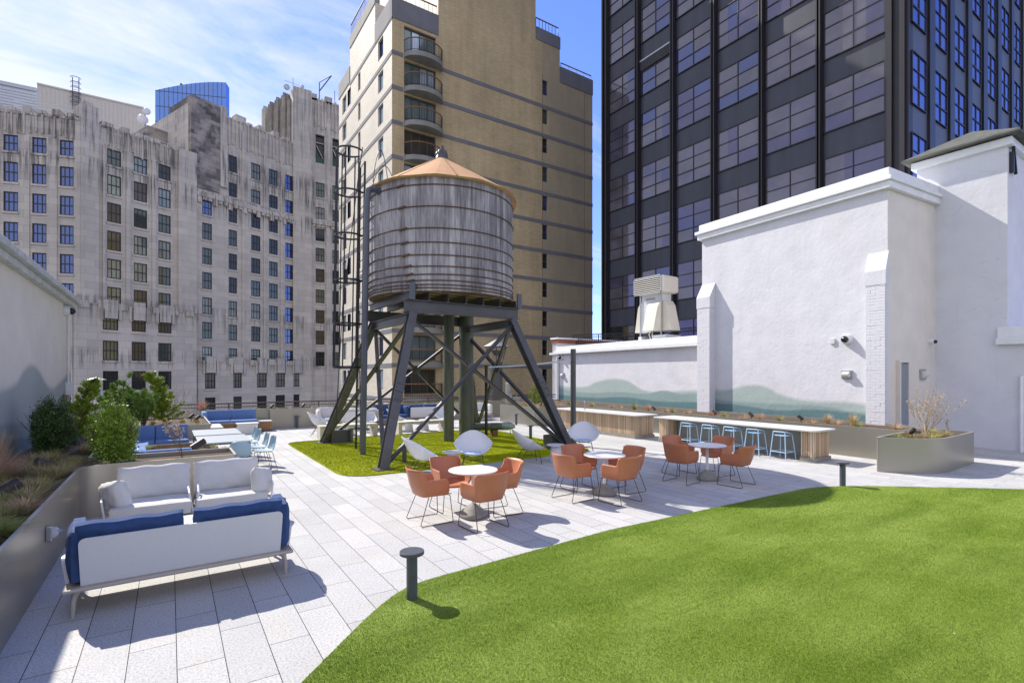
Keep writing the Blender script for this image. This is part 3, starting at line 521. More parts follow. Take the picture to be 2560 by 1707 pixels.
# black fence on the annex roof
def picket_fence(name, label, p0, p1, z, h, m='black_metal', step=.11, post=1.6, r=.009, railm=None, low=.08):
    t_ = thing(name, label, 'railing', (p0[0], p0[1], z)); a, b = Vector((*p0, z)), Vector((*p1, z)); L_ = (b - a).length; d = (b - a) / L_; up = Vector((0, 0, 1)); mb = MB()
    n_ = int(L_ / step)
    for k in range(n_ + 1): q = a + d * (L_ * k / max(n_, 1)); mb.bar(q + up * low, q + up * (h - .01), 2 * r, 2 * r, d)
    mb.build('picket', m, t_)['kind'] = 'stuff'
    mb = MB(); mb.bar(a + up * low, b + up * low, .03, .03); mb.bar(a + up * (h * .86), b + up * (h * .86), .03, .03); mb.build('rail', m, t_)
    mb = MB(); mb.bar(a + up * h, b + up * h, .05, .05); mb.build('top_rail', railm or m, t_)
    k = 0; n2_ = max(1, round(L_ / post))
    for k in range(n2_ + 1): q = a + d * (L_ * k / n2_); mb = MB(); mb.bar(q, q + up * h, .05, .05, d); mb.build('post', m, t_)
    return t_
picket_fence('metal_railing', 'black picket railing on the annex roof left of the white ventilation unit', (20.0, 23.4), (22.5, 19.5), 3.5, 1.0)
picket_fence('metal_railing', 'black picket railing on the annex roof behind the white ventilation unit', (22.6, 19.4), (21.8, 12.5), 3.55, 1.0)
# far railing of the terrace
fr = picket_fence('terrace_railing', 'brown railing with wire infill along the far edge of the terrace', (-3.2, 23.2), (26, 23.2), 0, 1.0, 'fence_brown', .10, 1.75, .004, None, .5)
# ------------------------------------------------------------------ ventilation unit on the annex roof
vx, vy = 19.9, 17.35
vu = thing('ventilation_unit', 'cream sheet metal ventilation unit with louvred hood on the annex roof', 'ventilation unit', (vx, vy, 3.7))
mb = MB(); mb.box(vx, vy - .62, 4.25, vx + .75, vy + .62, 6.3); mb.build('cabinet', 'sheet_white', vu, bevel=.015)
def hood(name, x0, x1, y0, y1, z0, z1, dirn, m='cream_metal', flare=.38):
    mb = MB()
    # slanting weather hood: deep at the bottom, shallow on top
    if dirn == '-x': P = [(x1, y0, z0), (x1, y1, z0), (x1, y1, z1), (x1, y0, z1), (x0, y0 - .0, z0), (x0, y1, z0), (x1 - flare * .35, y1, z1), (x1 - flare * .35, y0, z1), (x1 - flare * .75, y1, z1 - .22), (x1 - flare * .75, y0, z1 - .22)]
    if dirn == '-y': P = [(x1, y1, z0), (x0, y1, z0), (x0, y1, z1), (x1, y1, z1), (x1, y0, z0), (x0, y0, z0), (x0, y1 - flare * .35, z1), (x1, y1 - flare * .35, z1), (x0, y1 - flare * .75, z1 - .22), (x1, y1 - flare * .75, z1 - .22)]
    if dirn == '+y': P = [(x0, y0, z0), (x1, y0, z0), (x1, y0, z1), (x0, y0, z1), (x0, y1, z0), (x1, y1, z0), (x1, y0 + flare * .35, z1), (x0, y0 + flare * .35, z1), (x1, y0 + flare * .75, z1 - .22), (x0, y0 + flare * .75, z1 - .22)]
    mb.add(P, [(0, 1, 5, 4), (4, 5, 8, 9), (9, 8, 6, 7), (7, 6, 2, 3), (0, 4, 9, 7, 3), (1, 2, 6, 8, 5), (0, 3, 2, 1)]); return mb.build(name, m, vu, bevel=.01)
hood('side_hood', vx + .05, vx + .7, vy + .63, vy + 1.12, 4.28, 5.75, '+y'); hood('side_hood', vx + .05, vx + .7, vy - 1.2, vy - .63, 4.28, 5.75, '-y'); hood('front_hood', vx - .62, vx - .003, vy - .66, vy + .02, 4.28, 5.7, '-x')
mb = MB(); mb.box(vx - .3, vy - .95, 6.12, vx + .95, vy + .8, 6.95); mb.build('top_duct', 'cream_metal', vu, bevel=.12)
mb = MB(); mb.box(vx - .34, vy - .9, 6.1, vx - .301, vy + .85, 6.16); mb.box(vx - .34, vy - .9, 6.9, vx - .301, vy + .85, 6.97); mb.box(vx - .34, vy - .9, 6.1, vx - .301, vy - .85, 6.97); mb.box(vx - .34, vy + .8, 6.1, vx - .301, vy + .85, 6.97); mb.build('louvre_frame', 'galv', vu)
mb = MB()
for k in range(8): z = 6.2 + k * .092; mb.obox((vx - .35, vy - .84, z), (.05, 0, .05), (0, 1.64, 0), (.006, 0, -.008))
mb.build('louvre', 'cream_metal', vu); mb = MB(); mb.box(vx - .302, vy - .84, 6.15, vx - .299, vy + .8, 6.92); mb.build('louvre_back', 'lens_black', vu)
for yy in (-.68, .64): mb = MB(); mb.box(vx - .06, vy + yy, 3.85, vx - .0, vy + yy + .05, 6.1); mb.build('strut', 'galv', vu)
mb = MB(); mb.box(vx - .15, vy - 1.0, 3.71, vx + .9, vy - .25, 4.02); mb.box(vx - .2, vy - 1.05, 4.02, vx + .95, vy - .2, 4.07); mb.build('base_curb', 'sheet_white', vu, bevel=.01); mb = MB(); mb.box(vx - .1, vy + .55, 3.71, vx + .9, vy + .75, 4.05); mb.build('base_curb', 'sheet_white', vu, bevel=.01)
mb = MB(); mb.lathe([(.42, 4.05), (.42, 4.24)], (vx + .35, vy), 20); mb.build('fan', 'black_metal', vu)
mb = MB()
for k in range(2): mb.tube([(vx - .05, vy - .15 + k * .1, 4.28), (vx - .16, vy - .2 + k * .2, 4.15), (vx - .12, vy - .22 + k * .1, 3.75)], .022, 6)
mb.build('cable', 'white_plastic', vu, True)
tx = bpy.data.curves.new('t', 'FONT'); tx.body = 'SAMSUNG'; tx.size = .13; tx.extrude = .002; to = bpy.data.objects.new('tmp', tx); C.objects.link(to)
bpy.context.view_layer.update(); me = bpy.data.meshes.new_from_object(to.evaluated_get(bpy.context.evaluated_depsgraph_get())); bpy.data.objects.remove(to)
o = bpy.data.objects.new('lettering', me); C.objects.link(o); me.materials.clear(); me.materials.append(M['text_ink']); o.parent = vu; o.location = (-.004, .34, 2.15); o.rotation_euler = (rad(90), 0, rad(-90))
# ------------------------------------------------------------------ water tower
TX, TY, TR = 6.73, 13.83, 2.10; TB, TT = 4.30, 7.22
wt = thing('water_tower', 'old wooden rooftop water tank with tan conical roof on dark steel legs', 'water tower', (TX, TY, 0))
def wpart(mb, name, m, par=wt, **k): return mb.build(name, m, par, **k)
mb = MB(); nS_ = 96
V = []
for z in (TB, TT):
    for k in range(nS_): a = 2 * math.pi * k / nS_; V.append((TX + TR * math.cos(a), TY + TR * math.sin(a), z))
mb.add(V, [(k, (k + 1) % nS_, nS_ + (k + 1) % nS_, nS_ + k) for k in range(nS_)] + [tuple(range(nS_ - 1, -1, -1))])
tank = wpart(mb, 'tank', 'tank_wood'); 
# object space of tank = tower root; shift the texture centre by keeping the tank at the root axis
hz = [7.02, 6.46, 5.90, 5.54, 5.22, 4.93, 4.72, 4.56, 4.45, 4.37]
for i, z in enumerate(hz):
    mb = MB(); mb.tube([(TX + (TR + .014) * math.cos(a), TY + (TR + .014) * math.sin(a), z + .006 * math.sin(3 * a + i)) for a in [2 * math.pi * k / 72 for k in range(72)]], .015, 6, False, True)
    for a in (-2.55 + .02 * i, .02 + .03 * i, 2.0):
        c_, s_ = math.cos(a), math.sin(a); px_, py_ = TX + (TR + .03) * c_, TY + (TR + .03) * s_
        mb.bar((px_ + s_ * .11, py_ - c_ * .11, z - .02), (px_ - s_ * .11, py_ + c_ * .11, z + .015), .05, .045)
    wpart(mb, 'hoop', 'rust', tank, smooth=True)
mb = MB(); n_ = 12; R_ = TR + .12; V = [(TX, TY, 8.52)]
pr = [(R_, 7.205), (R_, 7.245), (.22, 8.50)]
for r_, z_ in pr:
    for k in range(48):
        a = 2 * math.pi * k / 48; fac = 1 if r_ > 1 else 1; V.append((TX + r_ * math.cos(a), TY + r_ * math.sin(a), z_ + (.012 * math.cos(12 * a) if r_ > 1 else 0)))
fs = []
for i in (0, 1):
    for k in range(48): l = (k + 1) % 48; fs.append((1 + i * 48 + k, 1 + i * 48 + l, 1 + (i + 1) * 48 + l, 1 + (i + 1) * 48 + k))
for k in range(48): fs.append((97 + k, 97 + (k + 1) % 48, 0))
fs.append(tuple(range(48, 0, -1))); mb.add(V, fs); mb.m = [1 if i < 48 else 0 for i in range(len(fs))]
roof = wpart(mb, 'roof', ['roof_canvas', 'roof_edge'])
mb = MB()
for k in range(9):
    a = 2 * math.pi * (k + .35) / 9; mb.bar((TX + R_ * math.cos(a), TY + R_ * math.sin(a), 7.252), (TX + .22 * math.cos(a), TY + .22 * math.sin(a), 8.507), .025, .012)
wpart(mb, 'roof_seam', 'roof_edge', roof)
mb = MB(); mb.lathe([(.20, 8.46), (.19, 8.58), (.13, 8.68), (.13, 8.74), (.06, 8.80), (.055, 8.93), (.0, 8.95)], (TX, TY), 12)
for k in range(5): a = k * 1.257; mb.ball((TX + .12 * math.cos(a), TY + .12 * math.sin(a), 8.66), .075, (1, 1, 1.7), 8, 6)
wpart(mb, 'finial', 'steel', roof, smooth=True)
# steel frame. base rectangle and inward leaning legs
BX0, BX1, BY0, BY1 = 3.98, 9.45, 11.18, 16.5; LA = 1.20; ZL = 3.72
LEG = [((BX0, BY0), (BX0 + LA, BY0 + LA)), ((BX1, BY0), (BX1 - LA, BY0 + LA)), ((BX1, BY1), (BX1 - LA, BY1 - LA)), ((BX0, BY1), (BX0 + LA, BY1 - LA))]
def ibeam(mb, p0, p1, w=.2, h=.25, side=(1, 0, 0), tw=.018):
    p0, p1 = Vector(p0), Vector(p1); d = (p1 - p0).normalized(); s_ = Vector(side); s_ = (s_ - d * s_.dot(d)).normalized(); u = s_.cross(d).normalized()
    L_ = p1 - p0
    mb.obox(p0 - s_ * w / 2 - u * h / 2, s_ * w, L_, u * tw); mb.obox(p0 - s_ * w / 2 + u * (h / 2 - tw), s_ * w, L_, u * tw); mb.obox(p0 - s_ * tw / 2 - u * (h / 2 - tw), s_ * tw, L_, u * (h - 2 * tw))
for i, (b_, t_) in enumerate(LEG):
    mb = MB(); ibeam(mb, (*b_, 0), (*t_, ZL), .205, .22, (1, 0, 0)); lg = wpart(mb, 'leg', 'steel')
    P0, P1 = Vector((*b_, 0)), Vector((*t_, ZL)); mb = MB(); c_ = P0 + (P1 - P0) * .40; d = (P1 - P0).normalized(); s_ = Vector((1, 0, 0)); s_ = (s_ - d * s_.dot(d)).normalized(); u = s_.cross(d).normalized()
    if u.y > 0: u = -u
    mb.obox(c_ - s_ * .11 + u * .111, s_ * .22, d * .62, u * .014)
    for a in range(4):
        for b in range(6):
            if a in (1, 2) and b % 2: continue
            q = c_ + s_ * (-.08 + a * .053) + d * (.05 + b * .10) + u * .125; mb.bar(q, q + u * .018, .026, .026)
    wpart(mb, 'splice_plate', 'steel', lg)
    mb = MB(); mb.box(b_[0] - .2, b_[1] - .2, .0, b_[0] + .2, b_[1] + .2, .05); wpart(mb, 'foot_plate', 'steel', lg)
for i in range(4):
    (b0, t0), (b1_, t1) = LEG[i], LEG[(i + 1) % 4]; nrm = Vector((b1_[0] - b0[0], b1_[1] - b0[1], 0)).cross(Vector((0, 0, 1))).normalized()
    m_ = 'steel'
    A = Vector((*b0, .06)); B = Vector((*t1, ZL - .15)); A2 = Vector((*b1_, .06)); B2 = Vector((*t0, ZL - .15)); off = nrm * .02
    for (P, Q, k) in ((A, B, 1), (A2, B2, -1)): mb = MB(); ibeam(mb, P + off * k * 1.6, Q + off * k * 1.6, .09, .08, nrm, .012); wpart(mb, 'brace', m_)
    mid = (A + B) / 2; kx = Vector(((b0[0] + b1_[0]) / 2, (b0[1] + b1_[1]) / 2, 0)); tt = .5 * (1 + (1 - 0) * 0)
    # crossing point of the two diagonals
    w0 = (Vector(b1_) - Vector(b0)).length; w1 = (Vector(t1) - Vector(t0)).length; f_ = w0 / (w0 + w1); q = A + (B - A) * f_; hd = Vector((b1_[0] - b0[0], b1_[1] - b0[1], 0)).normalized()
    mb = MB(); mb.obox(q - hd * .14 - Vector((0, 0, .13)) - nrm * .01, hd * .28, nrm * .02, Vector((0, 0, .26))); wpart(mb, 'gusset', m_)
x0, x1, y0, y1 = BX0 + LA - .22, BX1 - LA + .22, BY0 + LA, BY1 - LA
for yy in (y0, y1): mb = MB(); ibeam(mb, (x0, yy, ZL + .19), (x1, yy, ZL + .19), .2, .31, (0, 1, 0)); mb.box(x0 + .02, yy - .012, ZL + .05, x1 - .02, yy + .012, ZL + .33); wpart(mb, 'main_beam', 'steel')
for xx in (BX0 + LA, BX1 - LA): mb = MB(); ibeam(mb, (xx, y0 - .1, ZL - .10), (xx, y1 + .1, ZL - .10), .16, .24, (1, 0, 0)); wpart(mb, 'side_beam', 'steel')
for k in range(7):
    xx = x0 + .12 + k * (x1 - x0 - .24) / 6; mb = MB(); ibeam(mb, (xx, y0 - .08, ZL + .455), (xx, y1 + .1, ZL + .455), .1, .20, (1, 0, 0)); wpart(mb, 'joist', 'steel')
for k in (-1.6, 1.7): mb = MB(); mb.obox((TX + k - .07, y0 - .16, ZL + .34), (.14, 0, 0), (0, .05, 0), (0, 0, .42)); wpart(mb, 'lug', 'steel_blue')
mb = MB()
for k in range(10):
    yy = TY - 1.8 + k * .4; hw = math.sqrt(max(.05, 2.0 ** 2 - (yy - TY) ** 2)); mb.box(TX - hw, yy - .06, 4.28 - .0, TX + hw, yy + .06, 4.30 - .001)
    mb.box(TX - hw, yy - .05, 4.275 - .0, TX + hw, yy + .05, 4.2785)
mb.lathe([(1.98, 4.283), (2.07, 4.283), (2.07, 4.299), (1.98, 4.299)], (TX, TY), 48, cap=False); wpart(mb, 'underside', 'raw_wood')
# footing blocks (stand beside the legs)
mb = MB(); mb.box(4.15, 16.2, 0, 4.75, 16.8, .42); tag(mb.build('footing_block', 'footing', None, bevel=.02), 'dark concrete block behind the rear left tower leg', 'block', 'concrete blocks at the tower feet')
mb = MB(); mb.box(8.95, 11.4, 0, 9.3, 11.8, .42); tag(mb.build('footing_block', 'footing', None, bevel=.02), 'dark concrete block beside the right tower leg', 'block', 'concrete blocks at the tower feet')
# two big standpipes
for (x, y, r_, lb) in ((7.42, 14.75, .165, 'thinner pipe'), (8.30, 15.2, .245, 'fat pipe')):
    mb = MB(); mb.tube([(x, y, 0), (x, y, 4.2)], r_, 24); 
    for z in (.9, 1.9, 2.9, 3.6): mb.tube([(x, y, z), (x, y, z + .02)], r_ + .008, 24)
    for k in range(24): mb.box(x - r_ * .3, y - r_ - .002, .15 + k * .16, x - r_ * .3 + .015, y - r_ * .93, .165 + k * .16)
    wpart(mb, 'standpipe', 'pipe_green', smooth=True)
mb = MB(); mb.tube([(8.5, 15.45, 0), (8.5, 15.45, 4.1)], .12, 16); wpart(mb, 'standpipe', 'pipe_green', smooth=True)
# vertical service pipe with elbow into the tank
pt = Vector((4.33, 13.35, 7.0)); pbm = Vector((4.28, 13.55, 0)); mb = MB()
mb.tube([pbm, pbm.lerp(pt, .94), pt + Vector((.02, 0, .0)), pt + Vector((.1, .03, .06)), pt + Vector((.55, .1, .06))], .075, 14); mb.tube([pt + Vector((.28, .05, .06)), pt + Vector((.36, .06, .06))], .10, 14); mb.tube([pbm.lerp(pt, .45), pbm.lerp(pt, .452)], .088, 14); wpart(mb, 'service_pipe', 'steel_blue', smooth=True)
for a in range(3):
    mb = MB(); c0 = Vector((4.75 + .1 * a, 13.1 + .35 * a, 7.15)); mb.tube([c0 + Vector((-.35 + .55 * t_ + .3 * a * t_, .3 * t_, (.95 - .25 * a) * math.sin(math.pi * min(1, t_ * 1.05)) ** .8)) for t_ in [k / 14 for k in range(15)]], .011, 5); wpart(mb, 'wire_loop', 'black_metal')
# ladder with cage
ld = thing('caged_ladder', 'tall black steel ladder with hoop cage left of the water tank', 'ladder', (4.42, 14.1, 0))
L0 = Vector((4.40, 14.15, 0)); L0b = Vector((4.44, 14.70, 0)); top = Vector((.24, -.35, 7.6))
def LP(b_, z): return b_ + Vector((.10 * z / 7.6, -.06 * z / 7.6, z))
for b_ in (L0, L0b): mb = MB(); mb.tube([LP(b_, 0), LP(b_, 8.05)], .03, 8); mb.build('rail', 'black_metal', ld)
for k in range(27): z = .25 + k * .3; mb = MB(); mb.tube([LP(L0, z), LP(L0b, z)], .011, 5); mb.build('rung', 'black_metal', ld)
cc = (L0 + L0b) / 2 + Vector((-.36, .02, 0))
def ring(z, r=.36, n=20):
    c_ = LP(cc, z); return [c_ + Vector((r * math.cos(a), r * 1.0 * math.sin(a), 0)) for a in [rad(35 + 290 * k / n) for k in range(n + 1)]]
for z in (2.35, 3.55, 4.75, 6.0, 7.2, 8.35):
    mb = MB(); R__ = ring(z)
    for a, b in zip(R__[:-1], R__[1:]): mb.bar(a, b, .012, .05)
    if z < 8: mb.bar(R__[0], LP(L0b, z), .012, .05); mb.bar(R__[-1], LP(L0, z), .012, .05)
    mb.build('cage_hoop', 'black_metal', ld)
for k in (1, 5, 8, 11, 14, 18): mb = MB(); mb.tube([ring(2.35)[k], ring(8.35)[k]], .019, 6); mb.build('cage_bar', 'black_metal', ld)
mb = MB(); mb.tube([(3.75, 14.2, 0.9), (3.9, 14.1, 4), (4.25, 13.9, 7.4), (4.35, 13.8, 8.3)], .013, 5); mb.box(3.95, 14.03, 4.6, 4.02, 14.1, 5.0); mb.build('cable', 'black_metal', ld, True)
# perforated strut pole and lying pipe below the tank
mb = MB(); mb.box(8.72, 14.62, 0, 8.79, 14.69, 2.45)
for k in range(40): mb.box(8.70, 14.60, .05 + k * .06, 8.723, 14.645, .08 + k * .06)
tag(mb.build('strut_pole', 'black_metal'), 'black perforated strut pole standing behind the fat green standpipe', 'pole')
lp = thing('lying_pipe', 'short horizontal pipe end on a wooden block beside the standpipes', 'pipe', (9.3, 15.3, 0)); mb = MB(); mb.tube([(8.6, 15.35, .36), (9.55, 14.95, .36)], .13, 16); mb.build('pipe', 'pipe_green', lp, True)
mb = MB(); mb.tube([(9.55, 14.95, .36), (9.78, 14.86, .37), (9.95, 14.8, .34), (10.0, 14.78, .3)], [.14, .15, .09, .02], 12); mb.tube([(9.8, 14.82, .3), (9.84, 14.8, .05)], .012, 5); mb.build('wrapped_end', 'pane_teal', lp, True); mb = MB(); mb.box(9.2, 14.95, .0, 9.4, 15.15, .24); mb.build('wood_block', 'raw_wood', lp)
# free standing post with strut arm to the tower
pp = AT(1433, 936 + CH * F / 15.5); zt_ = 2.92
po = thing('steel_post', 'dark round post in front of the faucet bar with a galvanised strut arm', 'post', (pp[0], pp[1], 0)); mb = MB(); mb.tube([(*pp, 0), (*pp, zt_)], .082, 20); mb.build('pole', 'steel', po, True)
mb = MB(); a0 = Vector((pp[0] + .2, pp[1] - .02, 2.60)); a1 = Vector((8.62, 12.1, 2.42)); a2 = Vector((7.6, 12.6, 2.36)); mb.bar(a0, a1, .045, .045); mb.bar(a1, a2, .04, .04)
for k in range(22): q = a0.lerp(a1, (k + .5) / 22); mb.bar(q + Vector((-.02, 0, .024)), q + Vector((.02, 0, .024)), .05, .006)
mb.build('strut_arm', 'galv', po)
#@@FURNITURE
# ------------------------------------------------------------------ furniture
# --- terracotta armchair on a wire sled base (faces +Y at rz 0, origin under the seat)
def interp(xs, ys, x): return float(np.interp(x, xs, ys))
def make_armchair(label):
    r = thing('armchair', label, 'armchair', (0, 0, 0), 0, 'terracotta armchairs round the cafe tables')
    N_ = 48; rows = 10; P = []
    for i in range(rows + 1):
        v = i / rows; row = []
        for k in range(N_ + 1):
            t_ = k / N_; s_ = abs(t_ - .5) * 2                      # 0 at the back centre, 1 at the arm tip
            # plan curve: straight arms, rounded back
            if s_ < .42: a = s_ / .42; x = .235 * math.sin(a * math.pi / 2) ** .8 if a < 1 else .235; y = -.235 + .05 * a ** 2.2
            else: a = (s_ - .42) / .58; x = .235 + .02 * a; y = -.185 + .36 * a
            top = .80 if s_ < .40 else (.80 - .155 * (1 - math.cos(math.pi * min(1, (s_ - .40) / .08))) / 2)
            if s_ > .5: top = .645 - .0 * s_
            if s_ > .93: top = .645 - .07 * ((s_ - .93) / .07) ** 2
            if s_ < .40: top += -.035 * max(0, (s_ - .30) / .10) ** 2
            bot = .405
            z = bot + (top - bot) * v; fl = (z - .405)
            back = max(0, 1 - s_ / .5); y2 = y - fl * (.30 * back + .03); x2 = x * (1 + fl * (.42 if s_ < .45 else .36)) * (.88 + .12 * min(1, v * 3))
            if s_ > .42: y2 += fl * .0
            row.append((x2 * (1 if t_ > .5 else -1), y2 * (.93 + .07 * min(1, v * 3)), z))
        P.append(row)
    mb = MB(); mb.grid(P); mb.build('shell', 'terracotta', r, True, 0, .013, 0, 2, 75)
    mb = MB(); S = []
    for i in range(9):
        v = i / 8; y = -.22 + .46 * v; row = []
        for k in range(13):
            u = -1 + k / 6; w = .215 * (1 - .25 * max(0, (.3 - v) / .3) ** 2) * (1 - .06 * max(0, (v - .85) / .15)); row.append((u * w, y, .425 - .018 * (1 - u * u) - .02 * max(0, v - .85) / .15 + .02 * max(0, .15 - v) / .15))
        S.append(row)
    mb.grid(S); mb.build('seat', 'terracotta', r, True, 0, .014, 0, 2, 75)
    mb = MB()
    def sled(sx):
        return [(sx * .10, .17, .405), (sx * .20, .19, .40), (sx * .222, .205, .385), (sx * .262, .235, .03), (sx * .262, .225, .010), (sx * .262, -.25, .010), (sx * .262, -.27, .03), (sx * .215, -.13, .39), (sx * .19, -.12, .402), (sx * .10, -.12, .405)]
    for sx in (-1, 1): mb = MB(); mb.tube(sled(sx), .0062, 6); mb.build('sled_leg', 'chrome_dark', r, True)
    return reg(r)
def make_table(label):
    r = thing('cafe_table', label, 'table', (0, 0, 0), 0, 'round white cafe tables'); mb = MB(); mb.lathe([(.0, .688), (.35, .688), (.372, .70), (.374, .708), (.368, .715), (0, .715)], (0, 0), 64, cap=False); mb.build('tabletop', 'table_white', r, True)
    mb = MB(); mb.tube([(0, 0, .17), (0, 0, .69)], .028, 20); mb.tube([(0, 0, .68), (0, 0, .688)], .12, 20); mb.build('post', 'table_white', r, True)
    mb = MB(); mb.lathe([(.19, .0), (.212, .02), (.214, .05), (.19, .075), (.13, .125), (.065, .185), (.035, .20), (.0, .20)], (0, 0), 48, tri=.09); mb.build('base', 'concrete', r, True, angle=60); return reg(r)
T_ = [(3.82, 6.78), (6.50, 6.74), (9.16, 6.52)]; TL = ['the front cafe table nearest the sofas', 'the middle cafe table', 'the cafe table nearest the bar stools']
t0 = make_table('round white cafe table nearest the sofas, fully in sun'); c0 = None
CHP = [[(3.20, 6.95, -90), (3.69, 6.27, 3), (4.30, 6.78, 84), (3.76, 7.38, 180)], [(5.82, 6.80, -88), (6.34, 6.22, 4), (7.02, 6.74, 86), (6.43, 7.32, 178)], [(8.52, 6.66, -86), (9.18, 5.88, 10), (9.78, 6.72, 80), (9.22, 7.24, 172)]]
CHP[2] = [(8.52, 6.66, -38), (9.18, 5.88, 28), (9.85, 6.72, 100), (9.22, 7.24, -152)]
CHP[2] = [(8.54, 6.66, -84), (9.18, 5.90, 6), (9.80, 6.75, 84), (9.21, 7.24, 176)]
SIDE = ['on the left side of', 'with its back to the viewer at', 'on the right side of', 'facing the viewer behind']
for i, (x, y) in enumerate(T_):
    if i == 0: t0.location = (x, y, 0)
    else: dup(t0, (x, y, 0), .5 * i, ['', 'round white cafe table in the middle, under the tank shadow', 'round white cafe table nearest the bar stools'][i])
    for k, (cx, cy, a) in enumerate(CHP[i]):
        lb = 'terracotta armchair ' + SIDE[k] + ' ' + TL[i]
        if c0 is None: c0 = make_armchair(lb); c0.location = (cx, cy, 0); c0.rotation_euler = (0, 0, rad(a))
        else: dup(c0, (cx, cy, 0), rad(a), lb)
# --- egg lounge chair (faces +Y)
def make_egg(label):
    r = thing('lounge_chair', label, 'lounge chair', (0, 0, 0), 0, 'white shell lounge chairs')
    prof = [(.34, .375), (.28, .345), (.15, .315), (0.0, .31), (-.13, .345), (-.22, .42), (-.30, .54), (-.365, .67), (-.41, .77), (-.435, .835)]
    wid = [.15, .29, .38, .43, .45, .45, .40, .31, .20, .06]; cup = [.02, .09, .19, .26, .28, .27, .22, .136, .06, .0]
    from_ = np.linspace(0, 1, len(prof)); nn = 24; Pm = []
    for i in range(nn + 1):
        v = i / nn; y = np.interp(v, from_, [p[0] for p in prof]); z = np.interp(v, from_, [p[1] for p in prof]); w = np.interp(v, from_, wid); c_ = np.interp(v, from_, cup)
        d = .02; y2 = np.interp(min(1, v + d), from_, [p[0] for p in prof]); z2 = np.interp(min(1, v + d), from_, [p[1] for p in prof]); y1 = np.interp(max(0, v - d), from_, [p[0] for p in prof]); z1 = np.interp(max(0, v - d), from_, [p[1] for p in prof]); ty, tz = y2 - y1, z2 - z1; l = math.hypot(ty, tz); ny, nz = tz / l, -ty / l
        if nz < 0 and v < .5: ny, nz = -ny, -nz
        if v >= .5 and ny < 0: ny, nz = -ny, -nz
        Pm.append([(w * math.sin(u * 1.35) / math.sin(1.35), y + ny * c_ * (u * u), z + nz * c_ * (u * u)) for u in [-1 + k / 10 for k in range(21)]])
    mb = MB(); mb.grid(Pm); mb.build('shell', 'white_plastic', r, True, 0, .016, 1, 2, 0)
    mb = MB(); mb.lathe([(.0, .33), (.17, .33), (.205, .35), (.20, .375), (.14, .385), (.0, .38)], (0, .07), 28, cap=False)
    for k in range(26): a = k * .2417; mb.ball((.195 * math.cos(a), .07 + .195 * math.sin(a), .365), .022, n=8, m=6)
    mb.build('seat_cushion', 'seat_sky', r, True, angle=0)
    for sx in (-1, 1):
        mb = MB(); mb.tube([(sx * .10, .16, .315), (sx * .2, .20, .31), (sx * .27, .25, .0)], .008, 6); mb.build('leg', 'chrome_dark', r, True)
        mb = MB(); mb.tube([(sx * .10, -.06, .315), (sx * .2, -.12, .31), (sx * .27, -.30, .0)], .008, 6); mb.build('leg', 'chrome_dark', r, True)
    mb = MB(); mb.tube([(-.235, .22, .18), (.235, -.2, .18)], .006, 5); mb.tube([(.235, .22, .18), (-.235, -.2, .18)], .006, 5); mb.build('cross_rod', 'chrome_dark', r); return reg(r)
EG = [(4.52, 10.25, -108, 'white shell lounge chair in front of the big left tower leg'), (5.78, 10.25, 152, 'white shell lounge chair facing the viewer behind the front cafe table'), (7.28, 10.15, -112, 'white shell lounge chair left of the conical side table, right of the standpipes'), (9.4, 10.55, 140, 'white shell lounge chair right of the conical side table in front of the round post'),
      (4.45, 18.9, -110, 'white shell lounge chair left of the rear left tower leg'), (6.25, 19.3, -150, 'white shell lounge chair seen between the service pipe and the big tower leg'), (7.35, 18.95, -105, 'white shell lounge chair just left of the blue cushioned sofa, behind the big tower leg'), (9.4, 19.0, 150, 'white shell lounge chair behind the right stone bench')]
e0 = None
for x, y, a, lb in EG:
    if e0 is None: e0 = make_egg(lb); e0.location = (x, y, 0); e0.rotation_euler = (0, 0, rad(a))
    else: dup(e0, (x, y, 0), rad(a), lb)
def make_side(label):
    r = thing('side_table', label, 'side table', (0, 0, 0), 0, 'small conical side tables'); mb = MB(); mb.lathe([(0, .40), (.225, .40), (.235, .41), (.23, .42), (0, .42)], (0, 0), 40, cap=False); mb.build('tabletop', 'white_plastic', r, True)
    mb = MB(); mb.lathe([(.165, 0), (.17, .01), (.12, .40), (0, .40)], (0, 0), 32); mb.build('base', 'white_plastic', r, True); return reg(r)
s0 = None
for x, y, lb in [(7.95, 9.95, 'white conical side table between two shell chairs at the turf edge'), (5.3, 10.35, 'white round side table mostly hidden behind the front cafe group'), (7.55, 18.35, 'white conical side table behind the left end of the right stone bench'), (8.2, 18.35, 'white conical side table behind the middle of the right stone bench'), (5.35, 18.4, 'white conical side table behind the left stone bench')]:
    if s0 is None: s0 = make_side(lb); s0.location = (x, y, 0)
    else: dup(s0, (x, y, 0), 0, lb)
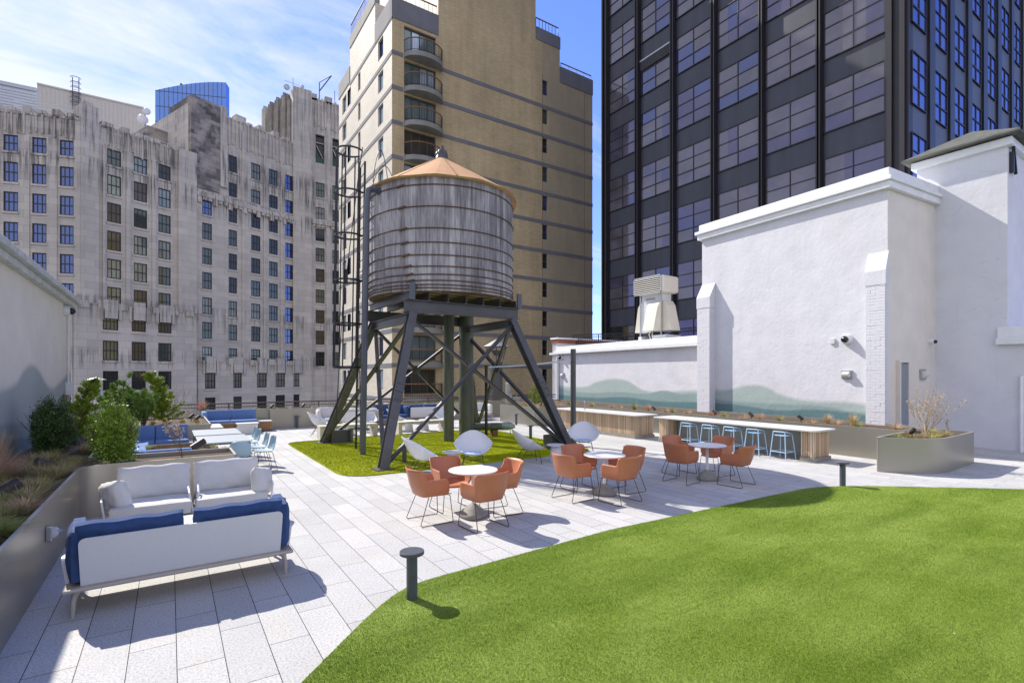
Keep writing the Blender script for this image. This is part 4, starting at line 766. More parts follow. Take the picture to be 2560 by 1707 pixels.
# --- bollard lights
def make_bollard(label):
    r = thing('bollard_light', label, 'bollard', (0, 0, 0), 0, 'mushroom bollard lights'); mb = MB(); mb.tube([(0, 0, 0), (0, 0, .45)], .052, 28); mb.build('post', 'steel_blue', r, True)
    mb = MB(); mb.lathe([(0, .445), (.112, .445), (.116, .449), (.116, .474), (.112, .478), (0, .478)], (0, 0), 48, cap=False); mb.build('cap', 'steel_blue', r, True); return reg(r)
b0 = None
for x, y, lb in [(1.915, 4.58, 'grey bollard light at the near corner of the lawn'), (10.74, 4.66, 'grey bollard light on the lawn edge before the angular planter'), (1.42, 10.1, 'grey bollard light behind the right light grey sofa'), (4.26, 21.95, 'grey bollard light standing against the far planter wall'), (4.72, 16.1, 'grey bollard light beside the rear left concrete block'), (4.72, 11.75, 'grey bollard light partly hidden behind the left shell chair'), (9.92, 13.75, 'grey bollard light on the turf by the lying pipe end'), (12.3, 18.1, 'grey bollard light before the corner planter near the faucet bar')]:
    if b0 is None: b0 = make_bollard(lb); b0.location = (x, y, 0)
    else: dup(b0, (x, y, 0), 0, lb)
# --- stone benches
def make_bench(label):
    r = thing('stone_bench', label, 'bench', (0, 0, 0), 0, 'pale stone benches behind the tower'); mb = MB(); mb.box(-.97, -.22, .37, .97, .22, .44); mb.build('seat', 'bench_stone', r, bevel=.01)
    for s_ in (-1, 1): mb = MB(); mb.box(s_ * .97 - (.14 if s_ > 0 else 0), -.22, 0, s_ * .97 + (0 if s_ > 0 else .14), .22, .369); mb.build('leg', 'bench_stone', r, bevel=.01)
    return reg(r)
bn = make_bench('pale stone bench behind the right half of the tower'); bn.location = (7.8, 17.75, 0); dup(bn, (5.1, 17.8, 0), 0, 'pale stone bench behind the rear left tower leg')
# --- soft cushions
def cushion(mb, c, sx, sy, sz, rx=0, ry=0, rz=0, puff=.35, n=14, seed=0, wr=.010):
    """pillow: a puffed box with thin piped edge, size sx*sy*sz around c"""
    R = (Matrix.Rotation(rz, 3, 'Z') @ Matrix.Rotation(ry, 3, 'Y') @ Matrix.Rotation(rx, 3, 'X')); rr = np.random.default_rng(seed); ph = rr.uniform(0, 6, 6); c = Vector(c)
    def pt(u, v, side):
        e = (1 - abs(u) ** 4) * (1 - abs(v) ** 4); th = puff + (1 - puff) * max(0, e) ** .45; pin = 1 - .035 * (1 - e)
        w = wr * (math.sin(7 * u + ph[0]) * math.sin(5 * v + ph[1]) + .6 * math.sin(13 * u + 4 * v + ph[2]))
        return c + R @ Vector((u * sx / 2 * pin + wr * .5 * math.sin(9 * v + ph[3]), v * sy / 2 * pin + wr * .8 * math.sin(8 * u + ph[4]), side * (sz / 2 * th) + w * e))
    us = [-1 + 2 * k / n for k in range(n + 1)]
    for sd_ in (1, -1): mb.grid([[pt(u, v, sd_) for v in (us if sd_ > 0 else us[::-1])] for u in us])
    # rim
    per = [(u, -1) for u in us] + [(1, v) for v in us[1:]] + [(u, 1) for u in us[::-1][1:]] + [(-1, v) for v in us[::-1][1:]]
    mb.grid([[pt(u, v, -1) for u, v in per], [pt(u, v, 1) for u, v in per]]); return mb
def slab(mb, x0, y0, z0, x1, y1, z1): return mb.box(x0, y0, z0, x1, y1, z1)
# big sofa with white back panel, seen from behind (faces +Y)
def make_sofa(label, L_=1.90, back='cushion_blue', seat='cushion_blue', nb=2, name='sofa', grp='modular sofas with white panels', d=.74, bolsters=True, seatn=2, arms=True):
    r = thing(name, label, 'sofa', (0, 0, 0), 0, grp); h = L_ / 2
    mb = MB(); mb.box(-h, 0, .225, h, d, .26); mb.build('platform', 'taupe', r, bevel=.015)
    for sx in (-1, 1):
        for yy in (.06, d - .06): mb = MB(); mb.tube([(sx * (h - .07), yy, .0), (sx * (h - .075), yy, .14), (sx * (h - .09), yy, .2), (sx * (h - .11), yy, .235)], [.017, .021, .026, .045], 12); mb.build('leg', 'taupe', r, True)
    mb = MB(); pan = rounded([(-h + .125, .262), (h - .125, .262), (h - .115, .705), (-h + .115, .705)], [0, 0, .06, .06], 5)
    V = [(x, .055 - (z - .26) * .22, z) for x, z in pan]; V2 = [(x, y + .022, z) for x, y, z in V]; n = len(V); mb.add(V + V2, [tuple(range(n)), tuple(range(2 * n - 1, n - 1, -1))] + [(i, n + i, n + (i + 1) % n, (i + 1) % n) for i in range(n)]); mb.build('back_panel', 'white_panel', r)
    if arms:
        for sx in (-1, 1):
            mb = MB(); ar = rounded([(.20, .262), (.56, .262), (.50, .46), (.22, .50)], [0, .05, .10, .08], 5); V = [(sx * (h - .035 + (z - .26) * .16), y, z) for y, z in ar]; V2 = [(x + sx * .028, y, z) for x, y, z in V]; n = len(V); F1 = [tuple(range(n)), tuple(range(2 * n - 1, n - 1, -1))] + [(i, n + i, n + (i + 1) % n, (i + 1) % n) for i in range(n)]
            mb.add(V + V2, F1 if sx > 0 else [f[::-1] for f in F1]); mb.build('arm_panel', 'white_plastic', r)
    w = (L_ - .22) / seatn
    for k in range(seatn): mb = MB(); cushion(mb, (-h + .11 + w * (k + .5), .42, .335), w - .01, .58, .16, puff=.72, seed=k, wr=.003); mb.build('seat_cushion', seat, r, True, angle=0)
    wb = (L_ - .16) / nb
    for k in range(nb): mb = MB(); cushion(mb, (-h + .07 + wb * (k + .5) + (.01 if k else -.01), .125, .60), wb - .03, .46, .17, rad(90 + 14), 0, rad(1.5 * (1 if k else -1)), .42, 18, 3 + k, .008); mb.build('back_cushion', back, r, True, angle=0)
    if bolsters:
        for sx in (-1, 1): mb = MB(); cushion(mb, (sx * (h - .085), .33, .53), .56, .46, .17, rad(90), 0, rad(90 - sx * 4), .5, 14, 7 + sx, .008); mb.build('side_cushion', back, r, True, angle=0)
    return r
sf = make_sofa('low sofa seen from behind with white back panel and dark blue cushions'); sf.location = (.165, 5.90, 0); sf.rotation_euler = (0, 0, rad(.8)); reg(sf)
# light grey two seat sections facing the viewer
def make_section(label, side):
    r = thing('sofa_section', label, 'sofa', (0, 0, 0), 0, 'light grey sofa sections by the planter'); h = .46
    mb = MB(); mb.box(-h - .03, -.36, .20, h + .03, .40, .235); mb.build('platform', 'taupe', r, bevel=.012)
    for sx in (-1, 1):
        for yy in (-.3, .34): mb = MB(); mb.tube([(sx * h * .92, yy, 0), (sx * h * .9, yy, .21)], [.016, .03], 10); mb.build('leg', 'taupe', r, True)
    mb = MB(); cushion(mb, (0, -.04, .335), 2 * h, .66, .20, puff=.8, seed=2, wr=.003); mb.build('seat_cushion', 'cushion_grey', r, True, angle=0)
    mb = MB(); cushion(mb, (0 - .03 * side, .27, .63), 2 * h - .04, .47, .20, rad(90 - 14), 0, 0, .38, 18, 5 + side, .010); mb.build('back_cushion', 'cushion_grey', r, True, angle=0)
    mb = MB(); cushion(mb, (side * (h - .06), -.10, .55), .40, .40, .23, rad(80), rad(12), rad(90 - side * 32), .10, 16, 9, .005); mb.build('side_cushion', 'cushion_grey', r, True, angle=0)
    mb = MB(); mb.box(-h, .36, .24, h, .385, .66); mb.build('back_panel', 'white_panel', r, bevel=.01)
    for sx in (-1, 1):
        mb = MB()
        f = [(sx * (h + .025), -.30, .20), (sx * (h + .075), -.22, .50), (sx * (h + .08), .0, .56), (sx * (h + .03), .30, .24)]
        mb.tube(f, .013, 8); mb.build('arm_frame', 'white_plastic', r, True)
    return reg(r)
q = make_section('light grey sofa section on the left with a pillow at its left end', -1); q.location = (-.20, 8.65, 0); q.rotation_euler = (0, 0, rad(1))
q = make_section('light grey sofa section on the right with a pillow at its right end', 1); q.location = (.76, 8.66, 0); q.rotation_euler = (0, 0, rad(1))
ct = thing('coffee_table', 'long low white coffee table between the grey and blue sofas', 'table', (-.1, 7.55, 0)); mb = MB(); mb.prism(rounded([(-.80, 7.20), (.66, 7.20), (.66, 7.86), (-.80, 7.86)], [.1, .06, .06, .2], 6), .295, .33); mb.build('tabletop', 'table_white', ct, bevel=.008)
for x, y in ((-.6, 7.35), (.5, 7.35), (.5, 7.75), (-.6, 7.7)): mb = MB(); mb.tube([(x, y, 0), (x, y, .296)], .025, 10); mb.build('leg', 'table_white', ct, True)
# far lounge group under the tower
q = dup(sf, (9.45, 21.2, 0), rad(-6), 'far white backed sofa with blue cushions seen below the left standpipe', None); q.scale = (.75, 1, 1)
gs = make_sofa('far white sofa seen through the left tower leg and brace', 1.5, 'cushion_grey', 'cushion_grey', 2, 'sofa', 'modular sofas with white panels', .74, True, 2); gs.location = (6.2, 20.0, 0); gs.rotation_euler = (0, 0, rad(-35)); reg(gs)
dup(sf, (8.0, 21.9, 0), rad(180), 'far dark blue cushioned sofa behind the big left tower leg').scale = (.8, 1, 1)
dup(gs, (12.0, 21.3, 0), rad(172), 'far light grey sofa seen between the two standpipes')
dup(gs, (5.6, 21.6, 0), rad(180), 'far light grey sofa with tall cushions against the far planter')
# --- built in bench bays
def bay(label, segs, backs, loc, slatm='slat_cedar'):
    """segs: (x0,y0,x1,y1,front) front in 'x','-x','-y','y' ; seat .43 high"""
    r = thing('built_in_bench', label, 'bench', loc, 0, 'built in benches with blue cushions')
    for (x0, y0, x1, y1, fr_, bare) in segs:
        mb = MB(); mb.box(x0 + .03, y0 + .03, .02, x1 - .03, y1 - .03, .355); mb.build('carcass', 'bar_panel', r)
        mb = MB()
        if fr_ in ('-y', 'y'):
            yy = y0 if fr_ == '-y' else y1; n = int((x1 - x0) / .052)
            for k in range(n): x = x0 + (x1 - x0) * (k + .5) / n; mb.box(x - .017, yy - .02, .04, x + .017, yy + .02, .355)
        else:
            xx = x0 if fr_ == '-x' else x1; n = int((y1 - y0) / .052)
            for k in range(n): y = y0 + (y1 - y0) * (k + .5) / n; mb.box(xx - .02, y - .017, .04, xx + .02, y + .017, .355)
        mb.build('slatted_front', slatm, r)
        mb = MB(); mb.box(x0, y0, .357, x1, y1, .385); mb.build('seat_board', 'counter', r)
        if bare: continue
        L_ = max(x1 - x0, y1 - y0); n = max(1, round(L_ / .85))
        for k in range(n):
            mb = MB()
            if x1 - x0 > y1 - y0: a, b = x0 + L_ * k / n, x0 + L_ * (k + 1) / n; mb.box(a + .008, y0 - .02, .387, b - .008, y1, .465)
            else: a, b = y0 + L_ * k / n, y0 + L_ * (k + 1) / n; mb.box(x0, a + .008, .387, x1 + .02, b - .008, .465)
            mb.build('seat_cushion', 'seat_blue', r, True, .025, seg=4, angle=0)
    for (x0, y0, x1, y1) in backs:
        L_ = max(x1 - x0, y1 - y0); n = max(1, round(L_ / .85))
        for k in range(n):
            mb = MB()
            if x1 - x0 > y1 - y0: a, b = x0 + L_ * k / n, x0 + L_ * (k + 1) / n; mb.box(a + .008, y0, .45, b - .008, y1, .82)
            else: a, b = y0 + L_ * k / n, y0 + L_ * (k + 1) / n; mb.box(x0, a + .008, .45, x1, b - .008, .82)
            mb.build('back_cushion', 'seat_blue', r, True, .03, seg=4, angle=0)
    return r
bay('near U shaped built in bench with blue cushions behind the boxwood', [(-1.05, 10.97, .35, 11.62, 'y', 0), (-1.05, 11.64, -.45, 15.75, 'x', 0), (-1.05, 15.77, .42, 16.46, '-y', 0), (.42, 15.77, .93, 16.46, '-y', 1)], [(-1.05, 10.95, .35, 11.10), (-1.06, 11.2, -.93, 16.3), (-1.05, 16.34, .42, 16.48)], (0, 13.7, 0))
bay('far built in bench with blue cushions by the far railing', [(.97, 19.65, 1.5, 21.3, 'x', 1), (.97, 21.3, 2.78, 21.95, '-y', 0), (2.80, 21.45, 3.28, 22.05, '-y', 1)], [(.97, 20.9, 1.1, 21.9), (1.1, 21.96, 2.78, 22.1)], (1.9, 21.5, 0))
cb = thing('slatted_cube_table', 'white slatted square table in front of the far blue bench', 'table', (2.4, 20.9, 0)); mb = MB(); mb.box(2.0, 20.75, .36, 2.72, 21.2, .385); mb.build('tabletop', 'table_white', cb); mb = MB(); mb.box(2.03, 20.78, .0, 2.69, 21.17, .359)
for k in range(12): mb.box(2.03 + k * .056, 20.765, .0, 2.03 + k * .056 + .035, 20.779, .355)
mb.build('body', 'table_white', cb)
# dining tables and pale blue chairs
def make_dining(label):
    r = thing('dining_table', label, 'table', (0, 0, 0), 0, 'grey dining tables beside the blue bench'); mb = MB(); mb.box(-.50, -.72, .69, .50, .72, .715); mb.build('tabletop', 'table_grey', r, bevel=.006)
    mb = MB(); mb.box(-.47, -.69, .655, .47, -.66, .689); mb.box(-.47, .66, .655, .47, .69, .689); mb.box(-.47, -.66, .655, -.44, .66, .689); mb.box(.44, -.66, .655, .47, .66, .689); mb.build('apron', 'steel_blue', r)
    for sx in (-1, 1):
        for sy in (-1, 1): mb = MB(); mb.box(sx * .46 - .018, sy * .68 - .018, 0, sx * .46 + .018, sy * .68 + .018, .655); mb.build('leg', 'steel_blue', r)
    return reg(r)
d0 = make_dining('grey dining table nearer the foreground planter'); d0.location = (1.0, 13.2, 0); dup(d0, (.98, 14.85, 0), 0, 'grey dining table farther back beside the blue bench')
def make_shell_chair(label):
    r = thing('dining_chair', label, 'chair', (0, 0, 0), 0, 'pale blue dining chairs'); Pm = []
    prof = [(.21, .43), (.19, .425), (.10, .415), (-.05, .41), (-.15, .425), (-.19, .47), (-.215, .56), (-.235, .66), (-.245, .73), (-.25, .755)]; wid = [.17, .20, .225, .23, .225, .225, .22, .205, .17, .10]; fr_ = np.linspace(0, 1, len(prof))
    for i in range(19):
        v = i / 18; y = np.interp(v, fr_, [p[0] for p in prof]); z = np.interp(v, fr_, [p[1] for p in prof]); w = np.interp(v, fr_, wid); b = .06 if v > .45 else .03 * v
        Pm.append([(w * u, y + (b * u * u if v > .45 else 0), z + (.035 * abs(u) ** 3 if v < .6 else 0)) for u in [-1 + k / 7 for k in range(15)]])
    mb = MB(); mb.grid(Pm); mb.build('shell', 'chair_blue', r, True, 0, .012, 1, 2, 0)
    for sx in (-1, 1): mb = MB(); mb.tube([(sx * .1, .1, .405), (sx * .18, .15, .40), (sx * .22, .20, .01), (sx * .22, -.22, .01), (sx * .18, -.13, .40), (sx * .1, -.1, .405)], .007, 6); mb.build('sled_leg', 'chrome_dark', r, True)
    return reg(r)
k0 = None
for x, y, a, lb in [(1.78, 12.75, 96, 'pale blue dining chair at the near right side of the near dining table'), (1.75, 13.5, 92, 'second pale blue dining chair on the right of the near dining table'), (1.72, 14.6, 94, 'pale blue dining chair on the right of the far dining table, nearer one'), (1.72, 15.25, 90, 'farthest pale blue dining chair on the right of the far dining table'), (1.22, 12.25, 2, 'pale blue dining chair seen from behind at the table end')]:
    if k0 is None: k0 = make_shell_chair(lb); k0.location = (x, y, 0); k0.rotation_euler = (0, 0, rad(a))
    else: dup(k0, (x, y, 0), rad(a), lb)
# --- bars
def slats(mb, p0, p1, z0, z1, out, step=.058, w=.034, t_=.03):
    a, b = Vector((*p0, 0)), Vector((*p1, 0)); L_ = (b - a).length; d = (b - a) / L_; n = max(1, int(L_ / step)); o = Vector((*out, 0)) * t_
    for k in range(n): q = a + d * ((k + .5) * L_ / n - w / 2); mb.obox((q.x, q.y, z0), d * w, o, (0, 0, z1 - z0))
BH = .80
def slat_path(mb, P, z0, z1, step=.055, w=.034, th=.03):
    P = [Vector((p[0], p[1])) for p in P]; seg = [(P[i + 1] - P[i]).length for i in range(len(P) - 1)]; T = sum(seg); n = int(T / step)
    for k in range(n):
        q = (k + .5) * T / n; i = 0
        while i < len(seg) - 1 and q > seg[i]: q -= seg[i]; i += 1
        d = (P[i + 1] - P[i]).normalized(); c_ = P[i] + d * q - d * w / 2; o_ = Vector((d.y, -d.x)) * th; mb.obox((c_.x, c_.y, z0), (d.x * w, d.y * w, 0), (o_.x, o_.y, 0), (0, 0, z1 - z0))
def corner(x0, y0, y1, x1, r, n=7):   # path: down the front (x0) from y1 to y0, round the corner, along the end to x1
    return [(x0, y1), (x0, y0 + r)] + [(x0 + r - r * math.cos(a), y0 + r - r * math.sin(a)) for a in [math.pi / 2 * k / n for k in range(1, n)]] + [(x0 + r, y0), (x1, y0)]
x0, x1, y0, y1 = 12.93, 13.80, 11.90, 16.15
br1 = thing('outdoor_bar', 'long slatted bar counter with faucet behind the tower', 'bar', (13.3, 14, 0), 0, 'slatted bar counters')
mb = MB(); mb.prism(rounded([(x0 + .04, y0 + .04), (x1, y0 + .04), (x1, y1), (x0 + .04, y1)], [.1, .05, .05, .05]), .115, BH - .042); mb.build('carcass', 'bar_panel', br1); mb = MB(); mb.prism(rounded([(x0 - .02, y0 - .02), (x1 + .02, y0 - .02), (x1 + .02, y1 + .02), (x0 - .02, y1 + .02)], [.12, .05, .05, .05]), 0, .11); mb.build('plinth', 'concrete', br1)
mb = MB(); slat_path(mb, corner(x0 + .03, y0 + .03, y1, x1, .10)[::1], .115, BH - .042, th=-.03); mb.build('slats', 'slat_wood', br1)
mb = MB(); mb.prism(rounded([(x0 - .13, y0 - .13), (x1 + .06, y0 - .13), (x1 + .06, y1 + .1), (x0 - .13, y1 + .1)], [.12, .08, .05, .05]), BH - .04, BH); mb.build('countertop', 'counter', br1, bevel=.008)
mb = MB(); fx, fy = 13.3, onX(13.3, 1462); mb.tube([(fx, fy, BH), (fx, fy, BH + .03)], .03, 12); mb.tube([(fx, fy, BH + .03), (fx, fy, BH + .28)] + [(fx - .06 + .06 * math.cos(a), fy - .05 + .05 * math.cos(a), BH + .28 + .07 * math.sin(a)) for a in [k * math.pi / 8 for k in range(1, 9)]] + [(fx - .12, fy - .1, BH + .22)], .011, 8); tag(mb.build('faucet', 'stainless', None, True), 'tall chrome gooseneck faucet on the long slatted bar', 'faucet')
x0, x1, y0, y1 = 13.02, 13.82, 6.28, 11.05
br2 = thing('outdoor_bar', 'bar counter with knee space and light blue stools tucked in', 'bar', (13.4, 8.6, 0), 0, 'slatted bar counters')
mb = MB(); mb.box(x0 + .50, y0 + .36, .0, x1 - .04, y1 - .36, BH - .042); mb.build('back_panel', 'bar_panel', br2)
for (a, b, nm) in ((y0, y0 + .34, 'r'), (y1 - .34, y1, 'l')):
    mb = MB(); mb.prism(rounded([(x0 + .04, a + .04), (x1 - .04, a + .04), (x1 - .04, b - .02), (x0 + .04, b - .02)], [.07, 0, 0, .03]), .115, BH - .042); ep = mb.build('end_cabinet', 'bar_panel', br2)
    mb = MB(); slat_path(mb, corner(x0 + .03, a + .03, b, x1, .08), .115, BH - .042, th=-.03); mb.build('slats', 'slat_wood', ep)
    mb = MB(); mb.prism(rounded([(x0 - .02, a - .02), (x1, a - .02), (x1, b + .005), (x0 - .02, b + .005)], [.09, 0, 0, .02]), 0, .11); mb.build('plinth', 'concrete', ep)
mb = MB(); mb.prism(rounded([(x0 - .13, y0 - .12), (x1 + .05, y0 - .12), (x1 + .05, y1 + .12), (x0 - .13, y1 + .12)], [.12, .06, .06, .08]), BH - .04, BH); mb.build('countertop', 'counter', br2, bevel=.008)
def make_stool(label):
    r = thing('bar_stool', label, 'stool', (0, 0, 0), 0, 'light blue bar stools')
    mb = MB(); mb.prism(rounded([(-.16, -.16), (.16, -.16), (.16, .16), (-.16, .16)], .07), .60, .612)
    for k in range(7): mb.box(-.15 + k * .047, -.15, .612, -.15 + k * .047 + .022, .15, .617)
    mb.build('seat', 'stool_blue', r, True)
    tp = .155; bt = .215
    for sx in (-1, 1):
        for sy in (-1, 1): mb = MB(); z1 = .70 if sx < 0 else .62; mb.tube([(sx * tp, sy * tp, z1), (sx * bt, sy * bt, 0)], .012, 8); mb.build('leg', 'stool_blue', r, True)
    mb = MB(); mb.tube([(.12, -.17, .655), (-.12, -.175, .70), (-.165, -.14, .705), (-.165, .14, .705), (-.12, .175, .70), (.12, .17, .655)], .012, 8); mb.build('back_rim', 'stool_blue', r, True)
    mb = MB(); k = .2; P4 = [(-k, -k, .20), (k, -k, .20), (k, k, .20), (-k, k, .20)]
    for i in range(4): mb.tube([P4[i], P4[(i + 1) % 4]], .009, 6)
    mb.build('footrest', 'stool_blue', r, True); return reg(r)
st0 = None
for i, pxs in enumerate((1722, 1776, 1831, 1889, 1957)):
    y = onX(12.98, pxs) ; lb = 'light blue wire bar stool, ' + ['leftmost', 'second from left', 'middle one', 'fourth from left', 'rightmost'][i] + ' at the counter with knee space'
    if st0 is None: st0 = make_stool(lb); st0.location = (12.98, y, 0); st0.rotation_euler = (0, 0, 0)
    else: dup(st0, (12.98, y, 0), rad(random.uniform(-5, 5)), lb)
#@@BUILDINGS
# ------------------------------------------------------------------ city buildings
class Facade:
    """vertical plane through P0 along direction u (2D). n = outward normal toward the viewer side"""
    def __init__(s, P0, u):
        s.P = np.array(P0, float); s.u = np.array(u, float) / np.hypot(*u); n = np.array([s.u[1], -s.u[0]])
        s.n = n if np.dot(n, -s.P) > 0 else -n
    def s_px(s, px):
        v = FW + RT * ((px - HX) / F); A = np.array([[v[0], -s.u[0]], [v[1], -s.u[1]]]); k, t_ = np.linalg.solve(A, s.P); return float(t_)
    def xy(s, t_, o=0): p = s.P + s.u * t_ + s.n * o; return float(p[0]), float(p[1])
    def z(s, t_, py, o=0): x, y = s.xy(t_, o); return ZZ(x, y, py)
    def box(s, mb, s0, s1, z0, z1, o0, o1):
        return mb.prism([s.xy(s0, o0), s.xy(s1, o0), s.xy(s1, o1), s.xy(s0, o1)], z0, z1)
    def quad(s, mb, s0, s1, z0, z1, o):
        P = [(*s.xy(s0, o), z0), (*s.xy(s1, o), z0), (*s.xy(s1, o), z1), (*s.xy(s0, o), z1)]
        a = Vector(P[1]) - Vector(P[0]); b = Vector(P[3]) - Vector(P[0]); f = (0, 1, 2, 3) if a.cross(b).dot(Vector((*s.n, 0))) > 0 else (3, 2, 1, 0)
        return mb.add(P, [f])
def at_d(px, d): u = d * (px - HX) / F; p = FW * d + RT * u; return (float(p[0]), float(p[1]))
def diro(deg): a = rad(deg); return FW * math.cos(a) + RT * math.sin(a)
WCOUNT = {}
def window(fc, par, s0, s1, z0, z1, nx, nz, pm, fm='black_metal', dep=.22, fw=.07, mw=.045, name='window', mix=None, stuff=None):
    """recess reveal, frame bars and pane; wall itself is built with holes"""
    mb = stuff if stuff is not None else MB()
    o = -dep
    for a, b, c, d in ((s0, s0 + fw, z0, z1), (s1 - fw, s1, z0, z1), (s0 + fw, s1 - fw, z0, z0 + fw), (s0 + fw, s1 - fw, z1 - fw, z1)): fc.box(mb, a, b, c, d, o, o + .06)
    for k in range(1, nx): x = s0 + (s1 - s0) * k / nx; fc.box(mb, x - mw / 2, x + mw / 2, z0 + fw, z1 - fw, o, o + .05)
    for k in range(1, nz): z = z0 + (z1 - z0) * k / nz; w = mw * (1.6 if (nz == 2 or k == nz // 2) else 1); fc.box(mb, s0 + fw, s1 - fw, z - w / 2, z + w / 2, o, o + .045)
    w = mb.build(name, fm, par)
    if name == 'window' and par.name.startswith('limestone') and stuff is None:
        sm = MB(); fc.box(sm, s0 - .12, s1 + .12, z0 - .28, z0 - .02, -.1, .13); sm.build('sill', 'limestone', w)
    pb = MB(); mats = [pm] if isinstance(pm, str) else list(pm)
    if mix == 'curtain':
        cf = random.choice((0, .25, .35, .5, .7, 1)); lowr = random.choice((0, 0, 1, 2, 3)); dk, lt, md = 0, 1, 2
        for j in range(nz):
            za, zb_ = z0 + (z1 - z0) * j / nz, z0 + (z1 - z0) * (j + 1) / nz
            for i in range(nx):
                a_, b_ = s0 + (s1 - s0) * i / nx, s0 + (s1 - s0) * (i + 1) / nx
                blind = (nz - 1 - j) < lowr or cf == 1; sp_ = s1 - (s1 - s0) * cf
                if blind: pb.cur = random.choice((1, 1, 2)); fc.quad(pb, a_, b_, za, zb_, o + .01); continue
                m1 = min(max(sp_, a_), b_)
                if m1 > a_ + .01: pb.cur = random.choice((0, 0, 2)); fc.quad(pb, a_, m1, za, zb_, o + .01)
                if b_ > m1 + .01: pb.cur = 1; fc.quad(pb, m1, b_, za, zb_, o + .01)
    elif len(mats) > 1:
        for i in range(nx):
            for j in range(nz):
                pb.cur = random.randrange(len(mats)) if mix is None else mix(i, j); fc.quad(pb, s0 + (s1 - s0) * i / nx, s0 + (s1 - s0) * (i + 1) / nx, z0 + (z1 - z0) * j / nz, z0 + (z1 - z0) * (j + 1) / nz, o + .01)
    else: fc.quad(pb, s0, s1, z0, z1, o + .01)
    pb.build('pane', mats, w); return w
def wall_holes(fc, mb, s0, s1, z0, z1, holes, dep=.25):
    """wall skin with rectangular holes and their reveals"""
    S = sorted({s0, s1, *[h[0] for h in holes], *[h[1] for h in holes]}); Z = sorted({z0, z1, *[h[2] for h in holes], *[h[3] for h in holes]})
    S = [x for x in S if s0 <= x <= s1]; Z = [x for x in Z if z0 <= x <= z1]
    for i in range(len(S) - 1):
        run = None
        for j in range(len(Z) - 1):
            cs, cz = (S[i] + S[i + 1]) / 2, (Z[j] + Z[j + 1]) / 2
            hole = any(h[0] < cs < h[1] and h[2] < cz < h[3] for h in holes)
            if not hole:
                if run is None: run = Z[j]
            if (hole or j == len(Z) - 2) and run is not None:
                fc.quad(mb, S[i], S[i + 1], run, Z[j] if hole else Z[j + 1], 0); run = None
    for a, b, c, d in holes:
        if b <= s0 or a >= s1 or c >= z1: continue
        P = [(a, c), (b, c), (b, d), (a, d)]
        for k in range(4):
            (x0, y0), (x1, y1) = P[k], P[(k + 1) % 4]; mb.add([(*fc.xy(x0, 0), y0), (*fc.xy(x1, 0), y1), (*fc.xy(x1, -dep), y1), (*fc.xy(x0, -dep), y0)], [(0, 1, 2, 3), ] if False else [(0, 3, 2, 1)])
# ---- tan brick apartment tower
P0 = at_d(980, 39.56); YB = P0[1]; XB = P0[0]
FR = Facade((XB, YB), (1, 0)); FL = Facade((XB, YB), (0, 1))
bb = thing('apartment_tower', 'tan brick apartment tower with grey floor bands and curved corner balconies', 'building', (XB, YB, -45))
def frx(px): return FR.s_px(px)
def flx(px): return FL.s_px(px)
xe = frx(1481); xr1 = frx(1339); xr2 = frx(1399.5); xp = frx(1096); yl1 = flx(938); yl2 = flx(875); ye = flx(847.5)
zb0 = ZZ(XB, YB, 129); st_ = 2.686; bands = [zb0 - st_ * k for k in range(-1, 14)]
zcorner = zb0 + 2.76; ZTOP = 43.2
# heights of the steps
zr2b = ZZ(XB + xe, YB, 238); zr2t = ZZ(XB + xe, YB, 204); zr1b = ZZ(XB + xr2, YB, 123); zr1t = ZZ(XB + xr2, YB, 97)
zl2b = ZZ(XB, YB + ye, 249); zl2t = ZZ(XB, YB + ye, 214); zl1b = ZZ(XB, YB + yl2, 121); zl1t = ZZ(XB, YB + yl2, 95); zct = zcorner + 1.52
wx0, wx1 = frx(1010.5), frx(1090)
holes = []; bal = []
for k, zb in enumerate(bands[1:]):
    if k > 12: break
    holes.append((wx0, wx1, zb + .42, zb + 2.38)); bal.append(zb)
nh = [(h[0], h[1], h[2], h[3]) for h in holes if h[3] < zcorner + .2]
sw0, sw1 = frx(1356.5), frx(1369); small = [(sw0, sw1, zb - 1.6, zb - .22) for zb in bands if zb < zr2b - .2]
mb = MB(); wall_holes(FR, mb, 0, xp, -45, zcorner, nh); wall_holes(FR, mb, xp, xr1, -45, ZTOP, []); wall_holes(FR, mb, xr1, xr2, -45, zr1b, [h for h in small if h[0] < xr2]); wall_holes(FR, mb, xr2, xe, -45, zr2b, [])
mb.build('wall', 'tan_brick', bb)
# side returns and back volume (plain)
mb = MB(); FR.box(mb, xp, xr1, zcorner - .5, ZTOP, -14, -.02); mb.build('penthouse', 'cream_brick', bb)
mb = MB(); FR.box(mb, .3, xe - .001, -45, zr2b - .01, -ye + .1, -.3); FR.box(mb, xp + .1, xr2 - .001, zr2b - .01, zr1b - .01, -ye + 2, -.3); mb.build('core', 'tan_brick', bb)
lw = []
for k, zb in enumerate(bands):
    for pa, pb_, up in ((945, 958, 1), (895, 901, 1), (856, 866, 1), (869, 877, 1)):
        z1_ = zb - .32; z0_ = z1_ - 1.6; s0_, s1_ = sorted((flx(pa), flx(pb_)))
        top_ = zcorner if s1_ < yl1 else (zl1b if s1_ < yl2 else zl2b)
        if z1_ < top_ - .3 and not (pa == 869 and k % 2): lw.append((s0_, s1_, z0_, z1_))
mb = MB(); wall_holes(FL, mb, 0, yl1, -45, zcorner, lw); wall_holes(FL, mb, yl1, yl2, -45, zl1b, lw); wall_holes(FL, mb, yl2, ye, -45, zl2b, lw); mb.build('side_wall', 'cream_brick', bb)
mb = MB(); FL.box(mb, yl1, yl2, zcorner, zl1b, -12, -.02); mb.build('upper_block', 'cream_brick', bb)
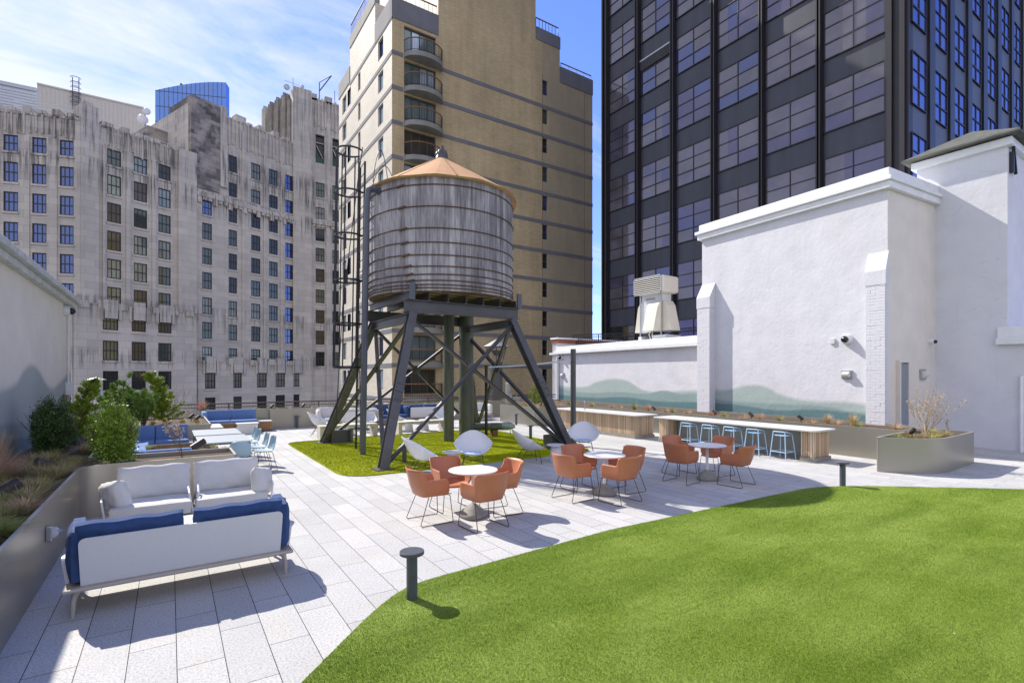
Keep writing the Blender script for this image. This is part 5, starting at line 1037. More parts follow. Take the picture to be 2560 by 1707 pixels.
for zb in bands:
    if zb < -6: break
    mb = MB()
    if zb < zr2b - .3: FR.box(mb, -.02, wx0 - .12, zb - .155, zb + .155, -.05, .035); FR.box(mb, wx1, xe + .02, zb - .155, zb + .155, -.05, .035)
    elif zb < zcorner - .5: FR.box(mb, -.02, wx0 - .12, zb - .155, zb + .155, -.05, .035); FR.box(mb, wx1, xr2 if zb < zr1b else xr1, zb - .155, zb + .155, -.05, .035)
    e_ = ye if zb < zl2b - .3 else (yl2 if zb < zl1b - .3 else yl1)
    if zb < zcorner - .3 or e_ != yl1: FL.box(mb, 0, e_, zb - .155, zb + .155, -.05, .034)
    if mb.v: mb.build('floor_band', 'band_grey', bb)
mb = MB(); FR.box(mb, -.04, xp, zcorner - .12, zct, -.35, .05); FL.box(mb, .3, yl1 + .02, zcorner - .12, zct, -.35, .048); mb.build('parapet', 'band_grey', bb)
mb = MB(); FR.box(mb, xr1, xr2 + .04, zr1b - .05, zr1t + .1, -4, .05); mb.build('parapet', 'band_grey', bb); mb = MB(); FR.box(mb, xr2 + .041, xe + .04, zr2b - .05, zr2t + .1, -10, .05); mb.build('parapet', 'band_grey', bb)
mb = MB(); FL.box(mb, yl1 + .02, yl2 + .03, zl1b - .05, zl1t + .05, -.4, .05); mb.build('parapet', 'slab_grey', bb); mb = MB(); FL.box(mb, yl2 + .031, ye + .03, zl2b - .05, zl2t + .05, -.4, .05); mb.build('parapet', 'slab_grey', bb)
def roof_rail(fc, s0, s1, z, o=-.1, h=.75, step=.35, top='rail_brown'):
    mb = MB(); a, b = (*fc.xy(s0, o), z + h), (*fc.xy(s1, o), z + h); mb.bar(a, b, .09, .07); g = mb.build('handrail', top, bb)
    mb = MB(); n = int(abs(s1 - s0) / step)
    for k in range(n + 1): q = fc.xy(s0 + (s1 - s0) * k / n, o); mb.bar((*q, z), (*q, z + h), .035, .035)
    mb.build('balusters', 'black_metal', g)
roof_rail(FR, .1, xp - .1, zct); roof_rail(FR, xr1 + .1, xr2 - .1, zr1t + .1, h=.9); roof_rail(FR, xr2 + .2, xe - .1, zr2t + .1, h=.45, step=.9); roof_rail(FL, yl1, yl2, zl1t + .05, h=1.2, top='black_metal')
for h in nh:
    k = int(round((h[2]) * 7)) % 3
    pm = [('pane_teal', 'pane_cold'), ('pane_warm', 'pane_dark'), ('pane_teal', 'pane_teal')][k]
    w = window(FR, bb, h[0], h[1], h[2], h[3], 4, 1, pm, 'steel', .24, .1, .09, name='balcony_window')
for h in small: window(FR, bb, *h, 1, 2, random.choice(['pane_dark', 'pane_green', 'pane_dark', 'pane_sky']), 'steel', .2, .06, .05)
for h in lw:
    w = window(FL, bb, *h, 1, 1, random.choice(['pane_cold', 'pane_sky', 'pane_cold']), 'steel', .2, .09, .05)
cxm = (wx0 + wx1) / 2 + .25; rb = (wx1 - wx0) / 2 + .30
for zb in bal:
    if zb > zcorner - 2 or zb < -3: continue
    arc = [(cxm + rb * math.cos(a), .95 * rb * math.sin(a) * .72) for a in [math.pi * k / 20 for k in range(21)]]
    bl = MB(); bl.prism([FR.xy(x, y - .02) for x, y in arc], zb - .17, zb + .20); bo = bl.build('balcony', 'slab_grey', bb)
    mb = MB(); mb.tube([(*FR.xy(cxm + (x - cxm) * .96, y * .96 - .02), zb + 1.22) for x, y in arc], .045, 6); mb.build('handrail', 'rail_brown', bo, True)
    mb = MB()
    for k in range(27): a = math.pi * k / 26; x, y = cxm + rb * .96 * math.cos(a), .95 * .72 * .96 * rb * math.sin(a); q = FR.xy(x, y - .02); mb.bar((*q, zb + .2), (*q, zb + 1.2), .022, .022)
    mb.tube([(*FR.xy(cxm + (x - cxm) * .96, y * .96 - .02), zb + .32) for x, y in arc], .02, 5); mb.build('balusters', 'black_metal', bo)
# mechanical joints in the brick
mb = MB()
for s_ in (frx(1356), frx(1461)): FR.box(mb, s_ - .015, s_ + .015, -10, zr2b, -.01, .006)
mb.build('control_joint', 'tower_frame', bb)
# ---- dark glass office tower
XD = 27.2; YD0 = onX(XD, 1509); YD1 = onX(XD, 2275)
FDL = Facade((XD, YD1), (0, 1)); FDR = Facade((XD, YD1), (1, 0)); dt = thing('office_tower', 'dark glass and bronze metal office tower with blue reflecting east side', 'building', (XD, YD1, -45))
fl_h = 3.62; zbase = ZZ(XD, onX(XD, 2216), .2806 * 530) ; ztops = [zbase + fl_h * k for k in range(-8, 5)]   # window head heights
mb = MB(); mb.box(XD + .02, YD1 + .02, -45, XD + 30, YD0, 45); mb.build('wall', 'tower_panel', dt); mb = MB(); FDR.quad(mb, .3, 29, -45, 45, -.012); mb.build('east_panels', 'panel_east', dt)
bays = [(1524, 1592), (1602, 1680), (1690.6, 1781.3), (1794, 1901), (1913.5, 2044), (2059, 2216)]
WH = 2.37
for bi, (pa, pb_) in enumerate(bays):
    s1_, s0_ = FDL.s_px(pa), FDL.s_px(pb_)
    for zi, zt in enumerate(ztops):
        if zt < -1 or zt - WH > 31: continue
        pool = [('pane_navy', 'pane_lilac', 'pane_lilac2'), ('pane_lilac2', 'pane_lilac', 'pane_navy'), ('pane_lilac2', 'pane_lilac', 'pane_lilac')][(bi * 3 + zi * 5 + (zi // 2)) % 3]
        if zt < 12 and bi in (2, 3, 4, 5): pool = ('pane_violet', 'pane_lilac', 'pane_lilac2')
        if bi == 0 and zt < 9: pool = ('pane_dark', 'pane_warm', 'pane_dark')
        window(FDL, dt, s0_ + .02, s1_ - .02, zt - WH, zt, 2, 3, pool, 'tower_frame', -.003, .05, .04, mix='curtain')
edges = [(1509, 1524), (1592, 1602), (1680, 1690.6), (1781.3, 1794), (1901, 1913.5), (2044, 2059), (2216, 2275)]
for pa, pb_ in edges:
    s1_, s0_ = FDL.s_px(pa), FDL.s_px(pb_); mb = MB()
    FDL.box(mb, s0_, s1_, -45, 45, -.1, .14); w_ = s1_ - s0_
    if w_ > 1: FDL.box(mb, s0_ + w_ * .08, s0_ + w_ * .2, -45, 45, .14, .26); FDL.box(mb, s1_ - w_ * .22, s1_ - w_ * .1, -45, 45, .14, .3); FDL.box(mb, s1_ - w_ * .04, s1_, -45, 45, .14, .22)
    else: FDL.box(mb, s0_ + w_ * .12, s0_ + w_ * .34, -45, 45, .14, .30); FDL.box(mb, s1_ - w_ * .34, s1_ - w_ * .12, -45, 45, .14, .30)
    mb.build('pier', 'tower_frame', dt)
ebays = [(2277, 2320), (2332, 2371), (2381, 2416), (2425, 2455), (2464, 2491), (2499, 2525), (2530.5, 2553), (2558, 2578)]
for bi, (pa, pb_) in enumerate(ebays):
    s0_, s1_ = FDR.s_px(pa), FDR.s_px(pb_)
    for zt in ztops:
        if zt < 5 or zt - WH > 31: continue
        window(FDR, dt, s0_ + .02, s0_ + (s1_ - s0_) * .84, zt - WH, zt, 2, 3, 'pane_east', 'tower_frame', -.003, .04, .045)
    nx = FDR.s_px(ebays[bi + 1][0]) if bi + 1 < len(ebays) else s1_ + .6; mb = MB(); FDR.box(mb, s1_ - .06, nx, -45, 45, -.1, .10); mb.build('pier', 'tower_frame', dt)
# louvre strips on the west face
lz = [z for z in ztops if abs(z - ZZ(XD, onX(XD, 1602), 150)) < 1.9][:1]
for zt in lz + [z for z in ztops if 1 < z < 6.0][:1]:
    s1_, s0_ = FDL.s_px(1602), FDL.s_px(1680); mb = MB()
    for k in range(7): FDL.box(mb, s0_ + .06, s1_ - .06, zt - .12 - k * .09, zt - .08 - k * .09, .08, .12)
    lo = mb.build('louvre', 'steel', dt); mb = MB(); FDL.box(mb, s0_, s1_, zt - .68, zt, .07, .078); mb.build('louvre_back', 'lens_black', lo); mb = MB(); FDL.box(mb, s0_ - .02, s1_ + .02, zt - .03, zt + .06, .0, .13); mb.build('louvre_head', 'galv', lo)
# ---- limestone office building
sb = thing('limestone_building', 'pale limestone art deco office building with soot streaked stepped parapets', 'building', (*at_d(200, 66), -45))
D2 = diro(34.0); F1 = Facade(at_d(200, 66.0), -diro(74.8)); F2 = Facade(at_d(200, 66.0), D2)
p3 = F2.xy(F2.s_px(745)); F3 = Facade(p3, (1, .0)); 
ALLW = []
def rowsz(fc, px, rows, o=0): s_ = fc.s_px(px); return [(fc.z(s_, b), fc.z(s_, a)) for a, b in rows]
def addw(fc, cols, rows, pool, nx=3, nz=2):
    L_ = []
    for a, b in cols:
        s0_, s1_ = sorted((fc.s_px(a), fc.s_px(b)))
        for z0_, z1_ in rows: L_.append((s0_, s1_, z0_, z1_)); ALLW.append((fc, s0_, s1_, z0_, z1_, pool, nx, nz))
    return L_
r1 = rowsz(F1, 166, [(351, 390), (417, 466), (490, 538), (563.5, 611), (635.5, 684), (708, 756), (780, 828)])
h1 = addw(F1, [(-62, -27), (8, 45), (80, 116), (149, 184)], r1, ['pane_sky', 'pane_sky', 'pane_sky'])
z1t = F1.z(F1.s_px(166), 292)
r2 = rowsz(F2, 268, [(370, 410), (434.7, 484.5), (504.5, 553.6), (575.5, 624), (645.6, 694.5), (716, 764)])
h2 = addw(F2, [(268, 303), (334.5, 368), (396, 427)], r2, ['pane_dark', 'pane_green', 'pane_blind', 'pane_teal', 'pane_warm'])
r2b = rowsz(F2, 505.5, [(439, 466), (498, 534.7), (555.5, 597), (618, 659), (679, 721), (742, 783.6), (804, 845.5), (866.6, 905)])
h2b = addw(F2, [(505.5, 530)], r2b, ['pane_blind', 'pane_sky', 'pane_green', 'pane_teal'])
r2c = rowsz(F2, 571.6, [(386, 428), (455, 490), (518, 554.7), (573, 613.6), (632.7, 672.7), (692, 732), (751.6, 791), (811, 850), (870, 905)])
h2c = addw(F2, [(571.6, 592.7), (628, 651), (672.7, 694.6)], r2c, ['pane_dark', 'pane_dark', 'pane_green', 'pane_blind'])
h2d = addw(F2, [(713.5, 733.6)], r2c, ['pane_sky'])
z2t = F2.z(F2.s_px(268), 316); z2c = F2.z(F2.s_px(571), 292)
r3 = rowsz(F3, 789, [(455, 492), (517, 546), (570.6, 602), (619, 653.6), (671, 705), (723, 757), (774.5, 808), (826, 860.7), (879, 915)])
h3 = addw(F3, [(789, 811.5), (831, 849), (866, 884)], r3, ['pane_green', 'pane_blind', 'pane_dark'])
h3o = [(F3.s_px(a), F3.s_px(b), *rowsz(F3, 789, [(335, 406)])[0]) for a, b in ((789, 811.5), (831, 849))]
s_a, s_b = F2.s_px(476), F2.s_px(745)
mb = MB(); wall_holes(F1, mb, 0, F1.s_px(-140), -45, z1t, h1); mb.build('wall', 'limestone', sb)
mb = MB(); wall_holes(F2, mb, 0, s_a, -45, z2t, h2); mb.build('wall', 'limestone', sb)
mb = MB(); wall_holes(F2, mb, s_a, s_b, -45, z2c, h2b + h2c + h2d); mb.build('wall', 'limestone', sb)
z3t = F3.z(F3.s_px(800), 250); mb = MB(); wall_holes(F3, mb, 0, F3.s_px(900), -45, z3t, h3 + h3o, .6); mb.build('wall', 'limestone', sb)
mb = MB(); F1.box(mb, .5, F1.s_px(-140), -45, z1t - .02, -14, -.7); F2.box(mb, .5, s_a, -45, z2t - .02, -14, -.7); F2.box(mb, s_a, s_b, -45, z2c - .02, -14, -.7); mb.build('core', 'limestone', sb)
ALLW.sort(key=lambda w: -((w[2] - w[1]) * (w[4] - w[3])) / (np.hypot(*w[0].xy(w[1])) ** 2))
vis = [w for w in ALLW if w[4] > -1]
rest = MB(); restp = MB()
for i, (fc, s0_, s1_, z0_, z1_, pool, nx, nz) in enumerate(vis):
    if i < 100: window(fc, sb, s0_, s1_, z0_, z1_, nx, nz, random.choice(pool), 'black_metal', .16, .13, .085)
    else:
        o = -.14
        for a, b, c, d in ((s0_, s0_ + .11, z0_, z1_), (s1_ - .11, s1_, z0_, z1_), (s0_, s1_, z0_, z0_ + .11), (s0_, s1_, z1_ - .11, z1_)): rest.cur = 0; fc.box(rest, a, b, c, d, o, o + .06)
        for k in range(1, nx): x = s0_ + (s1_ - s0_) * k / nx; fc.box(rest, x - .035, x + .035, z0_ + .1, z1_ - .1, o, o + .05)
        fc.box(rest, s0_, s1_, (z0_ + z1_) / 2 - .06, (z0_ + z1_) / 2 + .06, o, o + .045); rest.cur = random.choice([1, 1, 2, 3]); fc.quad(rest, s0_, s1_, z0_, z1_, o + .01)
rw = rest.build('window', ['black_metal', 'pane_dark', 'pane_green', 'pane_blind'], sb); rw['kind'] = 'stuff'
for a, b, c, d in h3o: mb = MB(); F3.quad(mb, a, b, c, d, -.6); F3.box(mb, a, b, c, c + .7, -.55, -.45); 
for (a, b, c, d) in h3o:
    mb = MB(); F3.quad(mb, a, b, c, d, -.58); w_ = mb.build('belfry_opening', 'lens_black', sb); mb = MB(); F3.box(mb, a, b, c, c + 1.1, -.5, -.4); mb.build('screen', 'scaff_green', w_); mb = MB(); mb.bar((*F3.xy(a + .2, -.3), d - 2), (*F3.xy(b - .2, -.3), c + 1), .12, .12); F3.box(mb, a, b, d - 1.5, d - 1.35, -.4, -.3); mb.build('beam', 'limestone', w_)
# vertical piers between the window columns, fluted stepped parapets
def piers(fc, edges_, z0_, z1_, o=.22, w=.5, m='limestone'):
    mb = MB()
    for s_ in edges_: fc.box(mb, s_ - w / 2, s_ + w / 2, z0_, z1_, -.1, o)
    return mb.build('pier', m, sb)
def flutes(fc, s0_, s1_, z0_, z1_, step=.55, w=.16, o=.13, jag=.7, seed=0):
    mb = MB(); n = int((s1_ - s0_) / step); rr = random.Random(seed)
    for k in range(n): x = s0_ + (k + .5) * (s1_ - s0_) / n; fc.box(mb, x - w / 2, x + w / 2, z0_ + rr.uniform(0, .6), z1_ + jag * abs(math.sin(k * .9)) * rr.uniform(.4, 1), -.1, o + rr.uniform(0, .06))
    return mb.build('fluting', 'limestone', sb)
def crest(fc, s0_, s1_, z, steps, m='limestone', dep=1.2):
    """stepped blocks along the parapet: list of (fraction0, fraction1, height)"""
    mb = MB(); L_ = s1_ - s0_
    for a, b, h in steps: fc.box(mb, s0_ + L_ * a, s0_ + L_ * b, z - .3, z + h, -dep, .10)
    return mb.build('parapet', m, sb)
def spx(fc, l): return [fc.s_px(p) for p in l]
e1 = spx(F1, (-15, 63, 132)); 
mb = MB()
for s_ in e1: F1.box(mb, s_ - .5, s_ + .5, -10, z1t - 3.0, -.05, .16)
mb.build('pier', 'limestone', sb)
flutes(F1, F1.s_px(190), F1.s_px(-140), z1t - 2.9, z1t - .4, .62, .2, .14, .5, 1)
L1 = F1.s_px(-140); st = []
for k in range(9): a = (F1.s_px(188 - k * 37)) / L1; b = (F1.s_px(188 - k * 37 - 20)) / L1; st.append((a, b, .75 if k % 2 else .45))
crest(F1, 0, L1, z1t, [(0, 1, .0)] + st)
mb = MB(); F2.box(mb, .05, F2.s_px(246), -45, z2t + 1.9, -6, .25); F2.box(mb, .3, F2.s_px(232), z2t + 1.9, z2t + 2.3, -5, .15); mb.build('corner_pier', 'limestone', sb)
for a, b in ((314, 324), (379, 388), (256, 262)): mb = MB(); F2.box(mb, F2.s_px(a), F2.s_px(b), -5, z2t - 2.6, -.05, .25); mb.build('pier', 'limestone', sb)
flutes(F2, F2.s_px(262), F2.s_px(440), z2t - 3.1, z2t - .3, .55, .18, .15, .5, 2)
crest(F2, F2.s_px(250), F2.s_px(440), z2t, [(0, 1, 0), (.02, .16, .5), (.27, .36, .6), (.47, .55, .5), (.67, .76, .5)])
mb = MB(); F2.box(mb, F2.s_px(443), F2.s_px(489), -45, z2t + .15, -5, .45); mb.build('corner_pier', 'limestone', sb)
mb = MB(); zk = F2.z(F2.s_px(500), 246); F2.box(mb, F2.s_px(477), F2.s_px(549), F2.z(F2.s_px(500), 470), zk, -7, .2); mb.build('stained_block', 'sooty_stone', sb)
mb = MB(); F2.box(mb, F2.s_px(549), F2.s_px(566), F2.z(F2.s_px(560), 470), F2.z(F2.s_px(556), 268), -6, .35); mb.build('pier', 'limestone', sb)
mb = MB(); F2.box(mb, F2.s_px(424), F2.s_px(478), 20, F2.z(F2.s_px(440), 284), -16, -7.5); F2.box(mb, F2.s_px(404), F2.s_px(426), 20, F2.z(F2.s_px(420), 305), -15, -9); mb.build('rear_block', 'sooty_stone', sb)
for a, b in ((604, 612), (658, 663), (700, 706), (740, 746)): mb = MB(); F2.box(mb, F2.s_px(a), F2.s_px(b), -5, z2c - 1.5, -.05, .22); mb.build('pier', 'limestone', sb)
flutes(F2, F2.s_px(566), F2.s_px(744), z2c - 4.6, z2c - .4, .6, .2, .17, .8, 3)
crest(F2, F2.s_px(566), F2.s_px(745), z2c, [(0, 1, 0), (.12, .25, .9), (.27, .33, .3), (.42, .50, .7), (.62, .70, .7), (.78, .86, .5), (.94, 1, .3)])
# middle scalloped cornice and lower set-forward blocks
zc = F2.z(F2.s_px(571), 506); mb = MB(); sA, sB = F2.s_px(490), F2.s_px(745); F2.box(mb, sA, sB, zc - .25, zc + .35, -.05, .4)
n = 22
for k in range(n): x = sA + (sB - sA) * (k + .5) / n; F2.box(mb, x - .3, x + .3, zc - .7 - .5 * (k % 3 == 0), zc + .5 + .25 * (k % 3 == 0), -.05, .30 + .06 * (k % 2))
mb.build('middle_cornice', 'limestone', sb)
mb = MB(); zc3 = F3.z(F3.s_px(789), 556); F3.box(mb, 0, F3.s_px(900), zc3 - .4, zc3 + .4, -.05, .5)
for k in range(14): x = F3.s_px(900) * (k + .5) / 14; F3.box(mb, x - .35, x + .35, zc3 - .8, zc3 + .6, -.05, .30)
mb.build('middle_cornice', 'limestone', sb)
for a, b in ((815, 826), (852, 860), (776, 782)): mb = MB(); F3.box(mb, F3.s_px(a), F3.s_px(b), -5, z3t - 4, -.05, .25); mb.build('pier', 'limestone', sb)
flutes(F3, F3.s_px(783), F3.s_px(900), z3t - 5.5, z3t - .5, .6, .22, .2, 1.0, 5); crest(F3, F3.s_px(777), F3.s_px(900), z3t, [(0, 1, 0), (.0, .12, .8), (.28, .42, .9), (.6, .75, .8)])
# corner tower: right face on F3, left face receding
F4 = Facade(F3.xy(F3.s_px(731)), diro(-51)); zt4 = F3.z(F3.s_px(731), 219)
mb = MB(); F3.box(mb, F3.s_px(731), F3.s_px(777), -45, zt4, -9, .7); mb.build('corner_tower', 'limestone', sb)
s4 = F4.s_px(657); mb = MB(); F4.box(mb, .9, s4, 20, zt4 - 1.7, -6, .0); n = 4
for k in range(n): a = 1.2 + (s4 - 1.2) * (k + .35) / n; F4.box(mb, a, a + (s4 - .5) / n * .5, 30, zt4 - .5, -3, .35); F4.box(mb, a + .5, a + (s4 - .5) / n * .5 - .5, 30, zt4 - .05, -3, .3); mb.build('tower_side', 'limestone', sb)
mb = MB(); c_ = F3.xy(F3.s_px(738), -2); mb.tube([(*c_, zt4), (*c_, zt4 + 2.8)], .07, 6); mb.bar((c_[0] - 1.4, c_[1], zt4 + 1.9), (c_[0] + 1.8, c_[1], zt4 + 1.7), .07, .07); mb.ball((c_[0] - 1.1, c_[1] - .2, zt4 + .7), .55, (1, .4, 1)); mb.ball((c_[0] + 1.6, c_[1], zt4 + 1.7), .35, (1, .5, 1)); mb.build('antenna', 'galv', sb)
mb = MB(); c_ = F3.xy(F3.s_px(805), -2); mb.tube([(*c_, z3t), (*c_, z3t + 4.2)], .09, 6); mb.bar((*c_, z3t + 2.6), (c_[0] + 2.2, c_[1], z3t + 6.2), .14, .2); mb.bar((*c_, z3t + 4.2), (c_[0] + 2.2, c_[1], z3t + 6.2), .1, .1); mb.tube([(c_[0] + 2.8, c_[1], z3t), (c_[0] + 2.8, c_[1], z3t + 3.5)], .06, 5); mb.build('davit', 'steel', sb)
# lower protruding base blocks
ol = 1.3
def low_block(pa, pb_, pyt, cols, rows, px0, step_n, o=ol):
    Fp = Facade(F2.xy(0, o), D2); s0_, s1_ = Fp.s_px(pa), Fp.s_px(pb_); zt = Fp.z(Fp.s_px(px0), pyt); rz = rowsz(Fp, px0, rows); H = []
    for a, b in cols:
        for z0_, z1_ in rz: H.append((Fp.s_px(a), Fp.s_px(b), z0_, z1_))
    mb = MB(); wall_holes(Fp, mb, s0_, s1_, -45, zt, H); Fp.box(mb, s0_, s1_, -45, zt - .01, -o, -.5); mb.build('lower_block', 'limestone', sb)
    mb = MB(); Fp.box(mb, s0_, s1_, zt - .01, zt + .12, -o, .12)
    for k in range(step_n): x = s0_ + (s1_ - s0_) * (k + .5) / step_n; Fp.box(mb, x - .55, x + .55, zt - .5, zt + .35 + .25 * (k % 2), -.5, .2)
    for a, b in cols: x = (Fp.s_px(a) + Fp.s_px(b)) / 2; Fp.box(mb, x - .7, x + .7, zt - 1.7, zt + .75, -.3, .3); Fp.box(mb, x - 1.15, x - .85, zt - 1.9, zt + .1, -.3, .24); Fp.box(mb, x + .85, x + 1.15, zt - 1.9, zt + .1, -.3, .24)
    mb.build('crest', 'limestone', sb)
    for h in H:
        if h[3] < -1.5: continue
        window(Fp, sb, *h, 4 if pa < 400 else 3, 2, random.choice(['pane_dark', 'pane_green', 'pane_dark', 'pane_dark']), 'black_metal', .16, .14, .085)
low_block(184, 492, 764, [(257, 296), (329, 365), (395.6, 429)], [(781, 825), (851.6, 900.7), (927, 975.6), (1001.8, 1050)], 276, 7)
low_block(494, 900, 903, [(512.6, 539), (583.6, 604.7), (642.5, 667), (689, 712.6), (733.8, 755.6), (813.7, 837)], [(932.7, 971.5), (993.4, 1030)], 520, 9, .8)
# roof volumes behind the parapet
def blockpx(label, name, pa, pb_, d, ya, yb, m, zb=0, dep=20, deg=70):
    f = Facade(at_d(pa, d), diro(deg)); s1_ = f.s_px(pb_); t_ = thing(name, label, 'building', (*at_d(pa, d), -45)); mb = MB(); f.box(mb, 0, s1_, -45, f.z(0, ya), -dep, 0); mb.build('wall', m, t_); return f, s1_, t_, f.z(0, ya)
f, s1_, t_, zt = blockpx('white corrugated rooftop hall at the upper left edge', 'rooftop_hall', -60, 92, 96, 190, 0, 'sheet_white', deg=60)
mb = MB(); f.box(mb, 0, s1_, zt - .7, zt, 0, .3)
for k in range(60): f.box(mb, 0, s1_, zt - 1.5 - k * .55, zt - 1.3 - k * .55, 0, .1)
mb.build('cladding', 'galv', t_)
f, s1_, t_, zt = blockpx('long cream metal rooftop enclosure with a hoop ladder behind the limestone parapet', 'rooftop_enclosure', 93, 360, 90, 211, 0, 'cream_metal', deg=57)
mb = MB(); f.box(mb, -.02, s1_ + .02, zt - .02, zt + .25, -20, .15)
for k in range(26): x = s1_ * k / 26; f.box(mb, x, x + .06, zt - 12, zt, 0, .05)
mb.build('trim', 'cream_metal', t_)
mb = MB(); f.box(mb, s1_ + .3, f.s_px(390), zt - 8, zt - 3.6, -8, -1); mb.build('side_unit', 'sheet_white', t_)
lx = f.s_px(190); ldr = []
mb = MB()
for o_ in (-.45, .45): mb.bar((*f.xy(lx + o_, .3), zt - 6), (*f.xy(lx + o_, .3), zt + 2.6), .12, .12)
for k in range(22): mb.bar((*f.xy(lx - .45, .3), zt - 6 + k * .38), (*f.xy(lx + .45, .3), zt - 6 + k * .38), .06, .06)
for k in range(6):
    P = [(*f.xy(lx + .75 * math.cos(a), .3 + .8 * math.sin(a)), zt - 2 + k * .9) for a in [math.pi * j / 8 for j in range(9)]]
    for a, b in zip(P[:-1], P[1:]): mb.bar(a, b, .06, .1)
mb.build('ladder', 'steel_blue', t_)
rr_ = thing('roof_guardrail', 'thin galvanised guardrail along the left limestone parapet', 'railing', (*F1.xy(0, -3), z1t)); mb = MB()
for h_ in (.7, 1.4): mb.bar((*F2.xy(F2.s_px(250), -2.5), z2t + h_), (*F2.xy(F2.s_px(475), -2.5), z2t + h_), .09, .09); mb.bar((*F1.xy(0, -2.5), z1t + h_ + 1), (*F1.xy(F1.s_px(0), -2.5), z1t + h_ + 1), .09, .09)
for k in range(12): q = F2.xy(F2.s_px(250) + (F2.s_px(475) - F2.s_px(250)) * k / 11, -2.5); mb.bar((*q, z2t), (*q, z2t + 1.4), .08, .08)
mb.build('rail', 'galv', rr_)
# satellite dishes
sd_ = thing('satellite_dish', 'white satellite dish pair on the dark rear block of the limestone building', 'satellite dish', (*F2.xy(F2.s_px(436), -10), F2.z(F2.s_px(440), 284))); q = sd_.location; mb = MB(); mb.tube([(q.x, q.y, q.z), (q.x, q.y, q.z + 3)], .1, 6); mb.build('mast', 'galv', sd_)
for dx, dz, r_ in ((-.3, 1.6, .75), (.2, 3.0, .55)): mb = MB(); mb.ball((q.x + dx, q.y - .3, q.z + dz), r_, (1, .35, 1)); mb.build('dish', 'white_plastic', sd_, True)
# blue glass tower far behind
gt = thing('glass_tower', 'distant blue glass tower with sloping curved top', 'building', (*at_d(390, 300), -45)); fg = Facade(at_d(388, 300), diro(78)); e_ = fg.s_px(565); mb = MB(); NP = 24; up = []
for k in range(NP + 1):
    u_ = k / NP; px = 388 + (565 - 388) * u_; py = 226 - 19 * math.sin(u_ * math.pi * .62) ** 1.0 - 1.5 * u_; s_ = fg.s_px(px); up.append((s_, fg.z(s_, py)))
V = [(*fg.xy(s_, 0), -45) for s_, _ in up] + [(*fg.xy(s_, 0), z) for s_, z in up] + [(*fg.xy(s_, -6), -45) for s_, _ in up] + [(*fg.xy(s_, -6), z) for s_, z in up]; n = NP + 1
mb.add(V, [(i, i + 1, n + i + 1, n + i) for i in range(NP)] + [(n + i, n + i + 1, 3 * n + i + 1, 3 * n + i) for i in range(NP)] + [(NP, 3 * n - 1, 4 * n - 1, 2 * n - 1), (0, n, 3 * n, 2 * n)]); mb.build('wall', 'glass_blue', gt)
mb = MB()
for k in range(1, 16): s_ = e_ * k / 16; z = np.interp(s_, [a for a, _ in up], [b for _, b in up]); fg.box(mb, s_ - .12, s_ + .12, -20, z, 0, .10)
for z in range(60, 190, 9): fg.box(mb, 0, e_, z, z + .35, 0, .10) if z < min(b for _, b in up) else None
mb.build('mullions', 'steel_blue', gt)
mb = MB(); s_ = fg.s_px(435); z = fg.z(s_, 212); mb.bar((*fg.xy(s_, -10), z), (*fg.xy(s_, -10), z + 6), 1.2, 1.2); mb.bar((*fg.xy(s_ + .3, -10), z + 5), (*fg.xy(s_ + 12, -10), z + 1), 1.4, 1.2); mb.build('crane_rig', 'steel', gt)
#@@PLANTS
# ------------------------------------------------------------------ plants
SZ = PH - .07
def leaf_mesh(name, par, Pos, Dir, ln, wd_, m, quad=True):
    """leaves as diamond quads at Pos pointing along Dir"""
    n = len(Pos); Dir = Dir / np.linalg.norm(Dir, axis=1, keepdims=True); R = RNG.normal(size=(n, 3)); S = np.cross(Dir, R); S /= np.linalg.norm(S, axis=1, keepdims=True)
    ln = np.broadcast_to(ln, n)[:, None] * RNG.uniform(.7, 1.3, (n, 1)); wd_ = np.broadcast_to(wd_, n)[:, None]
    V = np.stack([Pos, Pos + Dir * ln * .45 + S * wd_ / 2, Pos + Dir * ln, Pos + Dir * ln * .45 - S * wd_ / 2], 1)
    off = np.array(par.location) if par is not None else 0; V = V.reshape(-1, 3) - off
    me = raw_mesh(name, V, np.arange(4 * n).reshape(-1, 4), m, 4); o = bpy.data.objects.new(name, me); C.objects.link(o); o.parent = par; return o
def rdir(n, up=0.3):
    d = RNG.normal(size=(n, 3)); d[:, 2] += up; return d / np.linalg.norm(d, axis=1, keepdims=True)
def branches(base, h, spread, n, seed, r=.010, lvl=2, lean=(0, 0)):
    """list of polylines + radii, and tip points"""
    rr = random.Random(seed); out = []; tips = []
    def grow(p, d, l, r_, k):
        pts = [p]; q = p.copy(); 
        for i in range(4):
            d = (d + Vector((rr.uniform(-.22, .22), rr.uniform(-.22, .22), rr.uniform(-.05, .22)))).normalized(); q = q + d * l / 4; pts.append(q.copy())
            if k > 0 and i >= 1:
                for _ in range(rr.choice((1, 1, 2))): grow(q.copy(), (d + Vector((rr.uniform(-.9, .9), rr.uniform(-.9, .9), rr.uniform(-.1, .6)))).normalized(), l * rr.uniform(.35, .6), r_ * .55, k - 1)
        out.append((pts, [r_ * (1 - .7 * i / 4) for i in range(5)])); tips.append((q, d))
    for i in range(n):
        a = rr.uniform(0, 6.28); e = rr.uniform(.2, 1) * spread; grow(Vector(base), Vector((math.cos(a) * e + lean[0], math.sin(a) * e + lean[1], 1)).normalized(), h * rr.uniform(.6, 1), r, lvl)
    return out, tips
def twigs_obj(name, br_, m, par, n=4):
    mb = MB()
    for pts, rs in br_: mb.tube(pts, rs, n, False)
    return mb.build(name, m, par)
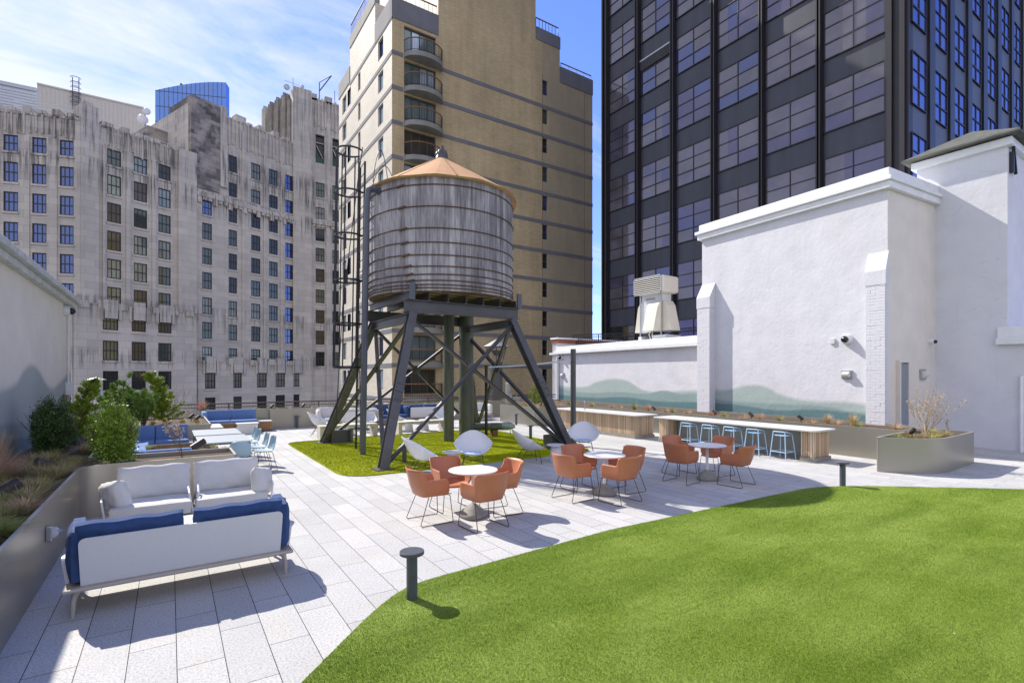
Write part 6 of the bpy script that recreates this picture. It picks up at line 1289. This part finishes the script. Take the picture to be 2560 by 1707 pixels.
def ellipsoid_shrub(name, label, cat, c, h, w, m, nleaf, ll, lw, stem='bark', seed=1, sprigs=0, group=None, open_=0.0, kup=.5):
    x, y, z = c; t_ = thing(name, label, cat, c, 0, group); rr = np.random.default_rng(seed)
    br_, tips = branches(c, h * .75, .75, 9, seed, .012, 2); twigs_obj('stems', br_, stem, t_)
    # leaf clumps spread through the volume: clump centres, then leaves round each
    nc = max(30, nleaf // 60); u = rr.normal(size=(nc, 3)); u /= np.linalg.norm(u, axis=1, keepdims=True); rad_ = rr.uniform(.35, 1.0, nc) ** .5; lump = 1 + .16 * np.sin(4 * u[:, 0] + seed) + .16 * np.sin(5 * u[:, 1] + 2 * u[:, 2]) + .25 * rr.uniform(-1, 1, nc) * (rr.random(nc) > .6)
    cz = z + h * .53; CC = np.stack([x + u[:, 0] * w / 2 * rad_ * lump, y + u[:, 1] * w / 2 * rad_ * lump, cz + u[:, 2] * h * .49 * rad_ * lump], 1)
    idx = rr.integers(0, nc, nleaf); P = CC[idx] + rr.normal(size=(nleaf, 3)) * np.array([w * .055, w * .055, w * .11]); P[:, 2] = np.maximum(P[:, 2], z + .03)
    out = P - np.array([x, y, cz - h * .2]); D = out / np.linalg.norm(out, axis=1, keepdims=True) + rr.normal(size=(nleaf, 3)) * .7; D[:, 2] += kup
    if sprigs:
        S_, T_2 = branches((x, y, z + h * .55), h * .62, .45, sprigs, seed + 5, .004, 1); twigs_obj('sprigs', S_, stem, t_); Q = []
        for pts, _ in S_:
            for p in pts: Q += [p + Vector(rr.normal(size=3) * .02) for _ in range(5)]
        Q = np.array([tuple(q) for q in Q]); P = np.vstack([P, Q]); D = np.vstack([D, rdir(len(Q))])
    leaf_mesh('foliage', t_, P, D, ll, lw, m); return t_
def soilpt(px, py, dz=0): return (*AT(px, py, SZ + dz), SZ - .01)
pA = soilpt(150, 1128); ellipsoid_shrub('evergreen_shrub', 'dark green yew like shrub in front of the hill mural on the left wall', 'shrub', (-1.72, 12.0, SZ), .82, .52, 'leaf_dark', 18000, .045, .016, seed=3, sprigs=7)
ellipsoid_shrub('boxwood_shrub', 'glossy mid green boxwood shrub at the corner of the left planter', 'shrub', (-.86, 10.95 + .35, SZ - .02) if False else (-.75, 10.52, SZ - .02), .90, .52, 'leaf_box', 15000, .030, .020, seed=5, kup=.6, sprigs=6)
def juniper(label, c, h, w, seed, m='leaf_olive', lean=(.25, 0), name='juniper', nb=46):
    t_ = thing(name, label, 'conifer', c, 0); rr = random.Random(seed); x, y, z = c; br_ = [([Vector(c), Vector((x + lean[0] * h * .3, y, z + h * .5)), Vector((x + lean[0] * h, y + lean[1] * h, z + h * .97))], [.03, .018, .006])]; P = []; D = []
    for k in range(nb):
        f = rr.uniform(.04, 1); a = rr.uniform(0, 6.28); L_ = w * .5 * (1 - f * .72) * rr.uniform(.6, 1.25); p0 = Vector((x + lean[0] * h * f * f, y + lean[1] * h * f, z + h * f * .95)); d = Vector((math.cos(a) + lean[0] * .9, math.sin(a), rr.uniform(.1, .9))).normalized()
        pts = [p0]; 
        for i in range(6): d = (d + Vector((.06, 0, rr.uniform(-.05, .16)))).normalized(); pts.append(pts[-1] + d * L_ / 6)
        br_.append((pts, [.007] * 6 + [.002]))
        for i in range(1, 7):
            for _ in range(60): q = pts[i - 1].lerp(pts[i], rr.random()); v = Vector((rr.gauss(0, .55), rr.gauss(0, .55), rr.gauss(0.1, .5))) + d * 1.4; P.append(tuple(q + Vector((rr.gauss(0, .02), rr.gauss(0, .02), rr.gauss(0, .02))))); D.append(tuple(v))
    twigs_obj('stems', br_, 'bark', t_); leaf_mesh('foliage', t_, np.array(P), np.array(D), .065, .020, m); return t_
juniper('feathery olive green juniper beside a brown stake at the left wall', (-1.62, 14.4, SZ), 1.36, .85, 21, lean=(.16, .05))
juniper('tall leaning cypress with feathery tip behind the pine', (-.15, 18.0, SZ), 1.5, 1.1, 24, 'leaf_olive', (-.22, 0), 'cypress', 60)
def pine(label, c, h, w, seed, n=26):
    t_ = thing('pine_shrub', label, 'conifer', c, 0, 'mugo pines in the left planters'); rr = random.Random(seed); br_, tips = branches(c, h * .8, .9, 10, seed, .016, 2); P = []; D = []
    twigs_obj('stems', br_, 'bark', t_)
    for q, d in tips:
        q = Vector(q); q.z = max(q.z, c[2] + .08)
        for _ in range(260): a = rr.uniform(0, 6.28); s_ = rr.uniform(-.10, .05); v = d * rr.uniform(.35, 1.1) + Vector((math.cos(a), math.sin(a), rr.uniform(-.3, .7))) * .9; P.append(tuple(q + d * s_)); D.append(tuple(v))
    leaf_mesh('foliage', t_, np.array(P), np.array(D), .085, .009, 'needle'); return t_
pine('wide green mugo pine behind the boxwood shrub', (-.6, 16.95, SZ), .72, 1.3, 8); pine('upright small pine left of the wide mugo pine', (-.95, 17.1, SZ), 1.0, .6, 12)
mb = MB(); x, y = -1.68, 13.1; mb.tube([(x, y, SZ), (x - .02, y, SZ + 1.05)], .02, 8); tag(mb.build('wooden_stake', 'raw_wood', None, True), 'brown wooden stake in front of the juniper', 'stake')
def tuft(name, label, c, h, r, n, m, group='grass tufts in the planters', droop=1.0, wdt=.006, seed=0, cat='ornamental grass'):
    rr = np.random.default_rng(seed + 77); a = rr.uniform(0, 2 * np.pi, n); lean = rr.uniform(.1, 1, n); L_ = h * rr.uniform(.6, 1.15, n); b = np.stack([np.cos(a), np.sin(a)], 1); p0 = np.array(c)[None] + np.concatenate([b * rr.uniform(0, .25, (n, 1)) * r, np.zeros((n, 1))], 1)
    segs = 4; V = np.zeros((n, segs + 1, 2, 3)); sx = np.stack([-np.sin(a), np.cos(a)], 1)
    for i in range(segs + 1):
        f = i / segs; out = r * lean * (f ** 1.3); up = L_ * (f - droop * .55 * lean * f ** 2.4); w = wdt * (1 - .85 * f)
        q = p0 + np.concatenate([b * out[:, None], up[:, None]], 1)
        V[:, i, 0] = q - np.concatenate([sx * w / 2, np.zeros((n, 1))], 1); V[:, i, 1] = q + np.concatenate([sx * w / 2, np.zeros((n, 1))], 1)
    idx = np.arange(n)[:, None] * (2 * (segs + 1)); Fc = np.concatenate([np.stack([idx[:, 0] + 2 * i, idx[:, 0] + 2 * i + 1, idx[:, 0] + 2 * i + 3, idx[:, 0] + 2 * i + 2], 1) for i in range(segs)]); V = V.reshape(-1, 3) - np.array(c)
    mats = [m] if isinstance(m, str) else list(m); me = raw_mesh(name, V, Fc, mats, 4)
    if len(mats) > 1: bi = rr.integers(0, len(mats), n); me.polygons.foreach_set('material_index', np.tile(bi, segs).astype(np.int32))
    o = bpy.data.objects.new(name, me); C.objects.link(o); o.location = c; return tag(o, label, cat, group)
# foreground left bed tufts (surveyed on the soil)
TF = [(215, 1133, .24, .36, 460, ('grass_dry', 'grass_olive'), 'tan grass tuft between the boxwood and the planter rim'), (120, 1195, .24, .38, 460, ('grass_green', 'grass_olive', 'grass_dry'), 'olive grass tuft behind the planter rim in front of the dark shrub'), (165, 1180, .22, .36, 460, ('grass_olive', 'grass_dry'), 'drooping olive grass tuft right of the second lamp cylinder'),
      (70, 1255, .22, .42, 520, ('grass_dry', 'grass_olive'), 'tan grass tuft spilling over the planter rim'), (55, 1285, .12, .2, 140, ('grass_dry', 'grass_pink'), 'small reddish dry tuft below the spilling tan tuft'), (8, 1300, .20, .32, 400, ('grass_green', 'grass_olive'), 'green grass tuft at the left edge of the photo'), (15, 1335, .18, .30, 380, ('grass_green',), 'bright green grass tuft lowest at the left edge'),
      (235, 1105, .24, .36, 420, ('grass_dry', 'grass_olive'), 'pale tan grass tuft between the dark shrub and the boxwood'), (222, 1085, .26, .36, 400, ('grass_olive', 'grass_green'), 'olive grass tuft beside the brown stake'), (245, 1150, .10, .14, 90, ('grass_green',), 'small bright green tuft at the foot of the boxwood')]
for i, (px, py, h, r_, n, m, lb) in enumerate(TF):
    x, y, z = soilpt(px, py); tuft('grass_tuft', lb, (x, y, z), h, r_, n, m, seed=i, wdt=.005)
x, y, z = soilpt(55, 1215); tuft('dry_grass_clump', 'large pinkish brown dry clump against the left mural wall', (-1.95, y + .35, z), .42, .6, 1300, ('grass_pink', 'grass_pink', 'grass_dry'), None, .3, .004, 40)
x, y, z = soilpt(40, 1180); tuft('dry_grass_clump', 'tall pale feathery stalks behind the pinkish clump', (-2.1, y + .1, z), .62, .28, 420, ('grass_pink', 'grass_dry'), None, .2, .005, 41)
for k in range(18):
    y = 5.1 + k * .36; x = -1.28 - (k % 3) * .26 + random.uniform(-.05, .05)
    tuft('grass_tuft', NUM(k) + ' small tuft from the near end along the left planter rim', (x, y, SZ), random.uniform(.17, .26), random.uniform(.3, .42), 420, [('grass_dry', 'grass_olive'), ('grass_green', 'grass_olive'), ('grass_dry', 'grass_pink'), ('grass_olive', 'grass_dry', 'grass_green')][(k * 7) % 4], seed=300 + k, wdt=.006)
# narrow bed in front of the U bench
AR = [(370, 1120, .10, .15, 110, ('grass_green',), 'bright green tuft left of the bare branching shrub'), (420, 1130, .11, .16, 110, ('grass_green', 'grass_olive'), 'green yellow tuft just left of the bare branching shrub'), (500, 1128, .10, .15, 100, ('grass_olive', 'grass_dry'), 'yellowish tuft right of the lamp cylinder in the narrow bed'), (535, 1118, .09, .15, 100, ('grass_dry', 'grass_green'), 'tan tuft near the right end of the narrow bed'), (563, 1124, .11, .16, 120, ('grass_olive', 'grass_green'), 'yellow green tuft in the right corner of the narrow bed')]
for i, (px, py, h, r_, n, m, lb) in enumerate(AR): tuft('grass_tuft', lb, soilpt(px, py), h, r_, n, m, seed=50 + i, wdt=.005)
def bare_shrub(label, c, h, spread, n, m, seed, bud=None, r=.008, lvl=2):
    t_ = thing('bare_shrub', label, 'shrub', c, 0); br_, tips = branches(c, h, spread, n, seed, r, lvl); twigs_obj('branches', br_, m, t_, 4)
    if bud: P = np.array([tuple(q) for q, d in tips for _ in range(3)]) + RNG.normal(size=(len(tips) * 3, 3)) * .008; leaf_mesh('seed_heads', t_, P, rdir(len(P)), .03, .022, bud)['kind'] = 'stuff'
    return t_
x, y, z = soilpt(456, 1142); bare_shrub('bare reddish branching shrub in the narrow bed before the blue bench', (x, y, z), .62, .55, 4, 'twig', 5, 'grass_dry', .007)
x, y, z = soilpt(447, 1030); bare_shrub('bare brown shrub on the second planter left of the far blue bench', (x, y, z), .75, .5, 4, 'twig', 9, None, .008)
bare_shrub('pale twiggy shrub with seed heads in the angular planter', (14.75, 4.62, PH - .1), .80, .75, 9, 'twig_pale', 14, 'twig_pale', .012)
mb = MB(); mb.tube([(15.75, 4.5, PH - .1), (15.75, 4.5, PH + .28)], .006, 5)
for k in range(14): mb.ball((15.75 + random.uniform(-.04, .04), 4.5 + random.uniform(-.04, .04), PH + .02 + k * .02), .014, n=5, m=4)
tag(mb.build('dry_stalk', 'twig'), 'single thin dry stalk at the right end of the angular planter', 'plant')
for k, (dx, dy) in enumerate([(13.45, 4.72), (13.85, 4.45), (14.15, 4.35), (14.45, 4.35), (14.75, 4.3), (15.1, 4.35), (15.3, 4.75), (14.2, 4.75), (15.6, 4.75)]):
    tuft('grass_tuft', ORD[k] + ' low yellow green tuft in the angular planter', (dx, dy, PH - .1), .20, .24, 190, [('grass_green', 'grass_olive'), ('grass_dry', 'grass_olive'), ('grass_green', 'grass_dry')][k % 3], seed=80 + k)
tuft('dry_grass_clump', 'pale tan feathery grass clump left of the painted brick pilaster, left one', (16.0, 7.35, SZ), .30, .20, 300, ('grass_dry',), None, .5, .006, 91, 'ornamental grass')
tuft('dry_grass_clump', 'taller tan feathery grass clump just left of the painted brick pilaster', (16.05, 6.7, SZ), .36, .22, 320, ('grass_dry',), None, .6, .006, 92, 'ornamental grass')
# long bed before the mural
n = 22
for k in range(n):
    y = 5.5 + k * .68 + random.uniform(-.15, .15); m = [('grass_dry', 'grass_pink'), ('grass_green', 'grass_olive'), ('grass_pink', 'grass_dry')][k % 3]
    h_ = random.uniform(.20, .30) if k not in (12, 13) else .42
    tuft('grass_tuft', NUM(k, 22) + ' low tuft from the right in the long bed before the right mural wall', (15.15 + random.uniform(0, .4), y, SZ), h_, .26, 170, m, seed=120 + k)
# corner block bed and far bed
for k in range(12):
    tuft('grass_tuft', NUM(k % 4) + ' tuft from the left in the ' + ['front', 'middle', 'rear'][k // 4] + ' row of the corner planter', (12.95 + (k % 4) * .42, 17.5 + (k // 4) * .7, SZ), .22, .28, 170, [('grass_pink', 'grass_dry'), ('grass_green', 'grass_olive'), ('grass_dry', 'grass_green')][k % 3], seed=160 + k)
for k in range(26):
    x = -.6 + k * .6 + random.uniform(-.15, .15); tuft('grass_tuft', NUM(k, 26) + ' yellow tuft from the left in the far bed by the railing', (x, 22.65 + random.uniform(-.1, .1), SZ), random.uniform(.12, .22), .18, 90, [('grass_olive', 'grass_dry'), ('grass_green', 'grass_olive')][k % 2], seed=200 + k, wdt=.009)
for k in range(12):
    tuft('grass_tuft', NUM(k % 4) + ' tuft from the left in the ' + ['front', 'middle', 'rear'][k // 4] + ' row of the second left planter', (-.4 + (k % 4) * .36, 16.8 + (k // 4) * .8, SZ), .15, .22, 110, [('grass_dry', 'grass_olive'), ('grass_green',), ('grass_dry', 'grass_pink')][k % 3], seed=250 + k, wdt=.008)
tuft('dry_grass_clump', 'orange brown feathery grass behind the far blue bench', (1.0, 22.6, SZ), .5, .3, 300, ('grass_pink',), None, .4, .008, 95)
ellipsoid_shrub('conical_shrub', 'small bright green conical shrub left of the white annex corner', 'shrub', (14.0, 18.9, SZ), .95, .6, 'leaf_olive', 3500, .06, .02, seed=17)
ellipsoid_shrub('evergreen_shrub', 'green shrub seen through the tower behind the strut pole', 'shrub', (12.4, 22.7, SZ), 1.1, .75, 'leaf_box', 3000, .06, .025, seed=18)
for k, (x, y, h_) in enumerate([(-1.9, 9.0, .0), (-1.6, 7.8, .0)]): pass
# garden spot lights
def make_spot(label):
    r = thing('garden_spotlight', label, 'spotlight', (0, 0, 0), 0, 'small dark garden spotlights'); mb = MB(); mb.tube([(0, 0, 0), (0, 0, .12)], .012, 8); mb.build('stake', 'fixture', r)
    mb = MB(); d = Vector((.5, .0, .35)).normalized(); c_ = Vector((0, 0, .15)); mb.tube([c_ - d * .07, c_ - d * .065, c_ + d * .09, c_ + d * .092, c_ + d * .05], [.03, .042, .05, .042, .04], 16); mb.build('head', 'fixture', r, True); return reg(r)
SP = [(1218, 1043, 13.2, 17.6, 0, 'on the left corner of the corner planter'), (0, 0, 13.9, 18.2, 90, 'on the right of the corner planter by the annex column'), (0, 0, 15.3, 13.2, 90, 'in the long bed behind the middle of the faucet bar'), (0, 0, 15.3, 10.6, 80, 'in the long bed between the two bars'), (0, 0, 15.5, 9.4, 90, 'in the long bed behind the second bar stool'), (0, 0, 15.6, 7.9, 100, 'in the long bed behind the right end of the stool bar'), (0, 0, 13.9, 4.6, -130, 'at the front of the angular planter beside the twiggy shrub'), (0, 0, 4.6, 22.5, 20, 'in the far bed above the planter end'), (0, 0, 3.4, 22.5, 20, 'in the far bed above the far blue bench end'), (0, 0, 7.9, 22.6, 20, 'in the far bed behind the far sofas'), (0, 0, .55, 18.6, 30, 'at the right rim of the second left planter, farther one'), (0, 0, .7, 18.0, 30, 'at the right rim of the second left planter, nearer one'), (0, 0, .35, 20.5, 10, 'near the corner left of the far blue bench')]
sp0 = None
for _, _, x, y, a, lb in SP:
    lb = 'dark garden spotlight ' + lb
    if sp0 is None: sp0 = make_spot(lb); sp0.location = (x, y, SZ); sp0.rotation_euler = (0, 0, rad(a))
    else: dup(sp0, (x, y, SZ), rad(a), lb)
def make_can(label):
    r = thing('cylinder_uplight', label, 'uplight', (0, 0, 0), 0, 'brown cylinder uplights in the left bed'); mb = MB(); mb.tube([(0, 0, -.02), (0, 0, .08)], .012, 8); mb.build('stake', 'fixture', r)
    mb = MB(); d = Vector((0, .85, .42)).normalized(); c_ = Vector((0, 0, .12)); mb.tube([c_ - d * .12, c_ - d * .115, c_ + d * .15, c_ + d * .15, c_ + d * .06], [.05, .062, .066, .055, .05], 22); mb.build('housing', 'fixture', r, True)
    mb = MB(); mb.tube([c_ + d * .05, c_ + d * .055], .05, 20); mb.build('lens', 'lens_black', r); return reg(r)
cn = None
for px, py, a, lb in [(118, 1168, 120, 'brown cylinder uplight in front of the dark green shrub'), (208, 1118, 65, 'brown cylinder uplight pointing up right beside the tan tufts'), (215, 1090, 70, 'brown cylinder uplight near the brown stake'), (10, 1235, -60, 'brown cylinder uplight cut by the left edge of the photo'), (492, 1118, -60, 'brown cylinder uplight in the narrow bed before the blue bench')]:
    x, y = AT(px, py, SZ + .08)
    if cn is None: cn = make_can(lb); cn.location = (x, y, SZ); cn.rotation_euler = (0, 0, rad(a))
    else: dup(cn, (x, y, SZ), rad(a), lb)
# bits: drinking fountain, dark lamp with conical hood, small rooftop vent beyond the rail
df = thing('drinking_fountain', 'white bottle filling drinking fountain by the far planter', 'drinking fountain', (13.9, 21.3, 0)); X_, Y_ = 14.05, 21.35
mb = MB(); mb.box(X_ - .15, Y_ - .1, 0, X_ + .15, Y_ + .12, 1.2); mb.box(X_ - .13, Y_ - .02, 1.2, X_ + .10, Y_ + .1, 1.65); mb.box(X_ - .14, Y_ - .12, 1.62, X_ + .14, Y_ + .1, 1.76); mb.build('column', 'stainless', df, bevel=.02); mb = MB(); mb.box(X_ + .16, Y_ - .2, .88, X_ + .62, Y_ + .1, 1.02); mb.tube([(X_ + .4, Y_ - .1, 1.02), (X_ + .4, Y_ - .1, 1.12)], .02, 8); mb.build('basin', 'stainless', df, bevel=.02)
rv = thing('roof_vent', 'grey conical capped roof vent standing beyond the far railing', 'vent', (13.0, 25.5, 0)); X_, Y_ = at_d(1241, 29.0)
mb = MB(); mb.tube([(X_, Y_, -.5), (X_, Y_, 3.1 - .25)], .36, 24); mb.build('stack', 'steel', rv, True); mb = MB(); mb.lathe([(.0, 4.15), (.75, 3.72), (.74, 3.70), (.0, 3.75)], (X_, Y_), 28, cap=False); mb.build('cap', 'galv', rv, True)
mb = MB()
for k in range(6): a = k * 1.047; mb.bar((X_ + .36 * math.cos(a), Y_ + .36 * math.sin(a), 2.8), (X_ + .66 * math.cos(a), Y_ + .66 * math.sin(a), 3.72), .03, .03)
mb.lathe([(.3, 3.5), (.12, 3.2), (.0, 3.2)], (X_, Y_), 16, cap=False); mb.build('bracket', 'steel', rv)
X_, Y_ = at_d(240, 30.0); rv = thing('roof_vent', 'shiny metal roof vent with conical cap behind the juniper', 'vent', (X_, Y_, 0)); mb = MB(); mb.tube([(X_, Y_, -1.5), (X_, Y_, .75)], .36, 24); mb.lathe([(.36, .75), (.45, .8), (.22, 1.3), (.22, 1.5)], (X_, Y_), 24); mb.build('stack', 'stainless', rv, True); mb = MB(); mb.lathe([(.5, 1.85), (.0, 2.0)], (X_, Y_), 20); mb.tube([(X_, Y_, 1.5), (X_, Y_, 1.86)], .1, 8); mb.build('cap', 'galv', rv, True)
# specks (dry leaves) on the tower turf and lawn
mb = MB()
for k in range(90): x, y = random.uniform(3.3, 9.8), random.uniform(11, 17); a = random.uniform(0, 6); s_ = random.uniform(.012, .03); mb.add([(x, y, .05), (x + s_ * math.cos(a), y + s_ * math.sin(a), .055), (x + s_ * math.cos(a + 1), y + s_ * math.sin(a + 1), .06)], [(0, 1, 2)])
for k in range(30): x, y = random.uniform(2.5, 11), random.uniform(.5, 4.6); a = random.uniform(0, 6); s_ = random.uniform(.01, .03); mb.add([(x, y, .045), (x + s_ * math.cos(a), y + s_ * math.sin(a), .05), (x + s_ * math.cos(a + .5), y + s_ * math.sin(a + .5), .052)], [(0, 1, 2)])
tag(mb.build('leaf_litter', 'twig_pale'), 'small pale dry leaf bits scattered on the artificial grass', 'litter', kind='stuff')
